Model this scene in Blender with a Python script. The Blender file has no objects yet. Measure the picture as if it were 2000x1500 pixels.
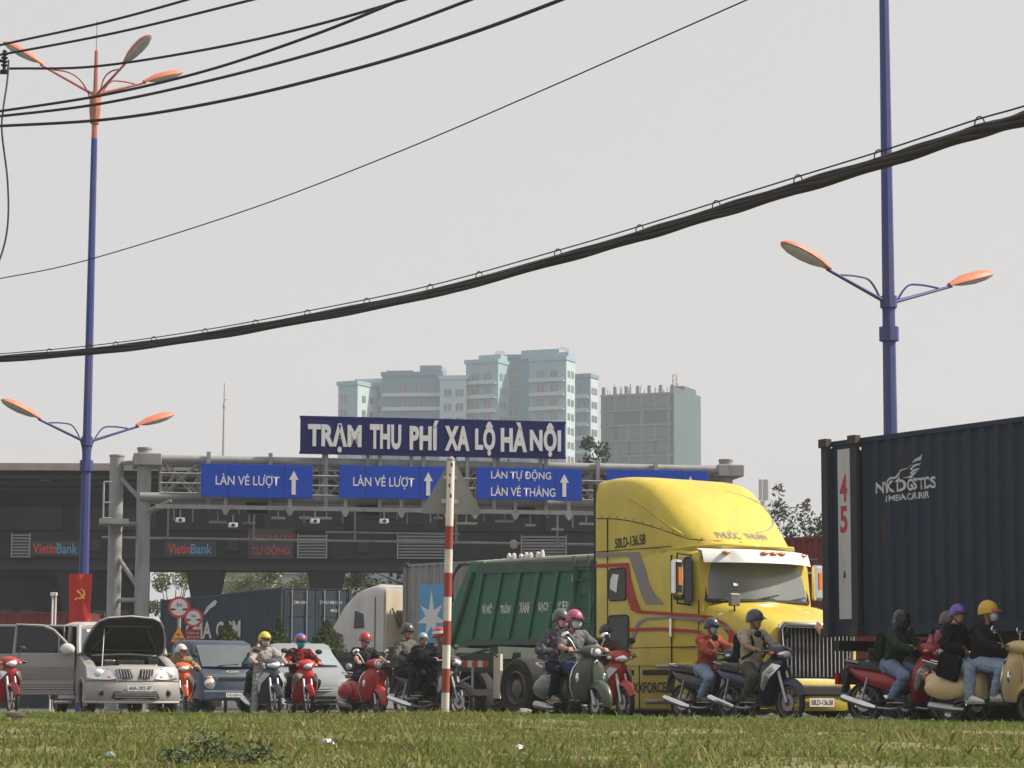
import bpy, bmesh, math, random
import numpy as np
from mathutils import Vector, Matrix, Euler
random.seed(7); RNG = np.random.default_rng(7)
rad = math.radians
SC = bpy.context.scene
COL = SC.collection

# ------------------------------------------------------------------ camera, sky, sun, exposure
FPX, HOR, EYE, ROLL = 5000.0, 1375.0, 0.25, rad(0.2)      # focal length and horizon in photo pixels, eye height over the road
PITCH = math.atan((HOR - 750) / FPX)
cd = bpy.data.cameras.new('camera'); cam = bpy.data.objects.new('camera', cd); COL.objects.link(cam)
cd.sensor_width = 36; cd.lens = 36 * FPX / 2000; cd.clip_start = 0.3; cd.clip_end = 6000
cam.matrix_world = Matrix.Translation((0, 0, EYE)) @ Matrix.Rotation(rad(90) + PITCH, 4, 'X') @ Matrix.Rotation(ROLL, 4, 'Z')
SC.camera = cam

SUN_AZ, SUN_EL = rad(4), rad(43)                     # to the right of the view, a little behind the scene
sdir = Vector((math.cos(SUN_AZ) * math.cos(SUN_EL), math.sin(SUN_AZ) * math.cos(SUN_EL), math.sin(SUN_EL)))
wd = bpy.data.worlds.new('World'); SC.world = wd; wd.use_nodes = True
wt = wd.node_tree; wt.nodes.clear()
sky = wt.nodes.new('ShaderNodeTexSky'); sky.sky_type = 'NISHITA'; sky.sun_disc = False
sky.sun_elevation = SUN_EL; sky.sun_rotation = rad(90) - SUN_AZ
sky.air_density = 1.6; sky.dust_density = 6.0; sky.ozone_density = 1.0
mixw = wt.nodes.new('ShaderNodeMix'); mixw.data_type = 'RGBA'; mixw.inputs['Factor'].default_value = 0.86
mixw.inputs['B'].default_value = (5.64, 5.41, 5.43, 1)  # even smog veil over the whole sky
bg = wt.nodes.new('ShaderNodeBackground'); bg.inputs['Strength'].default_value = 0.1
wo = wt.nodes.new('ShaderNodeOutputWorld')
wt.links.new(sky.outputs[0], mixw.inputs['A']); wt.links.new(mixw.outputs['Result'], bg.inputs['Color']); wt.links.new(bg.outputs[0], wo.inputs['Surface'])
sl = bpy.data.lights.new('sun', 'SUN'); sl.energy = 5.0; sl.angle = rad(2.5); sl.color = (1.0, 0.9, 0.77)
sun = bpy.data.objects.new('sun', sl); COL.objects.link(sun); sun.rotation_euler = sdir.to_track_quat('Z', 'Y').to_euler()
vs = SC.view_settings; vs.view_transform = 'Standard'; vs.look = 'None'; vs.exposure = 0.36; vs.gamma = 1.0; vs.use_curve_mapping = False
SC.cycles.use_denoising = True
SC.cycles.max_bounces = 6; SC.cycles.volume_bounces = 1; SC.cycles.transparent_max_bounces = 16

# ------------------------------------------------------------------ photo pixel -> point in the place
_fw = Vector((0, math.cos(PITCH), math.sin(PITCH))); _up = Vector((0, -math.sin(PITCH), math.cos(PITCH)))
def ray(px, py):
    u, v = px - 1000, 750 - py
    u, v = u * math.cos(ROLL) - v * math.sin(ROLL), u * math.sin(ROLL) + v * math.cos(ROLL)
    return Vector((u, 0, 0)) + _up * v + _fw * FPX
def at(px, py, Y):
    r = ray(px, py); return r * (Y / r.y) + Vector((0, 0, EYE))
def ground(px, Y):
    p = at(px, 1395, Y); return Vector((p.x, Y, 0))
def on_plane(px, py, o, n):
    r = ray(px, py); c = Vector((0, 0, EYE)); return c + r * ((Vector(o) - c).dot(n) / r.dot(n))

# ------------------------------------------------------------------ materials
def lin(c):
    if isinstance(c, str):
        c = c.lstrip('#'); c = [int(c[i:i + 2], 16) / 255 for i in (0, 2, 4)]
        return tuple(x / 12.92 if x <= .04045 else ((x + .055) / 1.055) ** 2.4 for x in c)
    return tuple(c)
MATS = {}
def mat(name, col=(.5, .5, .5), rough=.5, metal=0., var=.12, scale=5., bump=0., bscale=40., dirt=0., dcol=(.16, .13, .10), coat=0., spec=.5, trans=0., alpha=1., emit=0., island=0., stretch=None, transl=0., rust=0.):
    if name in MATS: return MATS[name]
    m = bpy.data.materials.new(name); m.use_nodes = True; MATS[name] = m
    nt = m.node_tree; N = nt.nodes; L = nt.links; b = N['Principled BSDF']; c = lin(col)
    tc = N.new('ShaderNodeTexCoord'); mp = N.new('ShaderNodeMapping'); L.new(tc.outputs['Object'], mp.inputs[0])
    if stretch: mp.inputs['Scale'].default_value = stretch
    ns = N.new('ShaderNodeTexNoise'); ns.inputs['Scale'].default_value = scale; ns.inputs['Detail'].default_value = 6; L.new(mp.outputs[0], ns.inputs['Vector'])
    mx = N.new('ShaderNodeMix'); mx.data_type = 'RGBA'
    mx.inputs['A'].default_value = (*[x * (1 - var) for x in c], 1); mx.inputs['B'].default_value = (*[min(x * (1 + var), 1) for x in c], 1)
    fac = ns.outputs['Fac']
    if island:
        ge = N.new('ShaderNodeNewGeometry'); ml = N.new('ShaderNodeMix'); ml.data_type = 'FLOAT'; ml.inputs['Factor'].default_value = island
        L.new(ns.outputs['Fac'], ml.inputs['A']); L.new(ge.outputs['Random Per Island'], ml.inputs['B']); fac = ml.outputs['Result']
    L.new(fac, mx.inputs['Factor']); out = mx.outputs['Result']
    if dirt:
        n2 = N.new('ShaderNodeTexNoise'); n2.inputs['Scale'].default_value = scale * .45; n2.inputs['Detail'].default_value = 9; n2.inputs['Roughness'].default_value = .7
        mp2 = N.new('ShaderNodeMapping'); mp2.inputs['Location'].default_value = (3, 7, 1); mp2.inputs['Scale'].default_value = (1.6, 1.6, .5)
        L.new(tc.outputs['Object'], mp2.inputs[0]); L.new(mp2.outputs[0], n2.inputs['Vector'])
        rp = N.new('ShaderNodeMapRange'); rp.inputs['From Min'].default_value = .42; rp.inputs['From Max'].default_value = .75; rp.inputs['To Max'].default_value = dirt
        L.new(n2.outputs['Fac'], rp.inputs['Value'])
        m2 = N.new('ShaderNodeMix'); m2.data_type = 'RGBA'; m2.inputs['B'].default_value = (*dcol, 1); L.new(out, m2.inputs['A']); L.new(rp.outputs[0], m2.inputs['Factor']); out = m2.outputs['Result']
        mr = N.new('ShaderNodeMapRange'); mr.inputs['To Min'].default_value = rough; mr.inputs['To Max'].default_value = min(1, rough + .35); L.new(n2.outputs['Fac'], mr.inputs['Value']); L.new(mr.outputs[0], b.inputs['Roughness'])
    else: b.inputs['Roughness'].default_value = rough
    if rust:
        n3 = N.new('ShaderNodeTexNoise'); n3.inputs['Scale'].default_value = 2.2; n3.inputs['Detail'].default_value = 8; mp3 = N.new('ShaderNodeMapping'); mp3.inputs['Location'].default_value = (9, 2, 5); mp3.inputs['Scale'].default_value = (1.8, 1.8, .3)
        L.new(tc.outputs['Object'], mp3.inputs[0]); L.new(mp3.outputs[0], n3.inputs['Vector']); r3 = N.new('ShaderNodeMapRange'); r3.inputs['From Min'].default_value = .58; r3.inputs['From Max'].default_value = .72; r3.inputs['To Max'].default_value = rust; L.new(n3.outputs['Fac'], r3.inputs['Value'])
        m3 = N.new('ShaderNodeMix'); m3.data_type = 'RGBA'; m3.inputs['B'].default_value = (.09, .045, .025, 1); L.new(out, m3.inputs['A']); L.new(r3.outputs[0], m3.inputs['Factor']); out = m3.outputs['Result']
    L.new(out, b.inputs['Base Color'])
    b.inputs['Metallic'].default_value = metal; b.inputs['Specular IOR Level'].default_value = spec
    b.inputs['Coat Weight'].default_value = coat; b.inputs['Coat Roughness'].default_value = .08
    b.inputs['Transmission Weight'].default_value = trans; b.inputs['Alpha'].default_value = alpha
    if emit: b.inputs['Emission Color'].default_value = (*c, 1); b.inputs['Emission Strength'].default_value = emit
    if transl:
        tl = N.new('ShaderNodeBsdfTranslucent'); L.new(out, tl.inputs['Color']); ms = N.new('ShaderNodeMixShader'); ms.inputs[0].default_value = transl; mo = N['Material Output']; L.new(b.outputs[0], ms.inputs[1]); L.new(tl.outputs[0], ms.inputs[2]); L.new(ms.outputs[0], mo.inputs['Surface'])
    if bump:
        bn = N.new('ShaderNodeTexNoise'); bn.inputs['Scale'].default_value = bscale; bn.inputs['Detail'].default_value = 5; L.new(mp.outputs[0], bn.inputs['Vector'])
        bp = N.new('ShaderNodeBump'); bp.inputs['Strength'].default_value = bump; bp.inputs['Distance'].default_value = .02; L.new(bn.outputs['Fac'], bp.inputs['Height']); L.new(bp.outputs[0], b.inputs['Normal'])
    return m
def paint(name, col, rough=.28, dirt=.25, var=.06, scale=3.): return mat(name, col, rough, 0, var, scale, dirt=dirt, coat=.35)
def cloth(name, col): return mat(name, col, .9, 0, .3, 9, bump=.25, bscale=70, spec=.2)
CHROME = mat('chrome', (.72, .72, .72), .14, 1., .08)
STEEL = mat('bare_steel', (.42, .42, .43), .38, .9, .15)
RUBBER = mat('rubber', (.017, .017, .018), .8, 0, .3, 12, dirt=.25, dcol=(.12, .1, .08))
BLACK = mat('black_plastic', (.014, .014, .015), .5, 0, .2, 9, dirt=.1, dcol=(.1, .085, .07))
DARK = mat('dark_chassis', (.035, .034, .033), .7, 0, .3, 6, dirt=.5, dcol=(.1, .08, .06))
GLASS = mat('dark_glass', (.012, .014, .016), .06, 0, .1, 2, spec=.5)
LENS = mat('lamp_lens', (.75, .78, .8), .08, 0, .1, 30, coat=.6)
REFL = mat('lamp_reflector', (.8, .8, .82), .18, .9, .25, 60)
AMBER = mat('amber_lens', (.75, .2, .02), .2, 0, .15, 20)
REDL = mat('red_lens', (.5, .02, .02), .2, 0, .15, 20)
WHITE = mat('white_paint', (.78, .77, .75), .4, 0, .05, 4, dirt=.2)
SKIN = mat('skin', (.42, .23, .15), .55, 0, .12, 20)
SKIN2 = mat('skin_tan', (.33, .18, .11), .55, 0, .12, 20)
HAIR = mat('black_hair', (.012, .01, .009), .5, 0, .3, 40)
PLATE = mat('plate_white', (.7, .7, .68), .4, 0, .05, 30, dirt=.25)
RIMD = mat('dirty_rim', (.16, .15, .14), .6, .3, .25, 8, dirt=.6, dcol=(.07, .06, .05))
INK = mat('black_ink', (.02, .02, .02), .6, 0, .1)

# ------------------------------------------------------------------ mesh building
def tag(o, label=None, cat=None, group=None, kind=None):
    if label: o['label'] = label
    if cat: o['category'] = cat
    if group: o['group'] = group
    if kind: o['kind'] = kind
    return o
def empty(name, loc=(0, 0, 0), rz=0., label=None, cat=None, group=None):
    o = bpy.data.objects.new(name, None); COL.objects.link(o); o.location = loc; o.rotation_euler = (0, 0, rz); o.empty_display_size = .2
    return tag(o, label, cat, group)
def heading(a): return rad(a) - math.pi / 2           # a = 0 comes straight at the viewer, 90 goes to the right
def link(name, me, m, parent=None, smooth=35, bevel=0, seg=2, sub=0):
    ms = m if isinstance(m, (list, tuple)) else [m]
    for x in ms: me.materials.append(x)
    if smooth:
        me.shade_smooth(); me.set_sharp_from_angle(angle=rad(smooth))
    o = bpy.data.objects.new(name, me); COL.objects.link(o)
    if parent is not None: o.parent = parent
    if bevel:
        b = o.modifiers.new('bevel', 'BEVEL'); b.width = bevel; b.segments = seg; b.limit_method = 'ANGLE'; b.angle_limit = rad(40)
    if sub:
        s = o.modifiers.new('smooth', 'SUBSURF'); s.levels = sub; s.render_levels = sub
    return o
class MB:
    def __init__(s): s.v = []; s.f = []; s.mi = []; s.M = None
    def add(s, vs, fs, m=0):
        k = len(s.v)
        s.v += [tuple(s.M @ Vector(p)) for p in vs] if s.M is not None else [tuple(p) for p in vs]
        s.f += [tuple(i + k for i in f) for f in fs]; s.mi += [m] * len(fs); return s
    def box(s, c, d, R=None, m=0):
        pts = []
        for x in (-.5, .5):
            for y in (-.5, .5):
                for z in (-.5, .5):
                    p = Vector((x * d[0], y * d[1], z * d[2]))
                    if R is not None: p = R @ p
                    pts.append(p + Vector(c))
        return s.add(pts, [(0, 1, 3, 2), (4, 6, 7, 5), (0, 4, 5, 1), (2, 3, 7, 6), (0, 2, 6, 4), (1, 5, 7, 3)], m)
    def b2(s, x0, x1, y0, y1, z0, z1, m=0): return s.box(((x0 + x1) / 2, (y0 + y1) / 2, (z0 + z1) / 2), (x1 - x0, y1 - y0, z1 - z0), None, m)
    def prism(s, poly, ax, a, b, m=0):                 # polygon in the other two axes, extruded along ax from a to b
        def P(u, v, t): return {'x': (t, u, v), 'y': (u, t, v), 'z': (u, v, t)}[ax]
        n = len(poly); vs = [P(u, v, a) for u, v in poly] + [P(u, v, b) for u, v in poly]
        fs = [tuple(range(n))[::-1], tuple(range(n, 2 * n))] + [(i, (i + 1) % n, n + (i + 1) % n, n + i) for i in range(n)]
        return s.add(vs, fs, m)
    def loft(s, rings, cap=True, closed=True, m=0):
        n = len(rings[0]); vs = [p for r in rings for p in r]; fs = []
        for j in range(len(rings) - 1):
            for i in range(n if closed else n - 1):
                fs.append((j * n + i, j * n + (i + 1) % n, (j + 1) * n + (i + 1) % n, (j + 1) * n + i))
        if cap: fs += [tuple(range(n))[::-1], tuple(range((len(rings) - 1) * n, len(rings) * n))]
        return s.add(vs, fs, m)
    def tube(s, pts, r, n=8, m=0, cap=True):
        pts = [Vector(p) for p in pts]; rs = r if isinstance(r, (list, tuple)) else [r] * len(pts); rings = []
        prev = None
        for i, p in enumerate(pts):
            t = (pts[min(i + 1, len(pts) - 1)] - pts[max(i - 1, 0)]).normalized()
            if prev is None: a = t.orthogonal().normalized()
            else: a = (prev - t * prev.dot(t)); a = a.normalized() if a.length > 1e-6 else t.orthogonal().normalized()
            prev = a; b = t.cross(a)
            rings.append([p + (a * math.cos(k * 2 * math.pi / n) + b * math.sin(k * 2 * math.pi / n)) * rs[i] for k in range(n)])
        return s.loft(rings, cap, m=m)
    def lathe(s, prof, c=(0, 0, 0), ax='y', n=24, m=0, cap=False):   # prof: (radius, along axis)
        rings = []
        for r, h in prof:
            g = []
            for k in range(n):
                t = 2 * math.pi * k / n; u, w = r * math.cos(t), r * math.sin(t)
                g.append({'x': (c[0] + h, c[1] + u, c[2] + w), 'y': (c[0] + u, c[1] + h, c[2] + w), 'z': (c[0] + u, c[1] + w, c[2] + h)}[ax])
            rings.append(g)
        return s.loft(rings, cap, m=m)
    def ell(s, c, r, n=12, k=8, R=None, m=0, t0=0., t1=math.pi):     # ellipsoid, t0..t1 measured from +z
        rings = []
        for j in range(k + 1):
            t = t0 + (t1 - t0) * j / k; g = []
            for i in range(n):
                a = 2 * math.pi * i / n
                p = Vector((r[0] * math.sin(t) * math.cos(a), r[1] * math.sin(t) * math.sin(a), r[2] * math.cos(t)))
                if R is not None: p = R @ p
                g.append(p + Vector(c))
            rings.append(g)
        return s.loft(rings, True, m=m)
    def quad(s, a, b, c, d, m=0): return s.add([a, b, c, d], [(0, 1, 2, 3)], m)
    def build(s, name, m, parent=None, smooth=35, bevel=0, seg=2, sub=0, fix=True):
        me = bpy.data.meshes.new(name); me.from_pydata(s.v, [], s.f)
        if isinstance(m, (list, tuple)): me.polygons.foreach_set('material_index', s.mi)
        if fix:
            bm = bmesh.new(); bm.from_mesh(me); bmesh.ops.recalc_face_normals(bm, faces=bm.faces); bm.to_mesh(me); bm.free()
        me.update(); return link(name, me, m, parent, smooth, bevel, seg, sub)
def bezier(pts, n=8):
    pts = [Vector(p) for p in pts]; P = [pts[0] * 2 - pts[1]] + pts + [pts[-1] * 2 - pts[-2]]; out = []
    for i in range(1, len(P) - 2):
        for k in range(n):
            t = k / n; a, b, c, d = P[i - 1], P[i], P[i + 1], P[i + 2]
            out.append(.5 * ((2 * b) + (c - a) * t + (2 * a - 5 * b + 4 * c - d) * t * t + (3 * b - a - 3 * c + d) * t ** 3))
    return out + [pts[-1]]
def frame(o, right, up):
    r = Vector(right).normalized(); u = Vector(up).normalized(); n = r.cross(u); M = Matrix((r, u, n)).transposed().to_4x4(); M.translation = Vector(o); return M
_dg = None
def text(s, w, h, m, parent, M, bold=0., extr=0., name='lettering', warp=None, spacing=1.):
    cu = bpy.data.curves.new('t', 'FONT'); cu.body = s; cu.align_x = 'CENTER'; cu.offset = bold; cu.space_character = spacing; cu.resolution_u = 4; cu.extrude = .05 if extr else 0.
    o = bpy.data.objects.new('t', cu); COL.objects.link(o)
    dg = bpy.context.evaluated_depsgraph_get(); me = bpy.data.meshes.new_from_object(o.evaluated_get(dg)); bpy.data.objects.remove(o); bpy.data.curves.remove(cu)
    n = len(me.vertices); co = np.zeros(n * 3); me.vertices.foreach_get('co', co); co = co.reshape(-1, 3)
    lo, hi = co.min(0), co.max(0); sx = w / (hi[0] - lo[0]) if w else None; sy = h / (hi[1] - lo[1]) if h else sx
    if sx is None: sx = sy
    co[:, 0] = (co[:, 0] - (lo[0] + hi[0]) / 2) * sx; co[:, 1] = (co[:, 1] - (lo[1] + hi[1]) / 2) * sy
    if warp is not None: out = [warp(x, y) for x, y, _ in co]
    else: out = [M @ Vector((x, y, (z / .1 + .5) * extr if extr else 0)) for x, y, z in co]
    me.vertices.foreach_set('co', np.array([tuple(p) for p in out]).ravel())
    me.materials.clear(); me.update()
    return link(name, me, m, parent, smooth=0)
def decal(poly, M, m, parent, name, thick=.004):
    mb = MB(); n = len(poly); mb.add([M @ Vector((x, y, 0)) for x, y in poly] + [M @ Vector((x, y, thick)) for x, y in poly],
        [tuple(range(n))[::-1], tuple(range(n, 2 * n))] + [(i, (i + 1) % n, n + (i + 1) % n, n + i) for i in range(n)])
    return mb.build(name, m, parent, smooth=0)
def blades(name, V, m, parent=None, per=4):           # V: (n, per, 3) loose faces
    n = len(V); me = bpy.data.meshes.new(name); me.vertices.add(n * per); me.vertices.foreach_set('co', V.astype(np.float32).ravel())
    me.loops.add(n * per); me.loops.foreach_set('vertex_index', np.arange(n * per, dtype=np.int32)); me.polygons.add(n)
    me.polygons.foreach_set('loop_start', np.arange(0, n * per, per, dtype=np.int32)); me.update(calc_edges=True); return link(name, me, m, parent, smooth=0)
def leaf_faces(C, size, seed=0, droop=0.):            # one small bent leaf quad at every centre
    r = np.random.default_rng(seed); n = len(C); d = r.normal(size=(n, 3)); d[:, 2] -= droop; d /= np.linalg.norm(d, axis=1)[:, None]
    e = np.cross(d, r.normal(size=(n, 3))); e /= np.linalg.norm(e, axis=1)[:, None]; L = (size * r.uniform(.6, 1.3, n))[:, None]; Wd = L * .42
    return np.stack([C - d * L * .5, C + e * Wd * .5, C + d * L * .5, C - e * Wd * .5], 1)
# ------------------------------------------------------------------ ground
def smooth(t): t = max(0., min(1., t)); return t * t * (3 - 2 * t)
def bank(x, y):
    crest = .1 - .058 * smooth((x + 1) / 7) + .03 * math.exp(-((x + .8) / .9) ** 2)
    if y > 12: z = -.055 + (crest + .055) * math.sin(min(1, (y - 12) / 18.5) * math.pi / 2) ** 1.15
    else: z = -.055 - .09 * (12 - y) - .25 * smooth((8 - y) / 8)
    z += .022 * math.sin(x * 1.3 + y * .7) * math.sin(y * .9 - x * .4) * min(1, max(0, (31 - y) / 5)) + .012 * math.sin(x * 3.1) * math.sin(y * 2.3) * min(1, max(0, (31 - y) / 4))
    if y > 30.8: z -= (y - 30.8) * (crest + .03) / .9
    return max(z, -1.5)
ASPH = mat('asphalt', (.075, .073, .07), .9, 0, .25, 1.2, bump=.3, bscale=60, dirt=.35, dcol=(.13, .115, .095))
EARTH = mat('bank_soil', (.15, .15, .065), .95, 0, .45, 1.6, bump=.6, bscale=25, dirt=.45, dcol=(.17, .12, .07))
mb = MB(); mb.quad((-1500, 31.2, 0), (1500, 31.2, 0), (1500, 3000, 0), (-1500, 3000, 0)); tag(mb.build('road', ASPH, smooth=0), kind='structure')
xs = np.linspace(-16, 16, 97); ys = np.concatenate([np.linspace(-12, 11, 14), np.linspace(12, 31.7, 70)])
mb = MB(); mb.loft([[(x, y, bank(x, y)) for x in xs] for y in ys], cap=False, closed=False); tag(mb.build('grass_bank', EARTH, smooth=80), kind='structure')
mb = MB()
for k in range(4):                                    # painted lane lines on the road
    o = Vector((-2.5 + 3.6 * k, 52, .004)); d = Vector((-.57, .82, 0)); n = Vector((.82, .57, 0)) * .08
    for j in range(-4, 14):
        a = o + d * (j * 7.); b = a + d * 3.
        if a.y > 34: mb.quad(a - n, a + n, b + n, b - n)
tag(mb.build('lane_markings', WHITE, smooth=0), kind='structure')

GRASS = mat('grass_blades', (.17, .215, .055), .75, 0, .5, .7, island=.5, dirt=.45, dcol=(.2, .165, .07), spec=.25, transl=.4)
def vnoise(x, y, s, seed):
    g = np.random.default_rng(seed).random((128, 128)); u, v = x / s + 60, y / s + 60; i, j = np.floor(u).astype(int), np.floor(v).astype(int); a, b = u - i, v - j; a = a * a * (3 - 2 * a); b = b * b * (3 - 2 * b); i %= 127; j %= 127
    return (g[i, j] * (1 - a) + g[i + 1, j] * a) * (1 - b) + (g[i, j + 1] * (1 - a) + g[i + 1, j + 1] * a) * b
def grass_field(n, seed, y0, y1, hlo, hhi):
    r = np.random.default_rng(seed); y = y0 + (y1 - y0) * r.random(n) ** .8; x = (r.random(n) * 2 - 1) * (.215 * y + .8)
    keep = .5 * vnoise(x, y, .5, 3) + .35 * vnoise(x, y, 1.3, 4) + .25 * vnoise(x, y, .18, 5) + np.where(y > 28, .3, 0) > r.normal(.42, .1, n)
    x, y = x[keep], y[keep]; n = len(x); z = np.array([bank(a, b) for a, b in zip(x, y)])
    h = r.uniform(hlo, hhi, n) * (.5 + .9 * vnoise(x, y, .7, 8)); w = r.uniform(.004, .009, n); an = r.random(n) * 6.283
    lean = r.uniform(.1, 1.0, n) * h; la = r.random(n) * 6.283
    B = np.stack([x, y, z - .005], 1); D = np.stack([np.cos(an), np.sin(an), 0 * an], 1) * w[:, None]
    Md = B + np.stack([np.cos(la) * lean * .35, np.sin(la) * lean * .35, h * .6], 1); T = B + np.stack([np.cos(la) * lean, np.sin(la) * lean, h], 1)
    return np.stack([B - D, B + D, Md + D * .8, T, Md - D * .8], 1)
tag(blades('grass', np.concatenate([grass_field(190000, 1, 11.5, 30.2, .013, .038), grass_field(5000, 3, 11.5, 30.2, .05, .09)]), GRASS, per=5),
    'short patchy green grass on the roadside bank', 'grass', kind='stuff')
FRESH = mat('fresh_blades', (.115, .22, .035), .75, 0, .4, .7, island=.5, dirt=.2, dcol=(.2, .18, .07), spec=.25, transl=.4)
tag(blades('crest_grass', grass_field(75000, 2, 27.2, 31.3, .015, .045), FRESH, per=5), 'fresh bright green grass along the crest of the bank', 'grass', kind='stuff')
DRY = mat('dry_blades', (.32, .26, .13), .85, 0, .4, 2., island=.6, spec=.2, transl=.3)
tag(blades('dry_grass', np.concatenate([grass_field(34000, 5, 11.5, 27.5, .012, .036), grass_field(1800, 6, 11.5, 30, .05, .1)]), DRY, per=5), 'straw coloured dead grass scattered through the bank', 'grass', kind='stuff')

# ------------------------------------------------------------------ apartment towers far behind
BW = mat('tower_wall', (.24, .37, .43), .85, 0, .06, .2, dirt=.15)  # wall blue also carries painted distance haze
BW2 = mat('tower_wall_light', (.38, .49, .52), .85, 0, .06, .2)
BD = mat('tower_wall_shade', (.14, .23, .29), .85, 0, .06, .2)  # shade of the recessed fronts put into a darker wall colour
WIN = mat('tower_window', (.15, .14, .15), .35, 0, .3, .3)  # panes lightened, haze painted into their colour
WIN2 = mat('tower_window_curtain', (.22, .15, .14), .5, 0, .3, .3)
WIN3 = mat('tower_window_sky', (.16, .19, .2), .25, 0, .3, .3)
WFR = mat('tower_trim', (.42, .48, .48), .8, 0, .05)
CONC = mat('raw_concrete', (.12, .135, .15), .9, 0, .2, .3, dirt=.3)
NET = mat('green_net', (.055, .095, .105), .9, 0, .2, .2)
BY = 570.
def tower(name, label, px0, px1, ytop, depth, wall, fronts=(), side=(), yaw=24, roofbox=None, bands=True, Y=BY, side_mat=None):
    # front face spans photo columns px0..px1 at distance Y; yaw turns its right flank into the sun
    a = at(px0, 900, Y); b = at(px1, 900, Y); top = at(px0, ytop, Y).z; ya = rad(yaw); wl = (b.x - a.x) / math.cos(ya)
    e = empty(name, (a.x, Y, 0), ya * -1 + 0, label, 'building', 'far apartment blocks in the haze'); e.rotation_euler[2] = -ya
    # local x along front (to the right and nearer), local y into the block
    mb = MB(); mb.b2(0, wl, 0, depth, 0, top); mb.build('wall', [wall], e, smooth=0)
    if side_mat:
        mb = MB(); mb.b2(wl, wl + .12, .1, depth - .1, 0, top - .6); mb.build('flank_wall', side_mat, e, smooth=0)  # sunlight on the flank painted in as a lighter wall colour
    mb = MB(); mb.b2(-.3, wl + .3, -.3, depth + .3, top - .4, top + .5); mb.build('parapet', wall, e, smooth=0)
    z = top - 4.2; k = 0
    while z > 36:
        if bands:
            mb = MB(); mb.b2(.2, wl - .2, -1.0, 0, z - 1.0, z - .8); mb.b2(.2, wl - .2, -1.0, -.92, z - .8, z - .2); mb.build('balcony', WFR if k % 1 == 0 else wall, e, smooth=0)
        for u in fronts:
            mb = MB(); mb.b2(wl * u - .85, wl * u + .85, -.06, .05, z, z + 1.6); o = mb.build('window', random.choice((WIN, WIN2, WIN3)), e, smooth=0)
            mb = MB(); mb.b2(wl * u - 1.0, wl * u + 1.0, -.16, -.01, z - .15, z - .01); mb.b2(wl * u - .04, wl * u + .04, -.1, -.06, z, z + 1.6); mb.build('frame', WFR, o, smooth=0)
        for u in side:
            mb = MB(); mb.b2(wl + .13, wl + .2, depth * u - .7, depth * u + .7, z, z + 1.5); mb.build('window', WIN, e, smooth=0)
        z -= 3.2; k += 1
    if roofbox:
        for (x0, x1, y0, y1, h) in roofbox:
            mb = MB(); mb.b2(x0 * wl, x1 * wl, y0 * depth, y1 * depth, top + .5, top + .5 + h); mb.build('roof_house', wall, e, smooth=0)
    return e, wl, top, depth
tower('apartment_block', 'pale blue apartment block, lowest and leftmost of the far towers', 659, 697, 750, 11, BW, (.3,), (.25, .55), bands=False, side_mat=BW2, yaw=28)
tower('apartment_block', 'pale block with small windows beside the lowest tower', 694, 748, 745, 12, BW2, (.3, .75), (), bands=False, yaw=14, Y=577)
tower('apartment_block', 'darker blue block with deep dark balconies between two pale blocks', 745, 862, 731, 14, BD, (.35, .62), (), yaw=6, Y=573, roofbox=((.05, .5, .1, .8, .5), (.62, .98, .1, .8, 1.6)))
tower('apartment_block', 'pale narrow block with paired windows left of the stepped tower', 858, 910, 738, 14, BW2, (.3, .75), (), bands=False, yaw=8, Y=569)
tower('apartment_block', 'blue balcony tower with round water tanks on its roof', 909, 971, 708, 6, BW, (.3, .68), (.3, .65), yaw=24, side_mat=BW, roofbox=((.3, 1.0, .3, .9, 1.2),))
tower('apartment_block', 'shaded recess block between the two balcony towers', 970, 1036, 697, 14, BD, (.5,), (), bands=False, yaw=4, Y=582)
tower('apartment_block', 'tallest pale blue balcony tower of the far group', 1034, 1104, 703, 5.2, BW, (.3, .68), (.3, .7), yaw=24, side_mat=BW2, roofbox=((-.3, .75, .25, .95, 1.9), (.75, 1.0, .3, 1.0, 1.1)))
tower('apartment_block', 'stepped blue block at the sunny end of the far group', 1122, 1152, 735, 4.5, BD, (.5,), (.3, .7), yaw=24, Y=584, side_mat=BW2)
for px, py in ((973, 694), (979, 693), (1098, 686), (1104, 687)):
    p = at(px, py, 574); lb = {973: 'left water tank on the blue balcony tower', 979: 'right water tank on the blue balcony tower', 1098: 'left water tank on the tallest far tower', 1104: 'right water tank on the tallest far tower'}[px]; mb = MB(); mb.lathe([(0, 1.0), (.8, .8), (1.0, 0), (.8, -.8), (0, -1.)], p, 'x', 14); mb.tube([p - Vector((0, 0, 2.6)), p - Vector((0, 0, .8))], .2, 6)
    tag(mb.build('water_tank', CHROME), lb, 'water tank', 'water tanks on the far roofs')
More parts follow.
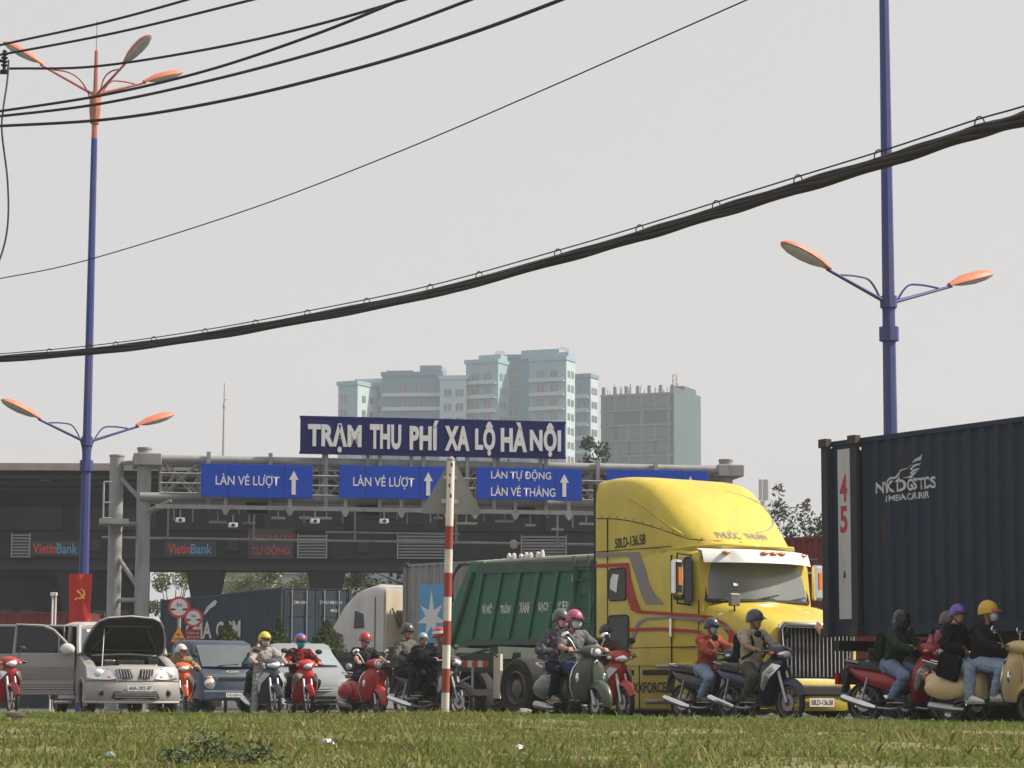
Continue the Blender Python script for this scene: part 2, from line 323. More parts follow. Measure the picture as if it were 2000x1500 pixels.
# unfinished concrete frame building
Yc = 600.; a = at(1174, 900, Yc); b = at(1312, 900, Yc); ct = at(1174, 772, Yc).z; cw = (b.x - a.x) / math.cos(rad(22))
e = empty('unfinished_building', (a.x, Yc, 0), -rad(22), 'grey unfinished concrete building with rebar and green netting', 'building')
z = ct
mb = MB(); mb.b2(.3, cw - .3, 1.0, 15, 0, ct - .2); mb.build('shade_core', mat('site_shade', (.045, .055, .065), .9), e, smooth=0)  # dark block painted as the shade inside the open floors
k = 0
while z > 36:
    mb = MB(); mb.b2(0, cw, -.4, 16, z - .5, z); mb.build('floor_slab', CONC, e, smooth=0)
    for j in range(6):
        if k in (0,) or j in (0, 3, 5) or random.random() < .5:
            mb = MB(); mb.b2(cw * j / 5.5, cw * j / 5.5 + .8, -.1, .8, z - 3.5, z - .5); mb.build('column', CONC, e, smooth=0)
    for j in range(5):
        if k == 0 or k > 1 or (j in (0,)):
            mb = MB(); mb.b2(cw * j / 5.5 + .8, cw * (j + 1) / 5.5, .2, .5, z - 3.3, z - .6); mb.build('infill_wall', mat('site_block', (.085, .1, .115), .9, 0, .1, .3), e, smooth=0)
    z -= 3.6; k += 1
mb = MB(); mb.b2(cw + .1, cw + .3, -.5, 20, 20, ct + 1.2); mb.b2(cw * .86, cw + .1, 8, 17, ct + .1, ct + 2.4); mb.build('safety_net', NET, e, smooth=0)
for j in range(46):
    x, y = random.uniform(.3, cw - .3), random.uniform(0, 14); mb = MB(); h = random.uniform(1.0, 3.0); mb.tube([(x, y, ct), (x + random.uniform(-.2, .2), y, ct + h)], .09, 4); mb.build('rebar', mat('rust_bar', (.2, .16, .14), .9), e, smooth=0)
for j in range(7):
    mb = MB(); mb.b2(cw * j / 6.3, cw * j / 6.3 + .7, .5, 1.2, ct, ct + 1.9); mb.build('column_stub', CONC, e, smooth=0)
cp = at(1318, 770, 603); e = empty('hoist_mast', (cp.x, 603, ct - 6), 0, 'red lattice hoist mast rising over the unfinished building', 'mast')
RM = mat('hoist_red', (.5, .16, .12), .7)
mt = at(1318, 732, 603).z - (ct - 6)
for sx in (-.5, .5):
    mb = MB(); mb.b2(sx - .09, sx + .09, -.1, .1, 0, mt); mb.build('leg', RM, e, smooth=0)
for k in range(8):
    z0 = mt - k * 1.3; mb = MB(); mb.tube([(-.5, 0, z0), (.5, 0, z0 - 1.2)], .09, 4); mb.tube([(-.5, 0, z0), (.5, 0, z0)], .09, 4); mb.build('brace', RM, e, smooth=0)

# ------------------------------------------------------------------ trees
BARK = mat('bark', (.07, .055, .04), .9, 0, .3, 8, bump=.4)
LEAFA = mat('leaf_mid', (.075, .105, .035), .7, 0, .45, .6, island=.6, spec=.3, transl=.35)
LEAFB = mat('leaf_dark', (.04, .065, .028), .7, 0, .45, .6, island=.6, spec=.3, transl=.35)
LEAFC = mat('leaf_pale', (.13, .16, .06), .7, 0, .4, .6, island=.6, spec=.3, transl=.35)
LEAFD = mat('leaf_reddish', (.12, .07, .045), .7, 0, .4, .6, island=.6, spec=.3, transl=.35)
def tree(label, px, Y, ytop, rx, leaf, seed, n=5200, size=.22, clumps=24, group='trees behind the toll plaza', ry=None, base=0.):
    r = np.random.default_rng(seed); p = ground(px, Y); H = at(px, ytop, Y).z; e = empty('tree', (p.x, Y, base), 0, label, 'tree', group); H -= base
    tz = H * .3; mb = MB(); mb.tube([(0, 0, 0), (.08, 0, tz * .6), (0, .05, tz), (.1, 0, H * .8)], [.18 * H / 6, .13 * H / 6, .09 * H / 6, .02], 8)
    cs = []
    for k in range(clumps):
        a = r.random() * 6.283; q = r.random() ** .5 * rx; zz = tz + (H - tz) * (.1 + .85 * r.random() ** .7) * (1 - .3 * (q / rx) ** 2)
        c = np.array([math.cos(a) * q, math.sin(a) * q * .8, zz]); cs.append(c)
        mb.tube([(0, 0, tz * .75), tuple(c * np.array([.5, .5, 0]) + np.array([0, 0, tz + (zz - tz) * .6])), tuple(c)], [.05 * H / 6, .03 * H / 6, .01], 5)
    mb.build('trunk', BARK, e)
    P = []
    for c in cs:
        m = n // clumps; g = r.normal(size=(m, 3)); g /= np.linalg.norm(g, axis=1)[:, None]; g *= (r.random(m) ** .45)[:, None]
        rr = rx * r.uniform(.22, .42); P.append(c + g * np.array([rr, rr, rr * .72]))
    P = np.concatenate(P); lo_, hi_ = P[:, 2].min(), P[:, 2].max(); P[:, 2] = tz * .8 + (P[:, 2] - lo_) / (hi_ - lo_) * (H - tz * .8)
    blades('crown', leaf_faces(P, size, seed), leaf, e); return e
tree('bushy green tree seen under the toll roof beside the gantry legs', 335, 132, 1094, 2.0, LEAFC, 11)
tree('small yellowish tree right of the first canopy column', 425, 150, 1112, 1.6, LEAFC, 12, 3000)
tree('loose green tree under the toll roof left of the second column', 525, 142, 1102, 2.6, LEAFA, 13)
tree('tall grey green tree seen against the second canopy column', 588, 146, 1096, 2.6, LEAFA, 14)
tree('dark tree under the toll roof right of the second column', 668, 140, 1088, 2.0, LEAFA, 15)
tree('thin tree in front of the pale hut behind the white tractor', 700, 150, 1116, 1.6, LEAFA, 16, 2600)
tree('broad dark tree whose crown peeks over the gantry top rail', 930, 125, 884, 6.5, LEAFB, 17, 4200, .3, 26)
tree('tree reaching a leafy branch past the end of the big blue board', 1120, 122, 850, 1.7, LEAFB, 18, 1500, .26, 12)
tree('dense green tree between the yellow cab and the dark container', 1556, 88, 972, 1.6, LEAFB, 19, 5200, .17, 26)
tree('sparse tree with reddish leaves rising behind the yellow cab', 1535, 95, 940, 1.1, LEAFD, 20, 420, .2, 10)
tree('dark tree behind the louvred end of the toll roof', 1130, 112, 1010, 1.8, LEAFB, 21, 1600, .22, 12)
tree('pale green tree at the far end of the toll lanes', 470, 175, 1108, 2.2, LEAFC, 22, 3200)

# ------------------------------------------------------------------ buildings under and behind the toll roof
PALE = mat('pale_render', (.5, .48, .46), .85, 0, .06, .5, dirt=.25)
TINR = mat('tin_roof_blue', (.3, .38, .42), .6, 0, .1, .5)
def hut(label, px0, px1, ytop, Y, wall, roof, n=3):
    a, b = at(px0, ytop, Y), at(px1, ytop, Y); w = b.x - a.x; e = empty('low_building', (a.x, Y, 0), 0, label, 'building')
    mb = MB(); mb.b2(0, w, 0, 8, 0, a.z); mb.build('wall', wall, e, smooth=0)
    mb = MB(); mb.prism([(-.4, a.z), (w / 2, a.z + .9), (w + .4, a.z), (w + .4, a.z - .15), (-.4, a.z - .15)], 'y', -.5, 8.4); mb.build('roof', roof, e, smooth=0)
    for k in range(n):
        u = w * (k + .5) / n; mb = MB(); mb.b2(u - .6, u + .6, -.08, .05, a.z - 2.2, a.z - .9); mb.build('window', WIN, e, smooth=0)
hut('pale pink house beyond the toll lanes', 440, 520, 1112, 190, PALE, TINR, 3)
hut('white low house behind the white tractor', 690, 790, 1132, 165, WHITE, TINR, 4)
hut('grey blue shed far behind the second canopy column', 540, 640, 1118, 210, PALE, TINR, 3)

# ------------------------------------------------------------------ toll plaza canopy
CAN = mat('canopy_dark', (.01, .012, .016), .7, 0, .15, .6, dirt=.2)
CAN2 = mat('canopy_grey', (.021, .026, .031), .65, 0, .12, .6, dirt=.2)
CANE = mat('canopy_edge', (.4, .36, .34), .7, 0, .15, 1., dirt=.4)
SLAT = mat('louvre_grey', (.3, .31, .31), .6, 0, .1)
YC = 102.
def cz(py): return at(0, py, YC).z
def cx(px): return at(px, 1060, YC).x
e = empty('toll_canopy', (0, YC, 0), 0, 'dark steel toll plaza roof with louvred fascia and tapered columns', 'toll canopy')
X0, X1 = cx(-260), cx(1420)
mb = MB(); mb.b2(X0, X1, -.1, 22, cz(914), cz(908)); mb.b2(X0, X1, -.2, -.1, cz(919), cz(905)); mb.build('roof_edge', CANE, e, smooth=0)
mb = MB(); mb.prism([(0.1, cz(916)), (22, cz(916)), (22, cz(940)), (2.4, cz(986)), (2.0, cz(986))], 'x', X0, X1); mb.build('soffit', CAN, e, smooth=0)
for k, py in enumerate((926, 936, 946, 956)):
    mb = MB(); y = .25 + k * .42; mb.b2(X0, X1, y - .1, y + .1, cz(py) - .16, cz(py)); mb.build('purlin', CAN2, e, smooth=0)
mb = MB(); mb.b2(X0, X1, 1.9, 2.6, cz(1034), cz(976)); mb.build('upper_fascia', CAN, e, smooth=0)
for j in range(9):
    x = X0 + (X1 - X0) * (j + .1) / 9; mb = MB(); mb.b2(x, x + (X1 - X0) / 9 * .86, 1.78, 1.9, cz(1029), cz(983)); mb.build('fascia_panel', CAN2, e, smooth=0, bevel=.03)
mb = MB(); mb.b2(X0, X1, 1.4, 2.8, cz(1086), cz(1035)); mb.build('sign_beam', CAN, e, smooth=0)
mb = MB(); mb.b2(X0, X1, 1.7, 3.4, cz(1108), cz(1086)); mb.build('lower_beam', mat('canopy_black', (.03, .033, .036), .7), e, smooth=0)
for p0, p1 in ((12, 45), (578, 632), (775, 870), (1020, 1106), (-120, -60)):
    mb = MB(); mb.b2(cx(p0) - .05, cx(p0), 1.25, 1.42, cz(1085), cz(1037)); mb.build('louvre_frame', SLAT, e, smooth=0); mb = MB(); mb.b2(cx(p1), cx(p1) + .05, 1.25, 1.42, cz(1085), cz(1037)); mb.build('louvre_frame', SLAT, e, smooth=0)
    for k in range(8):
        zz = cz(1083) + (cz(1038) - cz(1083)) * k / 7.5; mb = MB(); mb.box(((cx(p0) + cx(p1)) / 2, 1.32, zz), (cx(p1) - cx(p0), .11, .025), Matrix.Rotation(rad(35), 3, 'X')); mb.build('slat', SLAT, e, smooth=0)
for px in (-120, 132, 390, 630, 865, 1100, 1330):
    c = cx(px); w = .45; mb = MB()
    mb.loft([[(c - w, 1.9, 0), (c + w, 1.9, 0), (c + w, 2.8, 0), (c - w, 2.8, 0)], [(c - w, 1.9, 3.9), (c + w, 1.9, 3.9), (c + w, 2.8, 3.9), (c - w, 2.8, 3.9)], [(c - w * 1.7, 1.8, cz(1107)), (c + w * 1.7, 1.8, cz(1107)), (c + w * 1.7, 2.9, cz(1107)), (c - w * 1.7, 2.9, cz(1107))]])
    mb.build('column', CAN, e, smooth=0, bevel=.04)
for px in (78, 230, 460, 560, 700, 820):
    c = cx(px); mb = MB(); mb.b2(c - .25, c + .25, .6, 1.0, cz(936), cz(918)); mb.build('floodlight', SLAT, e, smooth=0, bevel=.03)
    mb = MB(); mb.tube([(c, 1.8, cz(960)), (c, .9, cz(930))], .04, 5); mb.build('bracket', CAN2, e)
for px in (178, 448, 705):
    c = cx(px); mb = MB(); mb.b2(c - .22, c + .22, 1.2, 1.42, cz(1072), cz(1050)); mb.build('light_box', CAN2, e, smooth=0, bevel=.02)
LEDR = mat('led_red', (.55, .06, .05), .5); LEDB = mat('led_blue', (.08, .3, .5), .5)
def led(label, s, px0, px1, py0, py1, m, s2=None, m2=None, split=None):
    c0, c1, z0, z1 = cx(px0), cx(px1), cz(py1), cz(py0); y = YC + 1.3
    q = empty('led_sign', ((c0 + c1) / 2, y, z0 - .1), 0, label, 'sign', 'LED signs on the toll beam')
    w, h = c1 - c0, z1 - z0
    mb = MB(); mb.b2(-w / 2 - .15, w / 2 + .15, .02, .09, 0, h + (.75 if 'TỰ' in s else .2)); mb.build('panel', mat('led_black', (.035, .035, .037), .5), q, smooth=0)
    fr = lambda x: frame((x, 0, .1 + h / 2), (1, 0, 0), (0, 0, 1))
    if s2:
        text(s, w * split, h, m, q, fr(-w / 2 + w * split / 2), .02); text(s2, w * (1 - split) * .96, h, m2, q, fr(w / 2 - w * (1 - split) / 2), .02)
    else: text(s, w, h, m, q, fr(0), .01)
led('unlit bank sign with red and blue letters beside the left louvre', 'Vietin', 52, 142, 1057, 1077, LEDR, 'Bank', LEDB, .52)
led('bank sign with red and blue letters right of the gantry legs', 'Vietin', 320, 408, 1057, 1077, LEDR, 'Bank', LEDB, .5)
led('red two line LED sign reading TỰ ĐỘNG', 'TỰ ĐỘNG', 485, 560, 1058, 1081, LEDR)
q = at(525, 1046, YC + 1.3); text('LÀN THU PHÍ', 1.9, .2, LEDR, [o for o in COL.objects if o.name.startswith('led_sign')][-1], frame((0.05, 0, .92), (1, 0, 0), (0, 0, 1)))
WALLT = mat('teal_wall', (.05, .062, .067), .8, 0, .15, .5, dirt=.2)
e = empty('toll_office', (cx(-300), 116, 0), 0, 'long dark grey toll office wall behind the red container', 'building')
w = at(262, 1150, 116).x - cx(-300); mb = MB(); mb.b2(0, w, 0, 5, 0, at(100, 1100, 116).z); mb.build('wall', WALLT, e, smooth=0)
mb = MB(); mb.b2(0, w, -.08, 0, at(100, 1132, 116).z, at(100, 1126, 116).z); mb.build('trim_rail', CAN2, e, smooth=0)
for k in range(9):
    mb = MB(); mb.b2(w * (k + .2) / 9, w * (k + .8) / 9, -.05, .02, 2.6, 4.4); mb.build('window', GLASS, e, smooth=0)
e = empty('antenna_mast', (at(436, 890, 112).x, 112, 9.), 0, 'thin grey antenna mast with guy wires over the toll roof', 'mast')
h = at(436, 748, 112).z - 9.; GAL = mat('galvanised', (.33, .34, .34), .5, .4, .2, 3, dirt=.2)
mb = MB(); mb.tube([(0, 0, 0), (0, 0, h * .55), (0, 0, h)], [.07, .055, .02], 6); mb.build('pole', GAL, e)
for s in (-1, 1):
    mb = MB(); mb.tube([(0, 0, h * .3), (s * 1.1, 0, .3)], .012, 4); mb.build('guy_wire', GAL, e)
mb = MB(); mb.tube([(0, 0, h * .86), (.12, 0, h * .86)], .02, 5); mb.ell((.0, 0, h * .8), (.06, .06, .16)); mb.build('fitting', GAL, e)
mp = at(1491, 1000, 300); e = empty('phone_mast', (mp.x, 300, 0), 0, 'grey cylindrical phone antenna tower beyond the trees', 'mast')
t = at(1491, 937, 300).z
mb = MB(); mb.tube([(0, 0, 0), (0, 0, t - 2.5)], .35, 8); mb.build('pole', PALE, e)
for k in range(5):
    a = k * 1.256; mb = MB(); mb.b2(-.16, .16, -.12, .12, t - 2.4, t); o = mb.build('antenna_panel', PALE, e, smooth=0); o.location = (math.cos(a) * .42, math.sin(a) * .42, 0)
# ------------------------------------------------------------------ sign gantry
G0 = Vector((-11.15, 74.4, 0)); G1 = Vector((6.0, 77.4, 0)); GA = math.atan2(G1.y - G0.y, G1.x - G0.x); GN = Vector((-math.sin(GA), math.cos(GA), 0)); GX = Vector((math.cos(GA), math.sin(GA), 0))
def gp(px, py, off=0.):                               # pixel on the gantry plane -> (along, height)
    p = on_plane(px, py, G0 + GN * off, GN); return (p - G0).dot(GX), p.z
GP = mat('gantry_grey', (.3, .31, .31), .5, .15, .2, 1.5, dirt=.55, dcol=(.15, .13, .115), rust=.4)
e = empty('sign_gantry', G0, GA, 'grey tubular lane sign gantry on twin round columns', 'gantry')
L = (G1 - G0).length
ztop = gp(320, 900)[1]; zbot = gp(700, 980)[1]; z2 = gp(700, 1000)[1]
for y in (-.55, .55):
    mb = MB(); mb.tube([(.3, y, ztop), (L + .2, y, ztop)], .13, 12); mb.build('top_chord', GP, e)
    mb = MB(); mb.tube([(.3, y, zbot), (L + .2, y, zbot)], .13, 12); mb.build('bottom_chord', GP, e)
for lo in (0, L):
    for dx, dy in ((-.36, .35), (.42, -.35)):
        h = gp(235, 890)[1] if dx < 0 else gp(278, 880)[1]; mb = MB(); mb.tube([(lo + dx, dy, 0), (lo + dx, dy, h)], .205, 18); mb.build('column', GP, e)
        mb = MB(); mb.tube([(lo + dx, dy, h), (lo + dx, dy, h + .05)], .225, 18); mb.build('cap', GP, e); mb = MB(); mb.tube([(lo + dx, dy, .0), (lo + dx, dy, .06)], .36, 18); mb.build('flange', GP, e)
    for k, (za, zb) in enumerate(((6.9, 6.0), (5.4, 5.4), (4.6, 3.4), (3.2, 3.2), (2.6, 1.4), (7.2, 7.2), (1.0, 1.0))):
        mb = MB(); mb.tube([(lo - .36, .35, za), (lo + .42, -.35, zb)], .065, 8); mb.build('brace', GP, e)
    mb = MB(); mb.b2(lo + .1, lo + .9, -.72, .72, ztop - .2, ztop + .16); mb.build('clamp_box', GP, e, smooth=0, bevel=.03)
    for dy in (-.7, .7):
        mb = MB(); mb.tube([(lo + .3, dy * .6, zbot - .5), (lo + 1.2, dy, zbot - .12)], .06, 8); mb.build('bracket_arm', GP, e)
n = 14
for k in range(n):
    xa, xb = .9 + (L - .9) * k / n, .9 + (L - .9) * (k + 1) / n
    for y in (-.55, .55):
        mb = MB(); a, b = ((ztop, zbot) if k % 2 else (zbot, ztop)); mb.tube([(xa, y, a), (xb, y, b)], .04, 6); mb.build('diagonal', GP, e)
        mb = MB(); mb.tube([(xa, y, zbot), (xa, y, ztop)], .035, 6); mb.build('upright', GP, e)
    for y in (-.55, .55): mb = MB(); a, b = ((zbot, ztop) if k % 2 else (ztop, zbot)); mb.tube([(xa, y * .98, a), (xb, y * .98, b)], .032, 6); mb.build('diagonal', GP, e)
    for zz_ in (.33, .66): mb = MB(); mb.tube([(xa, .62, zbot + (ztop - zbot) * zz_), (xb, .62, zbot + (ztop - zbot) * zz_)], .03, 6); mb.build('mid_rail', GP, e)
    mb = MB(); mb.tube([(xa, -.55, ztop), (xb, .55, ztop)], .03, 5); mb.tube([(xa, -.55, zbot), (xa, .55, zbot)], .03, 5); mb.build('cross_tie', GP, e)
# walkway with rails in front
xw0, xw1 = gp(312, 930, -1.1)[0], L - .3; zr = gp(330, 930)[1]; zm = gp(330, 968)[1]
for z in (zr, (zr + zm) / 2, zm):
    mb = MB(); mb.tube([(xw0, -1.0, z), (xw1, -1.0, z)], .026, 6); mb.build('handrail', GP, e)
mb = MB(); mb.b2(xw0 - .1, xw1, -1.06, -.96, z2 - .06, z2 + .06); mb.build('walkway_beam', GP, e, smooth=0)
mb = MB(); mb.b2(xw0, xw1, -.96, -.6, z2 + .0, z2 + .03); mb.build('walkway_grating', CAN2, e, smooth=0)
for px in (404, 524, 632, 736, 820, 905, 957, 1057, 1158, 1270):
    x = gp(px, 930)[0]; mb = MB(); mb.b2(x - .055, x + .055, -.78, -.66, zbot - .35, ztop + .22); mb.build('sign_post', GP, e, smooth=0)
for px in (436, 560, 667, 775, 863, 917, 995, 1098, 1200):
    x = gp(px, 1000)[0]; mb = MB(); mb.prism([(x - .14, z2 - .02), (x + .14, z2 - .02), (x + .03, z2 - .22), (x - .03, z2 - .22)], 'y', -1.09, -.93); mb.b2(x - .05, x + .05, -1.05, -.95, z2 + .05, zbot + .05); mb.build('hanger', GP, e, smooth=0)
xl = gp(202, 950)[0]                                  # service cage on the outer side
for z in (gp(202, 945)[1], gp(202, 985)[1], gp(202, 1015)[1]):
    mb = MB(); mb.tube([(xl, -.7, z), (-.5, -.7, z)], .025, 6); mb.build('handrail', GP, e)
mb = MB(); mb.tube([(xl, -.7, gp(202, 1020)[1]), (xl, -.7, gp(202, 945)[1])], .03, 6); mb.build('upright', GP, e)
mb = MB(); mb.b2(xl - .1, .0, -.8, .2, gp(202, 1026)[1], gp(202, 1016)[1]); mb.build('platform', GP, e, smooth=0)
zp = gp(700, 1053)[1]
mb = MB(); mb.tube([(gp(200, 1053)[0], .9, zp), (L, .9, zp)], .035, 6); mb.build('cable_conduit', GP, e)
for px in (500, 700, 900, 1100, 330):
    x = gp(px, 1053)[0]; mb = MB(); mb.b2(x - .03, x + .03, .87, .93, zp, zbot); mb.build('hanger_rod', GP, e, smooth=0)
zq = gp(700, 1037)[1]
mb = MB(); mb.tube([(gp(640, 1037)[0], .7, zq), (gp(905, 1037)[0], .7, zq)], .03, 6); mb.build('cable_conduit', GP, e)
rr_ = random.Random(5)
for k in range(34):                                   # fittings slung under the walkway
    x = xw0 + .3 + (xw1 - xw0 - .6) * (k + rr_.random() * .6) / 34; y = rr_.uniform(-.9, .3); hh2 = rr_.uniform(.12, .4); mb = MB(); mb.b2(x - .02, x + .02, y - .02, y + .02, z2 - hh2, z2); mb.build('drop_rod', GP, e, smooth=0)
    if k % 2: mb = MB(); wq = rr_.uniform(.12, .5); mb.b2(x - wq, x + wq, y - .06, y + .06, z2 - hh2 - .07, z2 - hh2); mb.build('light_fitting', rr_.choice((GP, CAN2, SLAT)), e, smooth=0, bevel=.01)
for k in range(22):
    x = .9 + (L - 1.2) * (k + .5) / 22; mb = MB(); mb.tube([(x, .55, zbot), (x + .02, .55, ztop)], .028, 6); mb.build('upright', GP, e)
    mb = MB(); mb.tube([(x - .35, -.98, zm), (x, -.98, zr)], .022, 5); mb.build('railing_brace', GP, e)
for i, px in enumerate((500, 715, 1020)):
    x = gp(px, 985)[0]; mb = MB(); mb.b2(x - .3, x + .3, -.5, .1, zbot - .42, zbot - .05); mb.build('control_box', BLACK, e, smooth=0, bevel=.02)
for px, py in ((615, 1010), (352, 1008), (750, 1010), (455, 1018)):
    x, z = gp(px, py, -1.0); c = empty('traffic_camera', G0 + GX * x + GN * -1.02 + Vector((0, 0, z - .12)), GA, {615: 'white traffic camera under the middle of the gantry', 352: 'small camera under the gantry near its twin columns', 750: 'small camera under the gantry before the triangle sign', 455: 'small camera below the first lane sign'}[px], 'camera', 'cameras under the gantry')
    mb = MB(); mb.b2(-.13, .13, -.1, .18, -.06, .07); mb.build('housing', WHITE, c, smooth=0, bevel=.02)
    mb = MB(); mb.b2(-.02, .02, -.02, .02, .07, .3); mb.build('bracket', GP, c, smooth=0); mb = MB(); mb.lathe([(.05, -.13), (.05, -.09)], (0, 0, 0), 'y', 10, cap=True); mb.build('lens', BLACK, c)
x, z = gp(1003, 1063, .9); c = empty('dome_camera', G0 + GX * x + GN * .9 + Vector((0, 0, z - .14)), GA, 'round white dome camera hanging from the thin conduit', 'camera')
mb = MB(); mb.ell((0, 0, .14), (.13, .13, .14)); mb.build('dome', mat('grey_dome', (.4, .39, .36), .5), c); mb = MB(); mb.tube([(0, 0, .27), (0, 0, zp - z + .14)], .02, 6); mb.build('stem', GP, c)

SBLUE = mat('sign_blue', (.008, .058, .42), .5, 0, .1, 2, spec=.2); NAVY = mat('board_navy', (.012, .014, .12), .55, 0, .12, 2, spec=.2)
SWHITE = mat('sign_white', (.66, .66, .66), .5, 0, .04)
def arrow(w, h): return [(-w * .22, -h / 2), (w * .22, -h / 2), (w * .22, h * .12), (w / 2, h * .12), (0, h / 2), (-w / 2, h * .12), (-w * .22, h * .12)]
def lane_sign(px0, py0, px1, py1, lines, label):
    xa, za = gp(px0, py1, -1.2); xb, zb = gp(px1, py0, -1.2); w, h = xb - xa, zb - za
    s = empty('lane_sign', G0 + GX * (xa + xb) / 2 + GN * -1.16 + Vector((0, 0, za)), GA, label, 'sign', 'blue lane signs on the gantry')
    mb = MB(); mb.b2(-w / 2, w / 2, -.03, .03, 0, h); mb.build('board', SBLUE, s, smooth=0, bevel=.01)
    for k in (-.3, .3):
        mb = MB(); mb.b2(w * k - .04, w * k + .04, .03, .4, h * .2, h * .8); mb.build('bracket', GP, s, smooth=0)
    for k in (-.25, .25): mb = MB(); mb.b2(w * k - .006, w * k + .006, -.033, -.03, .01, h - .01); mb.build('sheet_joint', NAVY, s, smooth=0)
    F = lambda x, z: frame((x, -.036, z), (1, 0, 0), (0, 0, 1))
    if len(lines) == 1: text(lines[0], w * .57, h * .42, SWHITE, s, F(-w * .085, h * .5), .012)
    else:
        text(lines[0], w * .57, h * .37, SWHITE, s, F(-w * .08, h * .77), .012); text(lines[1], w * .61, h * .34, SWHITE, s, F(-w * .06, h * .27), .012)
    decal(arrow(w * .085, h * .72), F(w * (.33 if len(lines) == 1 else .33), h * .47), SWHITE, s, 'arrow')
lane_sign(392, 909, 611, 970, ['LÀN VÉ LƯỢT'], 'blue lane sign LÀN VÉ LƯỢT nearest the twin columns')
lane_sign(662, 912, 872, 972, ['LÀN VÉ LƯỢT'], 'blue lane sign LÀN VÉ LƯỢT partly behind the triangle sign')
lane_sign(931, 916, 1137, 974, ['LÀN TỰ ĐỘNG', 'LÀN VÉ THÁNG'], 'blue two line lane sign LÀN TỰ ĐỘNG LÀN VÉ THÁNG')
lane_sign(1185, 920, 1382, 977, ['LÀN VÉ THÁNG'], 'blue lane sign mostly hidden behind the yellow cab roof')
xa, za = gp(586, 884, -.8); xb, zb = gp(1103, 826, -.8); w, h = xb - xa, zb - za
s = empty('station_board', G0 + GX * (xa + xb) / 2 + GN * -.8 + Vector((0, 0, za)), GA, 'long navy board with white letters TRẠM THU PHÍ XA LỘ HÀ NỘI', 'sign')
mb = MB(); mb.b2(-w / 2, w / 2, -.06, .06, 0, h); mb.build('board', NAVY, s, smooth=0, bevel=.01)
mb = MB()
for z in (0, h): mb.b2(-w / 2 - .02, w / 2 + .02, -.09, .09, z - .03, z + .03)
mb.build('frame', NAVY, s, smooth=0)
for k in range(6):
    x = -w * .41 + w * .82 * k / 5; mb = MB(); mb.b2(x - .05, x + .05, .07, .17, ztop - za - .1, h * .9); mb.build('support', GP, s, smooth=0)
ws = [('TRẠM', .0, .205), ('THU', .237, .357), ('PHÍ', .39, .502), ('XA', .526, .622), ('LỘ', .644, .722), ('HÀ', .744, .846), ('NỘI', .858, .98)]
capz, caph = h * .48, h * .7
for t, u0, u1 in ws:
    full = caph * (1.0 + (.2 if any(c in t for c in 'ÍỘÀ') else 0) + (.17 if any(c in t for c in 'ẠỘ') else 0))
    zc = capz + (caph * .1 if any(c in t for c in 'ÍỘÀ') else 0) - (caph * .085 if any(c in t for c in 'ẠỘ') else 0)
    u0, u1 = .027 + u0 * .975, .027 + u1 * .975
    text(t, w * (u1 - u0), full, SWHITE, s, frame((-w / 2 + w * (u0 + u1) / 2, -.07, zc), (1, 0, 0), (0, 0, 1)), .045, .07, 'letters', spacing=1.06)

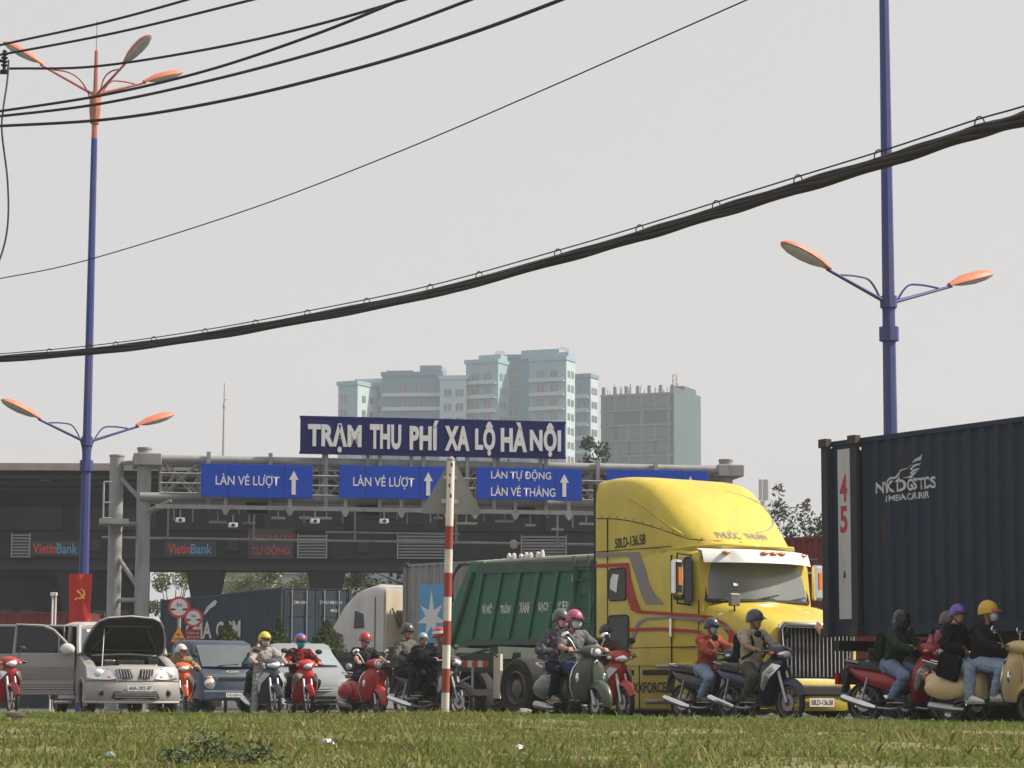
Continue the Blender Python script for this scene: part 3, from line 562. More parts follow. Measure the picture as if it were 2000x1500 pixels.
# ------------------------------------------------------------------ street lamps
LBLUE = mat('lamp_blue', (.024, .042, .2), .45, 0, .22, 1.5, dirt=.4, dcol=(.14, .1, .09)); LMAST = mat('lamp_mast_red', (.42, .13, .085), .5, 0, .2, 2, dirt=.3); LORG = mat('lamp_orange', (.62, .19, .095), .4, 0, .12, 3, dirt=.15)
LGLASS = mat('lamp_bowl', (.45, .45, .44), .25, 0, .15, 6, dirt=.4)
def lamp_post(px, Y, label, top=True, lean=0.):
    p = ground(px, Y); e = empty('street_lamp', p, 0, label, 'street lamp', 'blue street lamps with orange heads')
    if not top: e.scale = (1.12, 1.12, 1.0)
    H, za = 14.0, 6.05
    if not top: za = at(1742, 590, Y).z; H = 14.4
    def pole(z0, z1, r0, r1, m, nm):
        mb = MB(); mb.tube([(0, 0, z0), (0, 0, z1)], [r0, r1], 8); mb.build(nm, m, e, smooth=20)
    pole(0, H * .925, .125, .07, LBLUE, 'pole'); pole(H * .925 + .002, H + 1.0, .068, .04, LMAST, 'mast_head')
    mb = MB(); mb.lathe([(.2, 0), (.2, .03), (.16, .05)], ax='z', n=8, cap=True); mb.build('base_plate', LBLUE, e)
    mb = MB(); mb.tube([(0, 0, H + 1.0), (0, 0, H + 1.7)], .012, 5); mb.build('lightning_rod', GAL, e)
    mb = MB(); mb.lathe([(.1, -.5), (.13, -.2), (.13, .1), (.07, .25)], (0, 0, H - .2), 'z', 10, cap=True); mb.build('collar', LMAST, e)
    mb = MB(); mb.lathe([(.15, -.12), (.15, .12)], (0, 0, za - .55), 'z', 8, cap=True); mb.build('clamp', LBLUE, e); mb = MB(); mb.lathe([(.13, -.1), (.13, .1)], (0, 0, za), 'z', 8, cap=True); mb.build('clamp', LBLUE, e)
    def arm(ang, z, m, rise, length, s=1.0):
        d = Vector((math.cos(ang), math.sin(ang), 0)); up = Vector((0, 0, 1)); o = d * .08 + up * z
        mb = MB(); tip = d * length + up * (z + rise)
        mb.tube([o, tip], [.034, .026], 7)
        mb.tube(bezier([d * .09 + up * (z - .55), d * .12 + up * (z - .1), d * (length * .28) + up * (z + .3), d * (length * .5) + up * (z + rise * .5 + .16), d * (length * .78) + up * (z + rise * .8 + .02)], 5), .018, 6)
        a = mb.build('arm', m, e)
        t = (tip - o).normalized(); side = t.cross(up).normalized(); u2 = side.cross(t)
        def P(x, y, w): return tip + t * x * s + side * y * s + u2 * w * s
        prof = [(-.05, .05, .05), (.05, .07, .07), (.25, .13, .12), (.5, .165, .13), (.72, .16, .12), (.88, .11, .08), (.96, .03, .03)]
        mb = MB(); mb.loft([[P(x, w * math.cos(q), h * math.sin(q) + .02) for q in [math.pi * i / 8 for i in range(9)]] + [P(x, w * .9 * c, .015) for c in (-.6, 0, .6)] for x, w, h in prof]); hd = mb.build('lamp_head', LORG, e, smooth=60)
        mb = MB(); mb.loft([[P(x, w * .93 * math.cos(q), -hh * math.sin(q) + .008) for q in [math.pi * i / 8 for i in range(9)]] + [P(x, w * .8 * c, .012) for c in (-.6, 0, .6)] for x, w, hh in [(.12, .09, .02), (.25, .13, .05), (.5, .16, .075), (.72, .155, .065), (.88, .1, .03), (.93, .04, .012)]]); mb.build('bowl', LGLASS, hd, smooth=60)
    al = math.atan2(-.58, -.81)
    arm(al, za, LBLUE, .42, 1.2 if top else 1.25); arm(al + math.pi, za, LBLUE, .42, 1.28 if top else 1.35)
    arm(rad(190), H, LMAST, .62, 1.25); arm(rad(-38), H, LMAST, .55, .95); arm(rad(28), H, LMAST, .4, 1.2)
    return e
lamp_post(157, 57., 'tall blue street lamp behind the silver van, red banner at its foot')
lamp_post(1747.5, 43., 'tall blue street lamp rising behind the dark blue container', top=False)
FLAG = mat('banner_red', (.5, .03, .022), .75, 0, .12, 3, bump=.3, bscale=12)
FY = mat('banner_yellow', (.85, .55, .05), .7)
p = at(155, 1215, 56.75); e = empty('red_banner', (p.x, 56.75, at(155, 1220, 56.75).z), 0, 'red banner with yellow hammer and sickle on the blue lamp post', 'banner')
w, h = 42 / FPX * 57, at(155, 1121, 56.75).z - at(155, 1220, 56.75).z
mb = MB(); rows = []
for j in range(11):
    z = h * j / 10; k = 1 - .06 * math.sin(j * .5)
    rows.append([(-w / 2 * k + w * k * i / 8, -.02 - .025 * math.sin(i * 1.3 + j * .4), z) for i in range(9)] + [(w / 2 * k - w * k * i / 8, .0 - .025 * math.sin((8 - i) * 1.3 + j * .4), z) for i in range(9)])
mb.loft(rows); mb.build('cloth', FLAG, e, smooth=70)
zc = h * .61
def arc(cx_, cz_, R, a0, a1, w0, w1, n=12):
    o, i_ = [], []
    for k in range(n + 1):
        t = rad(a0 + (a1 - a0) * k / n); ww = w0 + (w1 - w0) * math.sin(math.pi * k / n) if w1 > w0 else w0; o.append((cx_ + (R + ww / 2) * math.cos(t), cz_ + (R + ww / 2) * math.sin(t))); i_.append((cx_ + (R - ww / 2) * math.cos(t), cz_ + (R - ww / 2) * math.sin(t)))
    return o + i_[::-1]
FB = frame((0, -.062, zc), (1, 0, 0), (0, 0, 1))
decal(arc(0, 0, .105, -130, 80, .012, .045), FB, FY, e, 'sickle'); decal([(-.11, -.135), (-.085, -.155), (-.05, -.115), (-.075, -.095)], FB, FY, e, 'sickle_handle')
decal([(-.075, .055), (-.045, .09), (.02, .03), (-.01, -.005)], FB, FY, e, 'hammer_head'); decal([(-.035, .04), (-.015, .06), (.115, -.105), (.09, -.125)], frame((0, -.067, zc), (1, 0, 0), (0, 0, 1)), FY, e, 'hammer_handle')

# ------------------------------------------------------------------ warning sign seen from behind, on the bank
PB = ground(869, 29.5); e = empty('warning_sign', (PB.x, 29.5, bank(PB.x, 29.5) - .05), 0, 'grey back of a triangular sign on a red and white striped pole', 'sign'); e.rotation_euler = (0, rad(.95), 0)
PW = mat('pole_white', (.72, .68, .62), .6, 0, .1, 6, dirt=.55, dcol=(.25, .2, .15)); PR = mat('pole_red', (.3, .045, .03), .6, 0, .15, 6, dirt=.3); SB = mat('sign_back', (.26, .27, .27), .55, .2, .12, 4, dirt=.3)
zz = [at(872, y, 29.5).z - e.location.z for y in (1420, 1353, 1306, 1260, 1213, 1166, 1119, 1073, 1028, 900)]
for k in range(9):
    mb = MB(); mb.tube([(0, 0, zz[k] + (.001 if k else 0)), (0, 0, zz[k + 1])], .046, 14, cap=True); mb.build('pole_band', PR if k % 2 else PW, e)
z0 = at(872, 1003, 29.5).z - e.location.z; z1 = at(872, 890, 29.5).z - e.location.z
def rtri(w, h, r, n=5):
    V = [Vector((-w / 2, 0)), Vector((w / 2, 0)), Vector((0, h))]; out = []
    for i in range(3):
        p, a, b = V[i], V[i - 1], V[(i + 1) % 3]; d1, d2 = (a - p).normalized(), (b - p).normalized()
        for k in range(n + 1):
            t = k / n; q = (p + d1 * r) * (1 - t) ** 2 + p * 2 * t * (1 - t) + (p + d2 * r) * t * t; out.append((q.x, q.y))
    return out
mb = MB(); mb.prism([(x + .015, y + z0) for x, y in rtri(.73, z1 - z0, .05)], 'y', .06, .075); mb.build('sign_plate', SB, e, smooth=0)
mb = MB(); mb.b2(-.1, .1, .035, .06, z0 + .12, z0 + .17); mb.b2(-.08, .08, .035, .06, z0 + .4, z0 + .44); mb.build('clamp', STEEL, e, smooth=0)
mb = MB(); mb.lathe([(.047, 0), (.047, .02), (.02, .05)], (0, 0, zz[-1]), 'z', 14, cap=True); mb.build('cap', SB, e)
mb = MB()
for k in range(5): mb.ell((random.uniform(-.012, .012), -.044, zz[-2] + .35 + k * .12), (.012, .006, random.uniform(.012, .03)), 6, 4)
mb.build('rust_spot', mat('rust', (.06, .035, .025), .9), e)

# ------------------------------------------------------------------ height limit signs by the gantry
SR = mat('sign_red', (.55, .05, .035), .45); SYEL = mat('sign_yellow', (.8, .42, .03), .5)
def disc(r, n=28): return [(r * math.cos(2 * math.pi * k / n), r * math.sin(2 * math.pi * k / n)) for k in range(n)]
def round_sign(px, py, rpx, Y, label, extra):
    c = at(px, py, Y); r = rpx / FPX * Y; e = empty('height_limit_sign', (c.x, Y, 0), 0, label, 'sign', 'round height limit signs')
    mb = MB(); mb.tube([(0, .05, 0), (0, .05, c.z + r * .6)], .045, 8); mb.build('pole', GAL, e)
    F = lambda y, z=c.z: frame((0, y, z), (1, 0, 0), (0, 0, 1))
    decal(disc(r), F(0), SR, e, 'disc', .02); decal(disc(r * .77), F(-.0215), SWHITE, e, 'disc_face', .004)
    text('3m', r * .5, r * .34, INK, e, F(-.028, c.z + r * .22), .02)
    for s in (-1, 1): decal([(s * r * .72, -.03), (s * r * .3, -.015), (s * r * .3, .015), (s * r * .72, .03)], F(-.028, c.z - r * .2), INK, e, 'arrow')
    if extra == 'tri':
        t = at(px, 1255, Y).z; hh = at(px, 1222, Y).z - t; decal(rtri(33 / FPX * Y, hh, .05), F(-.02, t), SR, e, 'warning_plate', .01); decal([(x * .86, y * .86 + .025) for x, y in rtri(33 / FPX * Y, hh, .05)], F(-.034, t), SYEL, e, 'warning_face')
        text('CHẬM', .26, .1, INK, e, F(-.042, t + .09), .02); text('ĐI', .1, .08, INK, e, F(-.042, t + .2), .02)
    else:
        t = at(px, 1250, Y).z; decal([(-.2, 0), (.2, 0), (.2, .28), (-.2, .28)], F(-.02, t), mat('maroon_plate', (.3, .04, .035), .5), e, 'text_plate', .01)
        text('CẤM XE', .3, .07, SWHITE, e, F(-.034, t + .19)); text('QUÁ KHỔ', .32, .07, SWHITE, e, F(-.034, t + .08))
        decal([(x, y) for x, y in rtri(.34, .3, .04)], F(-.02, t - .42), SYEL, e, 'warning_plate', .01)
round_sign(350, 1186, 21, 66, 'larger round 3m height limit sign above a yellow triangle', 'tri')
round_sign(378, 1207, 18, 68, 'smaller round 3m height limit sign above a maroon plate', 'txt')
for px, Y, yt in ((97, 70, 1160), (103, 70.6, 1166)):
    p = ground(px, Y); h = at(px, yt, Y).z; e = empty('lane_post', p, 0, 'thin white post with a small lamp in front of the red container' if px == 97 else 'thin white post just behind the lamp topped post', 'post', 'thin posts before the red container')
    mb = MB(); mb.tube([(0, 0, 0), (0, 0, h)], .03, 6); mb.build('post', PW, e)
    if px == 97: mb = MB(); mb.b2(-.06, .12, -.05, .05, h - .06, h + .04); mb.build('lamp', WHITE, e, smooth=0, bevel=.01)

# ------------------------------------------------------------------ topiary cones
for i, (px, yt, wpx, lab) in enumerate(((440, 1213, 52, 'clipped conical shrub above the blue truck cab'), (541, 1208, 42, 'narrow conical shrub between the yellow and blue helmets'), (636, 1212, 62, 'widest conical shrub in front of the dark container doors'))):
    Y = 66.; p = ground(px, Y); H = at(px, yt, Y).z; R = wpx / FPX * Y * .5; e = empty('conical_shrub', p, 0, lab, 'shrub', 'clipped conical shrubs on the median')
    mb = MB(); mb.tube([(0, 0, 0), (0, 0, H * .7)], [.05, .02], 6); mb.build('trunk', BARK, e)
    r = np.random.default_rng(40 + i); n = 6000; z = r.random(n) ** 1.25; z0 = at(px, 1292, Y).z; zz_ = z0 * .4 + (H - z0 * .4) * z; q = np.sqrt(r.uniform(.2, 1, n)) * R * 2.8 * (1 - z) ** .9 * (1 + .12 * r.normal(size=n)); a = r.random(n) * 6.283
    q = q * (1 + .15 * np.sin(a * 3 + z * 9))
    blades('crown', leaf_faces(np.stack([np.cos(a) * q, np.sin(a) * q, zz_], 1), .1, i, ), LEAFA, e)

# ------------------------------------------------------------------ overhead lines
WIRE = mat('cable_black', (.012, .008, .008), .7, 0, .2, 8)
def extend(P, a=True, b=True):                        # the line runs on past the frame toward its next poles
    t0 = (P[0] - P[2]).normalized(); t1 = (P[-1] - P[-3]).normalized(); up = Vector((0, 0, .012))
    return ([P[0] + t0 * k * 3 + up * k * k for k in range(6, 0, -1)] if a else []) + P + ([P[-1] + t1 * k * 3 + up * k * k * .4 for k in range(1, 7)] if b else [])
def wire(name, pts, r, label, n=10, group='overhead lines crossing the sky', ends=(True, True)):
    P = extend(bezier([at(*p) for p in pts], n), *ends); mb = MB(); mb.tube(P, r, 7); o = mb.build(name, WIRE, None, smooth=60); tag(o, label, 'cable', group); return P
wire('overhead_cable', [(-120, 118, 33), (0, 88, 32), (200, 44, 30), (370, -2, 28.5), (560, -60, 27)], .016, 'topmost overhead cable leaving the frame above the lamp heads')
wire('overhead_cable', [(-120, 128, 33), (0, 107, 32), (230, 63, 30), (490, 0, 27.5), (700, -55, 26)], .016, 'second overhead cable from the top, running through the insulator')
wire('overhead_cable', [(15, 134, 32), (182, 130, 30.8), (400, 97, 29), (600, 53, 27), (790, -1, 25), (960, -55, 24)], .016, 'overhead cable starting at the insulator and crossing the upper lamp mast', ends=(False, True))
wire('overhead_cable', [(-120, 231, 32), (0, 217, 31), (200, 186, 29.5), (400, 139, 28), (600, 73, 26), (770, 5, 24.4), (900, -55, 23)], .017, 'overhead cable just under the triple lamp arms')
wire('overhead_cable', [(-120, 238, 32), (0, 227, 31), (200, 202, 29.5), (440, 150, 27.5), (700, 78, 25), (920, -1, 23), (1060, -60, 22)], .017, 'overhead cable crossing the orange mast collar')
wire('overhead_cable', [(-120, 250, 31), (0, 246, 30), (220, 232, 28.5), (450, 194, 26.8), (700, 133, 25), (900, 72, 23), (1100, -2, 21.4), (1240, -62, 20)], .018, 'lowest of the fan of thick overhead cables')
wire('overhead_cable', [(-120, 565, 38), (0, 544, 37), (170, 508, 35.5), (480, 411, 33), (760, 304, 30.5), (1030, 189, 28), (1250, 92, 26), (1462, -2, 24), (1600, -66, 23)], .008, 'single thin wire crossing the empty middle of the sky')
wire('jumper_cable', [(17, 118, 31.9), (14, 160, 31.5), (6, 215, 31), (4, 260, 30.4), (15, 355, 30.2), (15, 440, 30), (0, 505, 29.8), (-30, 560, 29.5)], .012, 'drooping jumper cable hanging down from the insulator', ends=(False, False))
p = at(8, 140, 32); e = empty('insulator', (p.x, 32, p.z), 0, 'dark ribbed insulator gripping the top cables', 'insulator')
mb = MB(); h = at(8, 97, 32).z - p.z
mb.lathe([(.015, 0), (.03, h * .05), (.02, h * .2)] + [q for k in range(4) for q in ((.02, h * (.22 + k * .17)), (.046, h * (.27 + k * .17)), (.046, h * (.31 + k * .17)), (.02, h * (.36 + k * .17)))] + [(.03, h * .95), (.0, h)], ax='z', n=10); mb.build('ribbed_body', WIRE, e)
mb = MB(); mb.b2(-.05, .06, -.02, .02, -.03, .02); mb.build('clamp', WIRE, e, smooth=0)
mb = MB(); mb.tube([(-.03, 0, h * .5), (-1.6, .6, h * .5)], .02, 6); mb.build('bracket_arm', WIRE, e)
# thick bundle under its messenger wire
BP = [(-140, 709, 38.5), (0, 701, 37), (200, 684, 34.5), (400, 657, 32), (600, 622, 29.8), (840, 574, 27), (1090, 507, 24.3), (1250, 461, 22.7), (1400, 415, 21.3), (1560, 366, 19.9), (1740, 312, 18.4), (1900, 260, 17.2), (2000, 232, 16.5), (2150, 182, 15.5)]
P = extend(bezier([at(*p) for p in BP], 8)); k = len(P)
e = empty('cable_bundle', P[0], 0, 'thick black bundle of lashed telephone cables crossing the whole view', 'cable bundle', 'overhead lines crossing the sky')
O = P[0]
for j in range(6):
    a = j * 1.047; mb = MB(); mb.tube([q - O + Vector((math.cos(a + i * .11) * .02, math.sin(a + i * .11) * .03, math.sin(a + i * .11) * .036 + .005 * math.sin(i * .9 + j))) for i, q in enumerate(P)], [.022 + .004 * math.sin(i * .37 + j * 2) for i in range(k)], 6); mb.build('cable_strand', WIRE, e, smooth=60)
MS = [(p[0], p[1] - (10 + 15 * max(0, p[0]) / 2000), p[2]) for p in BP]; Pm = extend(bezier([at(*p) for p in MS], 8))
mb = MB(); mb.tube([q - O for q in Pm], .007, 5); mb.build('messenger_wire', WIRE, e, smooth=60)
mb = MB(); mb.tube([q - O + Vector((0, .05, -.035)) for q in Pm], .005, 5); mb.build('messenger_wire', WIRE, e, smooth=60)
def near(px): return min(range(k), key=lambda i: abs(1000 + (P[i].x / P[i].y) * FPX - px))
for px in (80, 160, 225, 305, 390, 485, 590, 715, 838, 950, 1090, 1245, 1405, 1570, 1740, 1930):
    i = near(px); a = P[i] - O; b = Pm[i] - O; mb = MB(); hgt = max((b - a).z, .04)
    mb.tube([a + Vector((.035 * math.sin(t), .03, hgt * .5 + (hgt * .5 + .02) * math.cos(t))) for t in [2 * math.pi * j / 14 for j in range(15)]], .0055, 5); mb.build('hanger_ring', WIRE, e, smooth=60)

# ------------------------------------------------------------------ litter and weeds on the bank
BAG = mat('white_bag', (.45, .47, .47), .5, 0, .1, 20)
def crumple(name, px, py, s, label, m, seed):
    r = np.random.default_rng(seed); Y = 31.
    for _ in range(60):
        p = at(px, py, Y); d = p.z - bank(p.x, Y)
        if d > -.003 and _ > 0: break
        Y -= .3
    Y = min(range(120, 312), key=lambda k: abs(at(px, py, k / 10).z - bank(at(px, py, k / 10).x, k / 10))) / 10
    p = at(px, py, Y); mb = MB(); rings = []
    for j in range(6):
        t = math.pi * j / 5; rings.append([(s * (1 + .35 * r.normal()) * math.sin(t) * math.cos(a), s * .6 * (1 + .3 * r.normal()) * math.sin(t) * math.sin(a), s * .38 * (math.cos(t) + 1) + .02 * r.random()) for a in [6.283 * i / 9 for i in range(9)]])
    mb.loft(rings); o = mb.build(name, m, None, smooth=50); o.location = (p.x, Y, bank(p.x, Y) + .01); tag(o, label, 'litter'); return o
crumple('plastic_bag', 636, 1462, .045, 'crumpled white plastic bag low on the grass', BAG, 1)
crumple('plastic_bag', 704, 1411, .05, 'white bag near the crest below the red scooter', BAG, 2)
crumple('paper_scrap', 214, 1487, .03, 'small pale green scrap near the lower left of the grass', mat('scrap', (.4, .55, .5), .6), 3)
crumple('paper_scrap', 1012, 1470, .03, 'small pale scrap in the grass right of the striped pole', BAG, 4)
crumple('broken_twig', 30, 1407, .09, 'grey broken clod of debris at the left crest of the bank', mat('clod', (.2, .17, .14), .9), 5)
crumple('stone', 1025, 1396, .1, 'pale stone lying on the crest before the big truck wheel', mat('stone_grey', (.3, .29, .25), .9), 6)
WEED = mat('weed_leaf', (.07, .1, .04), .7, 0, .4, 3, island=.5)
for i, (px, Y, hh, rr, n) in enumerate(((412, 13.3, .15, .16, 330), (345, 12.9, .09, .1, 150), (500, 13.1, .12, .13, 190))):
    p = ground(px, Y); e = empty('weed_clump', (p.x, Y, bank(p.x, Y)), 0, ('largest dark leafy weed clump at the bottom edge', 'small weed at the left of the dark weed clump', 'weed tuft right of the largest dark weed clump')[i], 'weed', 'dark weeds on the bank')
    r = np.random.default_rng(60 + i); C = np.stack([r.normal(0, rr * .5, n), r.normal(0, rr * .5, n), r.random(n) * hh], 1); C[:, 2] *= np.clip(1 - (C[:, 0] / (rr * 1.5)) ** 2, .15, 1)
    blades('leaves', leaf_faces(C, .035, 60 + i), WEED, e)
    mb = MB()
    for k in range(8): mb.tube([(0, 0, 0), tuple(C[k] * np.array([1, 1, 1.0]))], .003, 4)
    mb.build('stem', BARK, e)
# ------------------------------------------------------------------ shared vehicle pieces
def wheel(name, parent, c, R, w, side=-1, rim=None, spokes=0, hubr=.55, n=28, rimname='rim'):
    rim = rim if rim is not None and rim is not STEEL else RIMD; x, y, z = c; mb = MB(); h = w / 2
    mb.lathe([(R * hubr, -h * .8), (R * .82, -h), (R * .96, -h * .82), (R, -h * .5), (R, h * .5), (R * .96, h * .82), (R * .82, h), (R * hubr, h * .8), (R * hubr, -h * .8)], c, 'y', n); t = mb.build(name, RUBBER, parent, smooth=40)
    mb = MB(); f = side * h
    if spokes:
        mb.lathe([(R * hubr * 1.02, -h * .7), (R * hubr * .9, -h * .5), (R * hubr * .9, h * .5), (R * hubr * 1.02, h * .7), (R * hubr * 1.02, -h * .7)], c, 'y', n)
        mb.lathe([(0, -h * .9), (R * .14, -h * .8), (R * .14, h * .8), (0, h * .9)], c, 'y', 12)
        for k in range(spokes):
            a = 2 * math.pi * k / spokes; mb.box((x + math.cos(a) * R * hubr * .5, y, z + math.sin(a) * R * hubr * .5), (R * hubr, h * .5, R * .09), Matrix.Rotation(-a, 3, 'Y'))
    else:
        mb.lathe([(R * hubr * 1.03, f * .85), (R * hubr * .95, f * .95), (R * hubr * .85, f * .35), (R * .32, f * .2), (R * .28, f * .8), (R * .12, f * .95), (0, f * .95)], c, 'y', n)
        for k in range(8):
            a = math.pi * k / 4; mb.ell((x + math.cos(a) * R * .38, y + f * .3, z + math.sin(a) * R * .38), (R * .04, .03, R * .04), 6, 4)
    mb.build(rimname, rim, t, smooth=40); return t
def rrect(w, h, r, n=4):
    out = []
    for cx_, cy_, a0 in ((w / 2 - r, h / 2 - r, 0), (-w / 2 + r, h / 2 - r, 90), (-w / 2 + r, -h / 2 + r, 180), (w / 2 - r, -h / 2 + r, 270)):
        out += [(cx_ + r * math.cos(rad(a0 + 90 * k / n)), cy_ + r * math.sin(rad(a0 + 90 * k / n))) for k in range(n + 1)]
    return out
def plate_sign(parent, M, s, w=.44, h=.12):
    p = decal(rrect(w, h, .015), M, PLATE, parent, 'number_plate', .008); text(s, w * .88, h * .62, INK, p, M @ Matrix.Translation((0, 0, .011)), .01)

# ------------------------------------------------------------------ yellow tractor unit
YEL = mat('truck_yellow', (.6, .475, .04), .36, 0, .1, 2., dirt=.45, dcol=(.32, .24, .09), coat=.25, rust=.14)
A = 35; TO = Vector((2.383, 42.90, 0))
e = empty('tractor_truck', TO, heading(A), 'yellow long nosed tractor truck with tall roof fairing and chrome grille', 'truck')
TF = Vector((math.sin(rad(A)), -math.cos(rad(A)), 0)); TL = Vector((math.cos(rad(A)), math.sin(rad(A)), 0))
def sp(px, py, y=-1.225):
    q = on_plane(px, py, TO + TL * y, TL) - TO; return q.dot(TF), q.z
def interp(x, T):
    for (a, u), (b, v) in zip(T, T[1:]):
        if x <= b: t = max(0, min(1, (x - a) / (b - a))); return u + (v - u) * (t if False else t * t * (3 - 2 * t) * .35 + t * .65)
    return T[-1][1]
FT = [(0, 3.93), (.45, 3.97), (1.0, 3.93), (1.35, 3.84), (1.7, 3.63), (2.0, 3.36), (2.3, 3.06), (2.52, 2.87), (2.64, 2.76)]
FWD = [(0, 1.21), (1.2, 1.22), (1.65, 1.19), (2.0, 1.12), (2.3, 1.0), (2.52, .82), (2.64, .62)]
FZ = 2.58
FNT = [(0, 13.), (.9, 9.), (1.5, 4.6), (2.1, 3.2), (2.64, 2.8)]
def fy(x, z):
    t = max(0, (z - FZ) / (interp(x, FT) - FZ)); FN = interp(x, FNT); return interp(x, FWD) * max(0, 1 - t ** FN) ** (1 / FN)
def fx_front(y, z):
    lo, hi = 1.0, 2.64
    for _ in range(24):
        m = (lo + hi) / 2
        if z < interp(m, FT) and fy(m, z) > abs(y): lo = m
        else: hi = m
    return lo
rings = []
for x in [0, .04, .3, .6, .9, 1.15, 1.35, 1.55, 1.75, 1.95, 2.1, 2.25, 2.38, 2.48, 2.56, 2.61, 2.64]:
    H, w = interp(x, FT) - FZ, interp(x, FWD); FN = interp(x, FNT); g = []
    for k in range(41):
        t = math.pi * k / 40; c, s_ = math.cos(t), math.sin(t); g.append((x, w * math.copysign(abs(c) ** (2 / FN), c), FZ + H * abs(s_) ** (2 / FN)))
    rings.append(g)
mb = MB(); mb.loft(rings); rf = mb.build('roof_fairing', YEL, e, smooth=50)
# lip under the fairing
mb = MB(); mb.loft([[(x, -w, z) for x, w, z in ((2.66, .7, 2.68),)] + [(2.3, -1.05, 2.65), (1.7, -1.2, 2.62), (1.7, 1.2, 2.62), (2.3, 1.05, 2.65), (2.66, .7, 2.68)],
                    [(2.72, -.74, 2.77), (2.34, -1.09, 2.75), (1.7, -1.23, 2.7), (1.7, 1.23, 2.7), (2.34, 1.09, 2.75), (2.72, .74, 2.77)]]); mb.build('fairing_lip', YEL, rf, smooth=30, bevel=.03)
SEAM = mat('panel_gap', (.02, .017, .01), .9, 0, .1)
sx = [0.02, .3, .6, .9, 1.2, 1.5, 1.8, 2.0, 2.2, 2.35, 2.5, 2.58]
def seamz(x): return 3.29 - .02 * x - .082 * x * x if x < 2.2 else 2.849 - .1 * (x - 2.2)
mb = MB(); mb.tube([(x, -fy(x, seamz(x)) - .001, seamz(x)) for x in sx], .008, 5); mb.build('seam', SEAM, rf)
for k in range(11):
    x = .15 + k * .22; mb = MB(); mb.ell((x, -fy(x, seamz(x) + .03) - .002, seamz(x) + .03), (.012, .006, .012), 6, 4); mb.build('rivet', SEAM, rf)
mb = MB()                                             # raised sculpted crease on the fairing flank
cr = [(x, -fy(x, z) - .0, z) for x, z in [(.8, 3.62), (1.15, 3.48), (1.5, 3.28), (1.85, 3.06), (2.1, 2.92)]]; mb.tube(bezier(cr, 4), [.004] + [.02] * 15 + [.004], 8); mb.build('crease', YEL, rf, smooth=70)
def fwarp(yc, zc): return lambda u, v: Vector((fx_front(yc + u, zc + v) + .012, yc + u, zc + v))
GREYD = mat('decal_grey', (.22, .21, .2), .5, 0, .1, 4); REDD = mat('decal_red', (.36, .02, .018), .45, 0, .1, 4)
text('PHƯỚC', .44, .15, GREYD, rf, Matrix(), .01, warp=fwarp(-.42, 2.94)); text('THUẬN', .46, .15, GREYD, rf, Matrix(), .01, warp=fwarp(.14, 2.93))
arcp = [(1.55, .78, 3.62)]
mb = MB(); band = []
for k in range(15):
    t = k / 14; y = .25 + .72 * math.sin(math.pi * t) ** .7 * (1 if True else 0); z = 3.0 + .72 * t
    band.append((fx_front(y, z) + .006, y, z, fx_front(y + .06, z) + .006, y + .06))
mb.loft([[(a, b, c), (d, f, c)] for a, b, c, d, f in band], cap=False, closed=False); mb.build('grey_arc', GREYD, rf, smooth=60)
# cab and sleeper shell
def csec(x, w, z0, z1, r=.16):
    return [(x, -w, z0), (x, -w, (z0 + z1) / 2), (x, -w, z1 - r), (x, -w + r * .3, z1 - r * .3), (x, -w + r, z1), (x, w - r, z1), (x, w - r * .3, z1 - r * .3), (x, w, z1 - r), (x, w, (z0 + z1) / 2), (x, w, z0)]
mb = MB(); mb.loft([csec(0, 1.2, .9, 2.72), csec(.05, 1.22, .88, 2.74), csec(1.9, 1.22, .86, 2.74), csec(2.0, 1.21, .86, 2.72), csec(2.45, 1.17, .9, 2.66), csec(2.56, 1.14, .9, 2.6), csec(2.66, 1.12, .9, 2.0)]); cab = mb.build('cab_shell', YEL, e, smooth=40)
mb = MB(); mb.b2(-.06, .0, -1.21, -1.12, .9, 3.85); mb.b2(-.06, 0, 1.12, 1.21, .9, 3.85); mb.b2(-.05, -.002, -1.12, 1.12, .9, 3.8); mb.build('rear_trim', BLACK, e, smooth=0)
for x in (.33, 2.0):
    mb = MB(); mb.b2(x - .006, x + .006, -1.228, -1.2, .9, 3.27 if x < 1 else 2.6); mb.build('seam', SEAM, e, smooth=0)
mb = MB(); mb.b2(.02, 2.0, -1.228, -1.2, 2.735, 2.745); mb.build('seam', SEAM, e, smooth=0); mb = MB(); mb.b2(.02, 2.55, -1.226, -1.15, 1.145, 1.155); mb.build('seam', SEAM, e, smooth=0)
SF = frame((0, -1.226, 0), (1, 0, 0), (0, 0, 1))
def sdec(pts, m, nm, th=.004, M=SF): return decal([sp(*p) for p in pts], M, m, e, nm, th)
sdec([(1165, 1080), (1248, 1078), (1260, 1110), (1268, 1142), (1280, 1162), (1298, 1180), (1262, 1180), (1254, 1165), (1240, 1120), (1228, 1086), (1165, 1088)], GREYD, 'grey_stripe')
SF2 = frame((0, -1.231, 0), (1, 0, 0), (0, 0, 1))
sdec([(1163, 1102), (1228, 1099), (1232, 1130), (1243, 1170), (1252, 1192), (1370, 1200), (1370, 1206), (1246, 1198), (1233, 1192), (1222, 1160), (1212, 1112), (1204, 1107), (1163, 1108)], REDD, 'red_stripe', M=SF2)
sdec([(1370, 1213), (1310, 1209), (1262, 1211), (1250, 1220), (1240, 1245), (1232, 1265), (1216, 1266), (1216, 1262), (1228, 1258), (1238, 1228), (1246, 1213), (1262, 1206), (1310, 1203), (1370, 1207)], GREYD, 'grey_stripe')
sdec([(1228, 1227), (1290, 1225), (1370, 1231), (1370, 1237), (1290, 1232), (1228, 1233)], REDD, 'red_stripe', M=SF2)
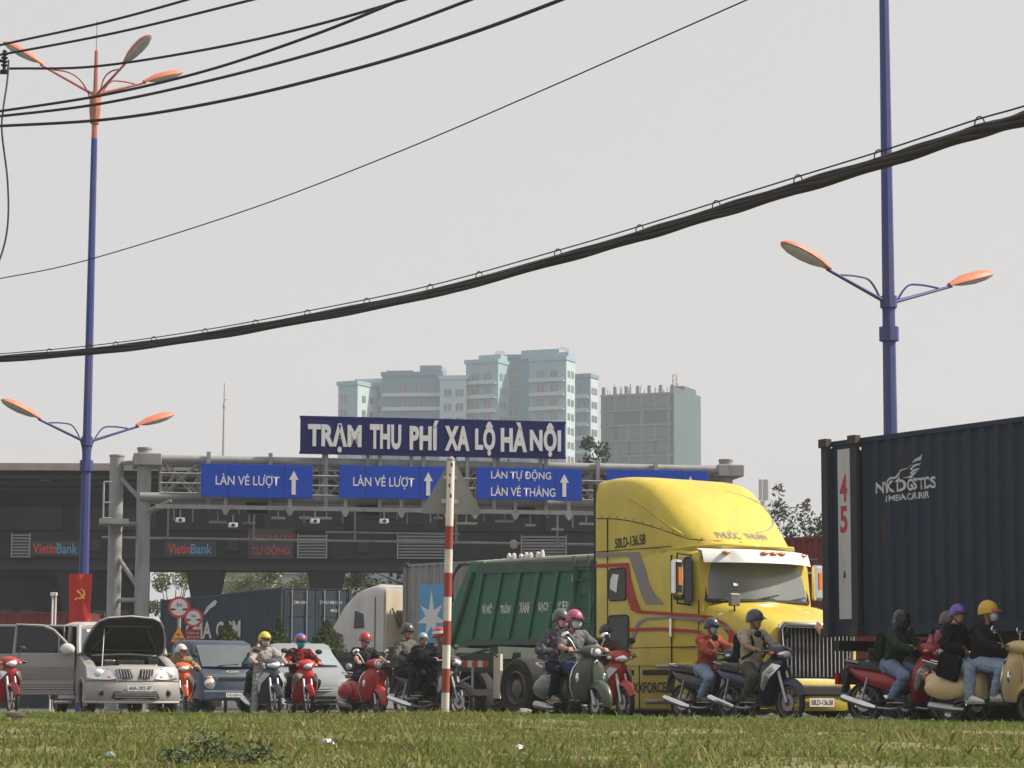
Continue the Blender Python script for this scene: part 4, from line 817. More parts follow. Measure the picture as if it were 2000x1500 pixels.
def win(x0, x1, z0, z1, nm='side_window', r=.06):
    c = ((x0 + x1) / 2, (z0 + z1) / 2); o = decal([(c[0] + a, c[1] + b) for a, b in rrect(x1 - x0, z1 - z0, r)], frame((0, -1.232, 0), (1, 0, 0), (0, 0, 1)), GLASS, e, nm, .006)
    mb = MB(); P = [(c[0] + a, -1.234, c[1] + b) for a, b in rrect(x1 - x0, z1 - z0, r)]; mb.tube(P + [P[0]], .013, 5); mb.build('gasket', BLACK, o); return o
w1 = win(.38, .84, 1.93, 2.44); decal([(.42, 2.12), (.6, 2.05), (.62, 2.2), (.66, 2.34), (.5, 2.36), (.44, 2.28)], frame((0, -1.241, 0), (1, 0, 0), (0, 0, 1)), WHITE, e, 'torn_sticker', .002)
win(.37, .9, 1.17, 1.68)
win(2.07, 2.3, 1.9, 2.52, 'door_window', .05); win(2.34, 2.54, 1.84, 2.54, 'quarter_window', .05)
text('50LD-136.58', .8, .17, INK, e, frame((.93, -1.232, 2.87), (1, 0, 0), (0, 0, 1)) @ Matrix.Rotation(rad(2), 4, 'Z'), .02, warp=lambda u, v: Vector((.93 + u, -fy(.93 + u, 2.87 + v) - .008, 2.87 + v + u * .05)))
# windscreen and visor
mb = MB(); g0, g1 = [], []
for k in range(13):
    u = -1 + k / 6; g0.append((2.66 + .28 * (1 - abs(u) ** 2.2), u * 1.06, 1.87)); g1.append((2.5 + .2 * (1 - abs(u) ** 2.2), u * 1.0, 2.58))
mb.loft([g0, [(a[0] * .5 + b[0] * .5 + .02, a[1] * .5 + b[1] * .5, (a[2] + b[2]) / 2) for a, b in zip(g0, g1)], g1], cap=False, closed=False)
WSG = mat('windscreen', (.15, .175, .185), .05, 0, .2, 1.5, spec=.8, dirt=.25); ws_ = mb.build('windscreen', WSG, e, smooth=60)  # sky reflection painted into the pale glass colour
mb = MB(); mb.tube(g0, .028, 6); mb.tube(g1, .024, 6); mb.tube([g0[0], g1[0]], .03, 6); mb.tube([g0[-1], g1[-1]], .03, 6); mb.build('windscreen_seal', BLACK, ws_)
mb = MB(); mb.loft([[(a[0] * .12 + b[0] * .88 + .012, a[1] * .12 + b[1] * .88, a[2] * .12 + b[2] * .88) for a, b in zip(g0, g1)], [(b[0] + .008, b[1], b[2]) for b in g1]], cap=False, closed=False); mb.build('interior_band', GLASS, ws_, smooth=60)  # dark cab interior behind the glass painted on as a band
mb = MB(); mb.tube([g0[4], Vector(g0[7]) + Vector((.03, .0, .1))], .012, 5); mb.tube([g0[8], Vector(g0[11]) + Vector((.03, .0, .08))], .012, 5); mb.build('wiper', BLACK, e)
decal([(-.06, 0), (.06, 0), (.06, .04), (-.06, .04)], frame((2.905, -.65, 2.1), (-.25, 1, 0), (-.25, 0, 1)) , WHITE, e, 'paper', .002)
mb = MB(); va, vb, vc, vd = [], [], [], []
for k in range(13):
    u = -1 + k / 6; f = 1 - abs(u) ** 2.2
    va.append((2.46 + .3 * f, u * 1.08, 2.69)); vb.append((2.62 + .42 * f, u * 1.1, 2.65)); vc.append((2.68 + .44 * f, u * 1.11, 2.46)); vd.append((2.54 + .34 * f, u * 1.04, 2.5))
mb.loft([va, vb, vc, vd, va], cap=False, closed=False); vz = mb.build('sun_visor', WHITE, e, smooth=60)
for u in (-.72, -.16, 0, .16, .72):
    f = 1 - abs(u) ** 2.2; mb = MB(); mb.ell((2.63 + .42 * f, u * 1.1, 2.62), (.05, .085, .028)); mb.build('marker_lamp', AMBER, vz)
# hood
def hsec(x, w, z0, zt, r=.3): return [(x, -w, z0), (x, -w - .02, (z0 + zt) / 2), (x, -w, zt - r), (x, -w + r * .32, zt - r * .3), (x, -w + r * 1.1, zt - .03), (x, 0, zt + .03), (x, w - r * 1.1, zt - .03), (x, w - r * .32, zt - r * .3), (x, w, zt - r), (x, w + .02, (z0 + zt) / 2), (x, w, z0)]
mb = MB(); mb.loft([hsec(2.6, 1.13, .95, 1.87), hsec(2.8, 1.14, .95, 1.86), hsec(3.2, 1.13, .95, 1.80), hsec(3.55, 1.08, .9, 1.70), hsec(3.8, .98, .7, 1.60), hsec(3.95, .88, .66, 1.52), hsec(4.0, .8, .66, 1.46, .2)]); hd = mb.build('hood', YEL, e, smooth=55)
HN = frame((0, -1.15, 0), (1, 0, 0), (0, 0, 1))
HNr = frame((2.62, -1.164, 0), (1, .0, 0), (0, 0, 1))
decal([(0, 1.64), (.3, 1.62), (.6, 1.52), (.82, 1.36), (.9, 1.22), (.72, 1.12), (.4, 1.2), (0, 1.28), (0, 1.34), (.4, 1.27), (.7, 1.2), (.72, 1.3), (.5, 1.5), (.3, 1.57), (0, 1.6)], HNr, REDD, hd, 'red_stripe'); decal([(0, 1.52), (.35, 1.5), (.75, 1.38), (.75, 1.42), (.35, 1.55), (0, 1.57)], frame((2.62, -1.169, 0), (1, 0, 0), (0, 0, 1)), GREYD, hd, 'grey_stripe')
mb = MB(); mb.b2(2.58, 2.592, -1.15, -1.13, .95, 1.87); mb.build('seam', SEAM, e, smooth=0)
# grille
GB = .73
mb = MB(); gl = lambda w0, w1, z0, z1, r, x: None
gpoly = [(-.74, 1.40), (-.68, 1.47), (.68, 1.47), (.74, 1.40), (.68, .72), (.6, .62), (-.6, .62), (-.68, .72)]
mb.prism(gpoly, 'x', 3.9, 4.02); mb.build('grille_back', BLACK, e, smooth=0)
mb = MB(); mb.tube([(4.04, y, z) for y, z in gpoly] + [(4.04, *gpoly[0])], .045, 8); gr = mb.build('grille_surround', CHROME, e)
mb = MB(); mb.b2(3.98, 4.08, -.66, .66, 1.42, 1.5); mb.build('grille_top_bar', CHROME, e, smooth=0, bevel=.02)
for k in range(16):
    y = -.61 + 1.22 * k / 15; mb = MB(); mb.b2(4.02, 4.065, y - .0105, y + .0105, .68, 1.43); mb.build('grille_bar', CHROME, gr, smooth=0, bevel=.006)
mb = MB(); mb.prism([(0, 1.53), (.1, 1.43), (0, 1.33), (-.1, 1.43)], 'x', 4.06, 4.11); mb.build('emblem', STEEL, gr, smooth=0, bevel=.01); decal([(0, .05), (.05, 0), (0, -.05), (-.05, 0)], frame((4.112, 0, 1.43), (0, 1, 0), (0, 0, 1)), AMBER, gr, 'emblem_core', .004)
# bumper
mb = MB(); rings = []
for k in range(15):
    u = -1 + k / 7; xb = 4.12 - .42 * abs(u) ** 3; y = u * 1.2; lift = .12 * abs(u) ** 4
    rings.append([(xb - .25, y, .2 + lift), (xb - .06, y, .16 + lift), (xb, y, .26 + lift), (xb, y, .34 + lift), (xb + .02, y, .56), (xb - .02, y, .64), (xb - .3, y, .66)])
mb.loft(rings); bu = mb.build('bumper', YEL, e, smooth=45)
mb = MB(); mb.b2(4.08, 4.15, -.62, .62, .38, .56); mb.build('lower_grille', BLACK, bu, smooth=0, bevel=.04)
for s in (-1, 1):
    mb = MB(); mb.ell((3.96, s * .9, .5), (.12, .18, .075)); mb.build('headlight', REFL, e); mb = MB(); mb.ell((4.0, s * .84, .3), (.08, .15, .05)); mb.build('fog_lamp', AMBER, e); mb = MB(); mb.ell((3.8, s * 1.1, .46), (.12, .07, .06)); mb.build('turn_lamp', AMBER, e)
plate_sign(e, frame((4.145, 0, .29), (0, 1, 0), (0, 0, 1)), '50LD-136.58', .5, .13)
# skirts, steps, arch
mb = MB(); mb.prism([(0.02, .22), (.04, .9), (2.45, .92), (2.58, .8), (2.4, .2), (2.2, .16), (.1, .16)], 'y', -1.2, -1.1); mb.build('side_skirt', YEL, e, smooth=0, bevel=.04)
mb = MB(); mb.prism([(0.02, .22), (.04, .9), (2.45, .92), (2.4, .2), (.1, .16)], 'y', 1.1, 1.2); mb.build('side_skirt', YEL, e, smooth=0, bevel=.04)
for x0, x1, z0, z1, m in ((.18, 1.0, .72, .8, DARK), (1.25, 2.3, .72, .8, DARK), (1.6, 2.35, .83, .88, STEEL), (1.3, 2.1, .27, .33, STEEL)):
    mb = MB(); mb.b2(x0, x1, -1.225, -1.15, z0, z1); mb.build('step', m, e, smooth=0, bevel=.012)
mb = MB(); mb.b2(1.14, 1.155, -1.208, -1.19, .18, .9); mb.build('seam', SEAM, e, smooth=0)
text('MAXXFORCE', 1.12, .17, mat('decal_dark', (.06, .05, .04), .6), e, frame((1.28, -1.206, .52), (1, 0, 0), (0, 0, 1)), .03); decal([(1.95, .46), (2.08, .52), (1.95, .58)], frame((0, -1.204, 0), (1, 0, 0), (0, 0, 1)), GREYD, e, 'pointer')
mb = MB(); mb.tube([(3.25 + .62 * math.cos(t), -1.14, .55 + .6 * math.sin(t)) for t in [math.pi * k / 10 for k in range(11)]], .07, 8); mb.build('wheel_arch', YEL, e, smooth=50)
for s in (-1, 1):
    wheel('front_wheel', e, (3.25, s * 1.0, .51), .51, .3, s, STEEL)
    wheel('rear_wheel', e, (-2.35, s * .92, .52), .52, .55, s, STEEL); wheel('rear_wheel', e, (-1.0, s * .92, .52), .52, .55, s, STEEL)
mb = MB(); mb.b2(2.7, 3.8, -.95, .95, .5, 1.2); mb.build('engine_block', DARK, e, smooth=0)
for s in (-1, 1):
    mb = MB(); mb.b2(-3.5, 2.6, s * .43 - .05, s * .43 + .05, .72, .98); mb.build('frame_rail', DARK, e, smooth=0)
mb = MB(); mb.b2(-2.4, -1.2, -.5, .5, 1.0, 1.08); mb.lathe([(.45, 1.08), (.45, 1.16)], (-1.8, 0, 0), 'z', 16, cap=True); mb.build('fifth_wheel', DARK, e, bevel=.01)
for x in (-3.4, -2.9, -.4): mb = MB(); mb.b2(x, x + .12, -.45, .45, .7, .95); mb.build('cross_member', DARK, e, smooth=0)
mb = MB(); mb.lathe([(.3, -.45), (.3, .45)], (-.3, -.75, .62), 'x', 16, cap=True); mb.build('fuel_tank', STEEL, e)
# mirrors
for s in (-1, 1):
    y = s * 1.46; mb = MB(); mb.box((2.45, y, 2.22), (.12, .2, .58)); mi = mb.build('mirror', CHROME, e, smooth=0, bevel=.05, seg=3)
    mb = MB(); mb.b2(2.515, 2.525, y - .03, y + .03, 2.1, 2.38); mb.build('mirror_lamp', AMBER, mi, smooth=0)
    mb = MB(); mb.tube([(2.42, s * 1.15, 2.58), (2.45, y, 2.6), (2.45, y, 2.5)], .016, 6); mb.tube([(2.42, s * 1.15, 1.8), (2.45, y, 1.82), (2.45, y, 1.93)], .016, 6); mb.build('mirror_arm', BLACK, mi)
    mb = MB(); mb.box((3.3, s * 1.02, 1.86), (.07, .2, .2)); hm_ = mb.build('hood_mirror', mat('mirror_grey', (.16, .155, .15), .4), e, smooth=0, bevel=.02); mb = MB(); mb.tube([(3.3, s * 1.0, 1.6), (3.3, s * 1.02, 1.78)], .014, 6); mb.build('hood_mirror_arm', BLACK, hm_)
mb = MB(); mb.box((2.02, -1.25, 1.45), (.05, .05, .3)); mb.build('door_handle', CHROME, e, smooth=0, bevel=.015)

# ------------------------------------------------------------------ containers and trailers
def corr(x0, x1, z0, z1, y, out, pitch=.28, depth=.045):
    n = int((x1 - x0) / pitch); p = (x1 - x0) / n; row = []
    for k in range(n):
        b = x0 + k * p
        for f, d in ((0, 0), (.25, 0), (.4, -depth), (.85, -depth)): row.append((b + f * p, d))
    row.append((x1, 0)); return [(x, y + out * d) for x, d in row]
def container(name, o, head, Lc, col, colname, label, z0=1.25, H=2.9, posts40=False, doors='rear', W_=2.44, cat='container', group=None):
    # local x runs from the near door end (0) to the front end (Lc); y = -W/2 is the side facing the viewer when x goes away to the left
    c = mat(colname, col, .55, 0, .2, 1.2, dirt=.45, dcol=tuple(v * 1.5 + .012 for v in col), spec=.35, rust=.55) if colname not in MATS else MATS[colname]
    e = empty(name, (*o, 0), head, label, cat, group); zt = z0 + H; h = W_ / 2
    for s in (-1, 1):
        for xa, xb in (((.8, Lc - .8),) if posts40 else ((.1, Lc - .1),)):
            row = corr(xa, xb, z0, zt, s * (h - .03), s); mb = MB(); mb.loft([[(x, y, z0 + .14) for x, y in row], [(x, y, zt - .07) for x, y in row]], cap=False, closed=False); mb.build('side_wall', c, e, smooth=0)
        mb = MB(); mb.b2(.05, Lc - .05, s * h - s * .06 - .03, s * h - s * .06 + .03, z0, z0 + .15); mb.build('bottom_rail', c, e, smooth=0); mb = MB(); mb.b2(.05, Lc - .05, s * h - s * .05 - .03, s * h - s * .05 + .03, zt - .09, zt - .02); mb.build('top_rail', c, e, smooth=0)
        ps = (0.05, .72, Lc - .72, Lc - .05) if posts40 else (.05, Lc - .05)
        for x in ps:
            mb = MB(); mb.b2(x - .07, x + .07, s * h - .06, s * h + .01, z0 + .02, zt); mb.build('corner_post', mat(colname + '_worn', tuple(v * .75 + .012 for v in lin(col)), .7, 0, .3, 3, dirt=.6, dcol=(.09, .045, .03)), e, smooth=0)
            for z in (z0 - .01, zt - .11): mb = MB(); mb.b2(x - .09, x + .09, s * h - .1, s * h + .018, z, z + .13); mb.build('corner_casting', mat('casting_rust', (.06, .04, .033), .8, 0, .3, 8), e, smooth=0, bevel=.01)
        if posts40:
            for xa in (.12, Lc - .65):
                mb = MB(); mb.b2(xa, xa + .53, s * (h - .05) - .01, s * (h - .05) + .01, z0 + .14, zt - .08); mb.build('end_panel', c, e, smooth=0)
    n = 20; mb = MB(); mb.b2(.06, Lc - .06, -h + .05, h - .05, zt - .06, zt - .03); mb.build('roof', c, e, smooth=0)
    row = corr(-h + .08, h - .08, 0, 0, 0, 1, .22, .03); mb = MB(); mb.loft([[(Lc - .06 + y, x, z0 + .1) for x, y in row], [(Lc - .06 + y, x, zt - .06) for x, y in row]], cap=False, closed=False); mb.build('front_wall', c, e, smooth=0)
    mb = MB(); mb.b2(.06, Lc - .06, -h + .06, h - .06, z0 + .02, z0 + .1); mb.build('floor', DARK, e, smooth=0)
    for s in (-1, 1):
        mb = MB(); mb.b2(.0, .05, min(s * .01, s * (h - .1)), max(s * .01, s * (h - .1)), z0 + .1, zt - .1); d = mb.build('door', c, e, smooth=0, bevel=.012)
        for k in range(3): mb = MB(); zc_ = z0 + .2 + k * (H - .4) / 3; a, b = sorted((s * .12, s * (h - .2))); mb.b2(-.012, .0, a, b, zc_ + .05, zc_ + (H - .4) / 3 - .06); mb.build('door_panel', c, d, smooth=0, bevel=.01)
        for q in (.32, .85):
            mb = MB(); mb.tube([(-.035, s * q, z0 + .06), (-.035, s * q, zt - .06)], .018, 6); mb.build('lock_rod', STEEL, d); mb = MB(); mb.b2(-.06, -.03, min(s * q, s * (q - .25)), max(s * q, s * (q - .25)), z0 + .98, z0 + 1.03); mb.build('handle', STEEL, d, smooth=0)
    return e
def trailer(o, head, Lc, label, z=1.22, axles=(1.2, 2.5, 3.8), skirt=False, name='container_trailer', group=None, legs=True):
    e = empty(name, (*o, 0), head, label, 'trailer', group)
    for s in (-1, 1):
        mb = MB(); mb.b2(.1, Lc - .1, s * .45 - .06, s * .45 + .06, z - .42, z - .06); mb.build('frame_rail', DARK, e, smooth=0)
        for x in axles: wheel('wheel', e, (x, s * .95, .5), .5, .5, s, STEEL)
        mb = MB(); mb.b2(.02, .08, s * .8 - .3, s * .8 + .3, .55, .72); mb.build('tail_lamp', REDL, e, smooth=0)
        if legs: mb = MB(); mb.b2(Lc - 3.2, Lc - 3.05, s * .7 - .07, s * .7 + .07, .3, z - .1); mb.build('landing_leg', DARK, e, smooth=0)
    for k in range(7):
        x = .1 + (Lc - .4) * k / 6; mb = MB(); mb.b2(x, x + .12, -1.18, 1.18, z - .2, z - .05); mb.build('bolster', DARK, e, smooth=0)
    return e
# dark 45 ft container in front on the right
NC = Vector((5.04, 37.3)); nd = Vector((.53, -.848)).normalized(); nh = math.atan2(nd.y, nd.x); nl = Vector((-nd.y, nd.x))
o = NC - nd * .72 + nl * 1.22
NB = (.019, .031, .052)
ec = container('shipping_container', o, nh, 13.7, NB, 'container_navy', 'dark navy 45 foot container with white wing logo filling the right edge', 1.25, 2.9, True)
F = frame((.39, -1.182, 0), (1, 0, 0), (0, 0, 1)); z0 = 1.25
decal([(-.14, 1.5), (.14, 1.5), (.14, 4.0), (-.14, 4.0)], F, mat('panel_white', (.55, .55, .53), .6, 0, .08, 3, dirt=.35), ec, 'length_panel', .005)
RD = mat('number_red', (.45, .03, .035), .5)
text('4', .17, .4, RD, ec, frame((.38, -1.19, 3.42), (1, 0, 0), (0, 0, 1)), .03); text('5', .17, .4, RD, ec, frame((.38, -1.19, 2.96), (1, 0, 0), (0, 0, 1)), .03); decal([(-.02, 2.1), (.03, 2.1), (.02, 2.2), (-.01, 2.2)], frame((.38, -1.189, 0), (1, 0, 0), (0, 0, 1)), INK, ec, 'scuff', .003)
NW = mat('container_white', (.6, .62, .62), .6, 0, .1, 6, dirt=.3)
NP = ec.location; NX = Vector((nd.x, nd.y, 0)); NL = Vector((nl.x, nl.y, 0))
def npx(px, py):
    q = on_plane(px, py, NP - NL * 1.2, NL) - NP; return q.dot(NX), q.z
NF = frame((0, -1.206, 0), (1, 0, 0), (0, 0, 1))
def drape(ob, x0, x1, xa, xb, side=-1, y0=1.19, pitch=.28, depth=.045):   # press flat print into the corrugation of the side wall
    n = int((xb - xa) / pitch); p = (xb - xa) / n; bm = bmesh.new(); bm.from_mesh(ob.data)
    cuts = [xa + (k + f) * p for k in range(n) for f in (0, .25, .4, .85)]
    for c in cuts:
        if x0 - .1 < c < x1 + .1: bmesh.ops.bisect_plane(bm, geom=bm.verts[:] + bm.edges[:] + bm.faces[:], plane_co=(c, 0, 0), plane_no=(1, 0, 0))
    for v in bm.verts:
        f = ((v.co.x - xa) / p) % 1.; d = 0 if f <= .25 else (-(f - .25) / .15 if f < .4 else (-1 if f <= .85 else -(1 - f) / .15)); v.co.y = side * (y0 + d * depth + .004)
    bm.to_mesh(ob.data); bm.free()
def ntext(s, a, b, bold, hh):
    (x0, za), (x1, zb) = npx(*a), npx(*b); drape(text(s, x1 - x0, hh, NW, ec, frame(((x0 + x1) / 2, -1.206, (za + zb) / 2), (1, 0, (zb - za) / (x1 - x0)), (0, 0, 1)), bold), x0, x1, .8, 13.7 - .8)
ntext('NYK LOGISTICS', (1710, 953), (1822, 941), .03, .17); ntext('& MEGACARRIER', (1724, 974), (1814, 965), .02, .095)
for pts in ([(1729, 941), (1737, 932), (1744, 930), (1750, 922), (1770, 912), (1782, 902), (1796, 886), (1793, 898), (1772, 909), (1768, 914), (1752, 925), (1746, 934), (1738, 936), (1732, 942)],
            [(1772, 914), (1792, 904), (1795, 899), (1791, 908), (1774, 919)], [(1772, 922), (1791, 914), (1793, 909), (1790, 918), (1774, 927)], [(1772, 929), (1790, 920), (1786, 926), (1778, 933), (1762, 933)], [(1742, 941), (1752, 930), (1757, 928), (1752, 938), (1748, 942)]):
    q_ = [npx(*p) for p in pts]; mb = MB(); mb.add([(x, -1.2, z) for x, z in q_], [tuple(range(len(q_)))]); drape(mb.build('wing_logo', NW, ec, smooth=0), min(x for x, z in q_), max(x for x, z in q_), .8, 13.7 - .8)
te = trailer(o, nh, 13.7, 'dark trailer under the dark navy 45 foot container', 1.24, (1.55, 2.9, 4.25))
for s in (-1, 1):
    mb = MB(); mb.tube([(1.55 + .66 * math.cos(t), s * .95, .5 + .62 * math.sin(t)) for t in [math.pi * (-.02 + 1.02 * k / 12) for k in range(13)]], .035, 6); mb.build('mudguard', BLACK, te)
    mb = MB(); mb.b2(.84, .88, s * .95 - .3, s * .95 + .3, .18, .8); mb.build('mud_flap', BLACK, te, smooth=0)
mb = MB(); mb.b2(.15, .3, -1.1, 1.1, .62, .78); mb.build('rear_bumper', DARK, te, smooth=0, bevel=.02)
mb = MB(); mb.b2(.9, 2.3, -1.2, -.6, 1.02, 1.07); mb.build('guard_bracket', DARK, te, smooth=0)

# dark blue container waiting before the toll, doors toward us
MC = Vector((-7.66, 85.6)); md = Vector((-.45, .89)).normalized(); mh = math.atan2(md.y, md.x); ml_ = Vector((-md.y, md.x))
o = MC - ml_ * 1.22
mc = container('shipping_container', o, mh, 12.2, (.02, .04, .062), 'container_blue', 'dark blue container with big white letters, doors toward the shrubs', 1.25, 2.85)
MX = Vector((md.x, md.y, 0)); MN = Vector((ml_.x, ml_.y, 0))
# its visible flank is local +y
def mpx(px, py):
    q = on_plane(px, py, mc.location + MN * 1.2, MN) - mc.location; return q.dot(MX), q.z
def mtext(s, a, b, bold=.03):
    (x0, za), (x1, zb) = mpx(*a), mpx(*b); w = abs(x1 - x0); text(s, w, abs(zb - za), NW, mc, frame(((x0 + x1) / 2, 1.205, (za + zb) / 2), (-1, 0, 0), (0, 0, 1)), bold)
mtext('CMA', (362, 1250), (414, 1213)); mtext('CGM', (422, 1247), (470, 1211))
decal([mpx(*p) for p in ((398, 1198), (404, 1186), (412, 1178), (420, 1172), (424, 1175), (421, 1182), (410, 1189), (404, 1197), (399, 1201))][::-1], frame((0, 1.203, 0), (1, 0, 0), (0, 0, 1)), NW, mc, 'swoosh_logo', .003)
DF = lambda y, z: frame((-.02, y, z), (0, -1, 0), (0, 0, 1))
text('CMA CGM', .45, .1, NW, mc, DF(.55, 3.6), .01); text('CMAU 402129 4', .8, .1, NW, mc, DF(-.55, 3.62), .01); text('45G1', .3, .1, NW, mc, DF(-.68, 3.35), .01)
decal([(-.2, -.06), (.2, -.06), (.2, .06), (-.2, .06)], DF(-.5, 2.5), NW, mc, 'label_plate', .003); decal(disc(.13), DF(.1, 2.0), NW, mc, 'round_label', .003)
trailer(o, mh, 12.2, 'trailer under the dark blue lettered container', 1.24)
# red containers
container('shipping_container', (-26.4, 92), math.atan2(.25, -.97) + math.pi, 12.2, (.15, .025, .025), 'container_maroon', 'dull maroon container behind the silver van', .75, 2.6)
rl = [o_ for o_ in COL.objects if o_.name.startswith('shipping_container')][-1]
q = at(0, 1200, 90); text('H', .5, .62, NW, rl, frame((8.2, -1.22, 2.5), (1, 0, 0), (0, 0, 1)), .05)
p = at(1515, 1045, 60.); container('shipping_container', (p.x - .4, 61.5), math.atan2(-.5, .866), 12.2, (.15, .028, .026), 'container_maroon', 'maroon container glimpsed between the yellow cab and the dark container', 1.3, 2.85)
rl = [o_ for o_ in COL.objects if o_.name.startswith('shipping_container')][-1]; mb = MB(); mb.b2(.1, 12, -1.235, -1.22, 3.27, 3.31); mb.build('white_line', NW, rl, smooth=0)
trailer((p.x - .4, 61.5), math.atan2(-.5, .866), 12.2, 'trailer under the maroon container beside the yellow cab', 1.28)

# grey container with blue star panel and the white tractor that pulls it
d = Vector((-.7, .714)); hh_ = math.atan2(d.y, d.x); L0 = Vector((-2.98, 71.)); n_ = Vector((-d.y, d.x))
o = L0 - d * 12.2 - n_ * 1.22
gc = container('shipping_container', o, hh_, 12.2, (.27, .265, .26), 'container_grey', 'light grey container with a white star on a blue panel', 1.25, 2.85)
GD3 = Vector((d.x, d.y, 0)); GN3 = Vector((n_.x, n_.y, 0))
def gpx(px, py):
    q = on_plane(px, py, gc.location + GN3 * 1.2, GN3) - gc.location; return q.dot(GD3), q.z
MBL = mat('panel_blue', (.1, .33, .55), .5, 0, .1, 2, dirt=.15)
P4 = [gpx(*p) for p in ((820, 1142), (818, 1290), (880, 1290), (880, 1138))]; decal(P4, frame((0, 1.203, 0), (1, 0, 0), (0, 0, 1)), MBL, gc, 'blue_panel', .003) if False else None
mb = MB(); xs4 = [p[0] for p in P4]; mb.b2(min(xs4), max(xs4), 1.205, 1.212, 1.45, P4[0][1]); mb.build('blue_panel', MBL, gc, smooth=0)
(sx_, sz_) = gpx(843, 1207); star = []
for k in range(14):
    a = math.pi / 2 + k * math.pi / 7; r = (.62 if k == 0 else .46) if k % 2 == 0 else .19; star.append((sx_ + r * math.cos(a) * 1.25, 1.214, sz_ + r * math.sin(a) * 1.25))
mb = MB(); mb.add(star + [(sx_, 1.214, sz_)], [(k, (k + 1) % 14, 14) for k in range(14)]); mb.build('white_star', SWHITE, gc, smooth=0)
trailer(o, hh_, 12.2, 'trailer under the light grey star container', 1.24)
wt_o = L0 + d * .9 - n_ * 1.22
e = empty('tractor_truck', (wt_o.x, wt_o.y, 0), hh_, 'white long nosed tractor truck pulling the grey star container', 'truck')
WT = paint('truck_white', (.5, .49, .47), .5, .35, .06, 2.); WT_SUN = paint('truck_white_sunlit', (.62, .56, .42), .6, .4, .08, 2.)  # second white is warmed and lightened, sunlight painted on the rear wall
T2 = [(0, 3.5), (.4, 3.58), (1.2, 3.45), (1.9, 3.0), (2.4, 2.5), (2.75, 2.0), (2.9, 1.9)]
def sec2(x, w, z0, z1, r): return [(x, -w, z0), (x, -w, z1 - r), (x, -w + r * .3, z1 - r * .3), (x, -w + r, z1), (x, w - r, z1), (x, w - r * .3, z1 - r * .3), (x, w, z1 - r), (x, w, z0)]
mb = MB(); mb.loft([sec2(0, 1.15, .9, 3.5, .25), sec2(.4, 1.2, .9, 3.58, .3), sec2(1.2, 1.2, .9, 3.45, .35), sec2(1.8, 1.15, .9, 3.1, .4), sec2(2.3, 1.1, .9, 2.6, .4), sec2(2.7, 1.08, .9, 2.05, .3), sec2(3.0, 1.0, .8, 1.85, .3), sec2(3.9, .85, .7, 1.6, .3), sec2(4.3, .7, .6, 1.3, .3)]); mb.build('cab_shell', WT, e, smooth=45)
mb = MB(); mb.b2(-.05, -.002, -1.1, 1.1, .9, 3.4); mb.build('rear_wall', WT_SUN, e, smooth=0)
for y, z, dy, dz in ((.4, 2.6, .3, .25), (-.6, 1.7, .25, .12), (.5, 1.55, .28, .05)): mb = MB(); mb.b2(-.09, -.051, y - dy, y + dy, z - dz, z + dz); mb.build('rear_fixture', mat('rust_brown', (.2, .13, .09), .8, 0, .3, 5), e, smooth=0, bevel=.01)
mb = MB(); mb.tube(bezier([(-.08, .9, 2.9), (-.2, .8, 2.5), (-.25, .5, 2.1), (-.12, .7, 1.7)], 5), .02, 6); mb.build('air_hose', BLACK, e)
for s in (-1, 1):
    f = frame((0, s * 1.205, 0), (s * -1, 0, 0), (0, 0, 1)); decal([(-s * x, z) for x, z in ((.75, 2.35), (.8, 2.75), (1.15, 2.85), (1.2, 2.35))], f, GLASS, e, 'sleeper_window', .01); decal([(-s * x, z) for x, z in ((1.75, 1.5), (1.75, 2.2), (2.25, 2.2), (2.45, 1.5))], frame((0, s * 1.17, 0), (s * -1, 0, 0), (0, 0, 1)), GLASS, e, 'door_window', .02)
    mb = MB(); mb.box((2.6, s * 1.45, 1.9), (.1, .18, .5)); mb.build('mirror', BLACK, e, smooth=0, bevel=.03); mb = MB(); mb.tube([(2.3, s * 1.1, 2.2), (2.6, s * 1.45, 2.1)], .02, 6); mb.build('mirror_arm', BLACK, e)
    wheel('front_wheel', e, (3.3, s * 1.0, .51), .51, .3, s); wheel('rear_wheel', e, (-1.6, s * .92, .52), .52, .5, s)
    mb = MB(); mb.b2(.3, .31, s * 1.2 - .012, s * 1.2 + .012, .9, 3.2); mb.build('seam', SEAM, e, smooth=0)
mb = MB(); mb.b2(-2.6, 1, -.45, .45, .7, .95); mb.build('frame_rail', DARK, e, smooth=0)

# ------------------------------------------------------------------ green refuse truck
GA_ = 55; go = at(1150, 1300, 50.); e = empty('garbage_truck', (2.25, 51.3, 0), heading(GA_), 'green ribbed garbage truck behind the yellow tractor', 'truck')
GRN = paint('refuse_green', (.01, .13, .06), .45, .25, .18, 1.8); GRD = paint('refuse_green_deep', (.03, .075, .06), .6, .5, .15, 1.8)
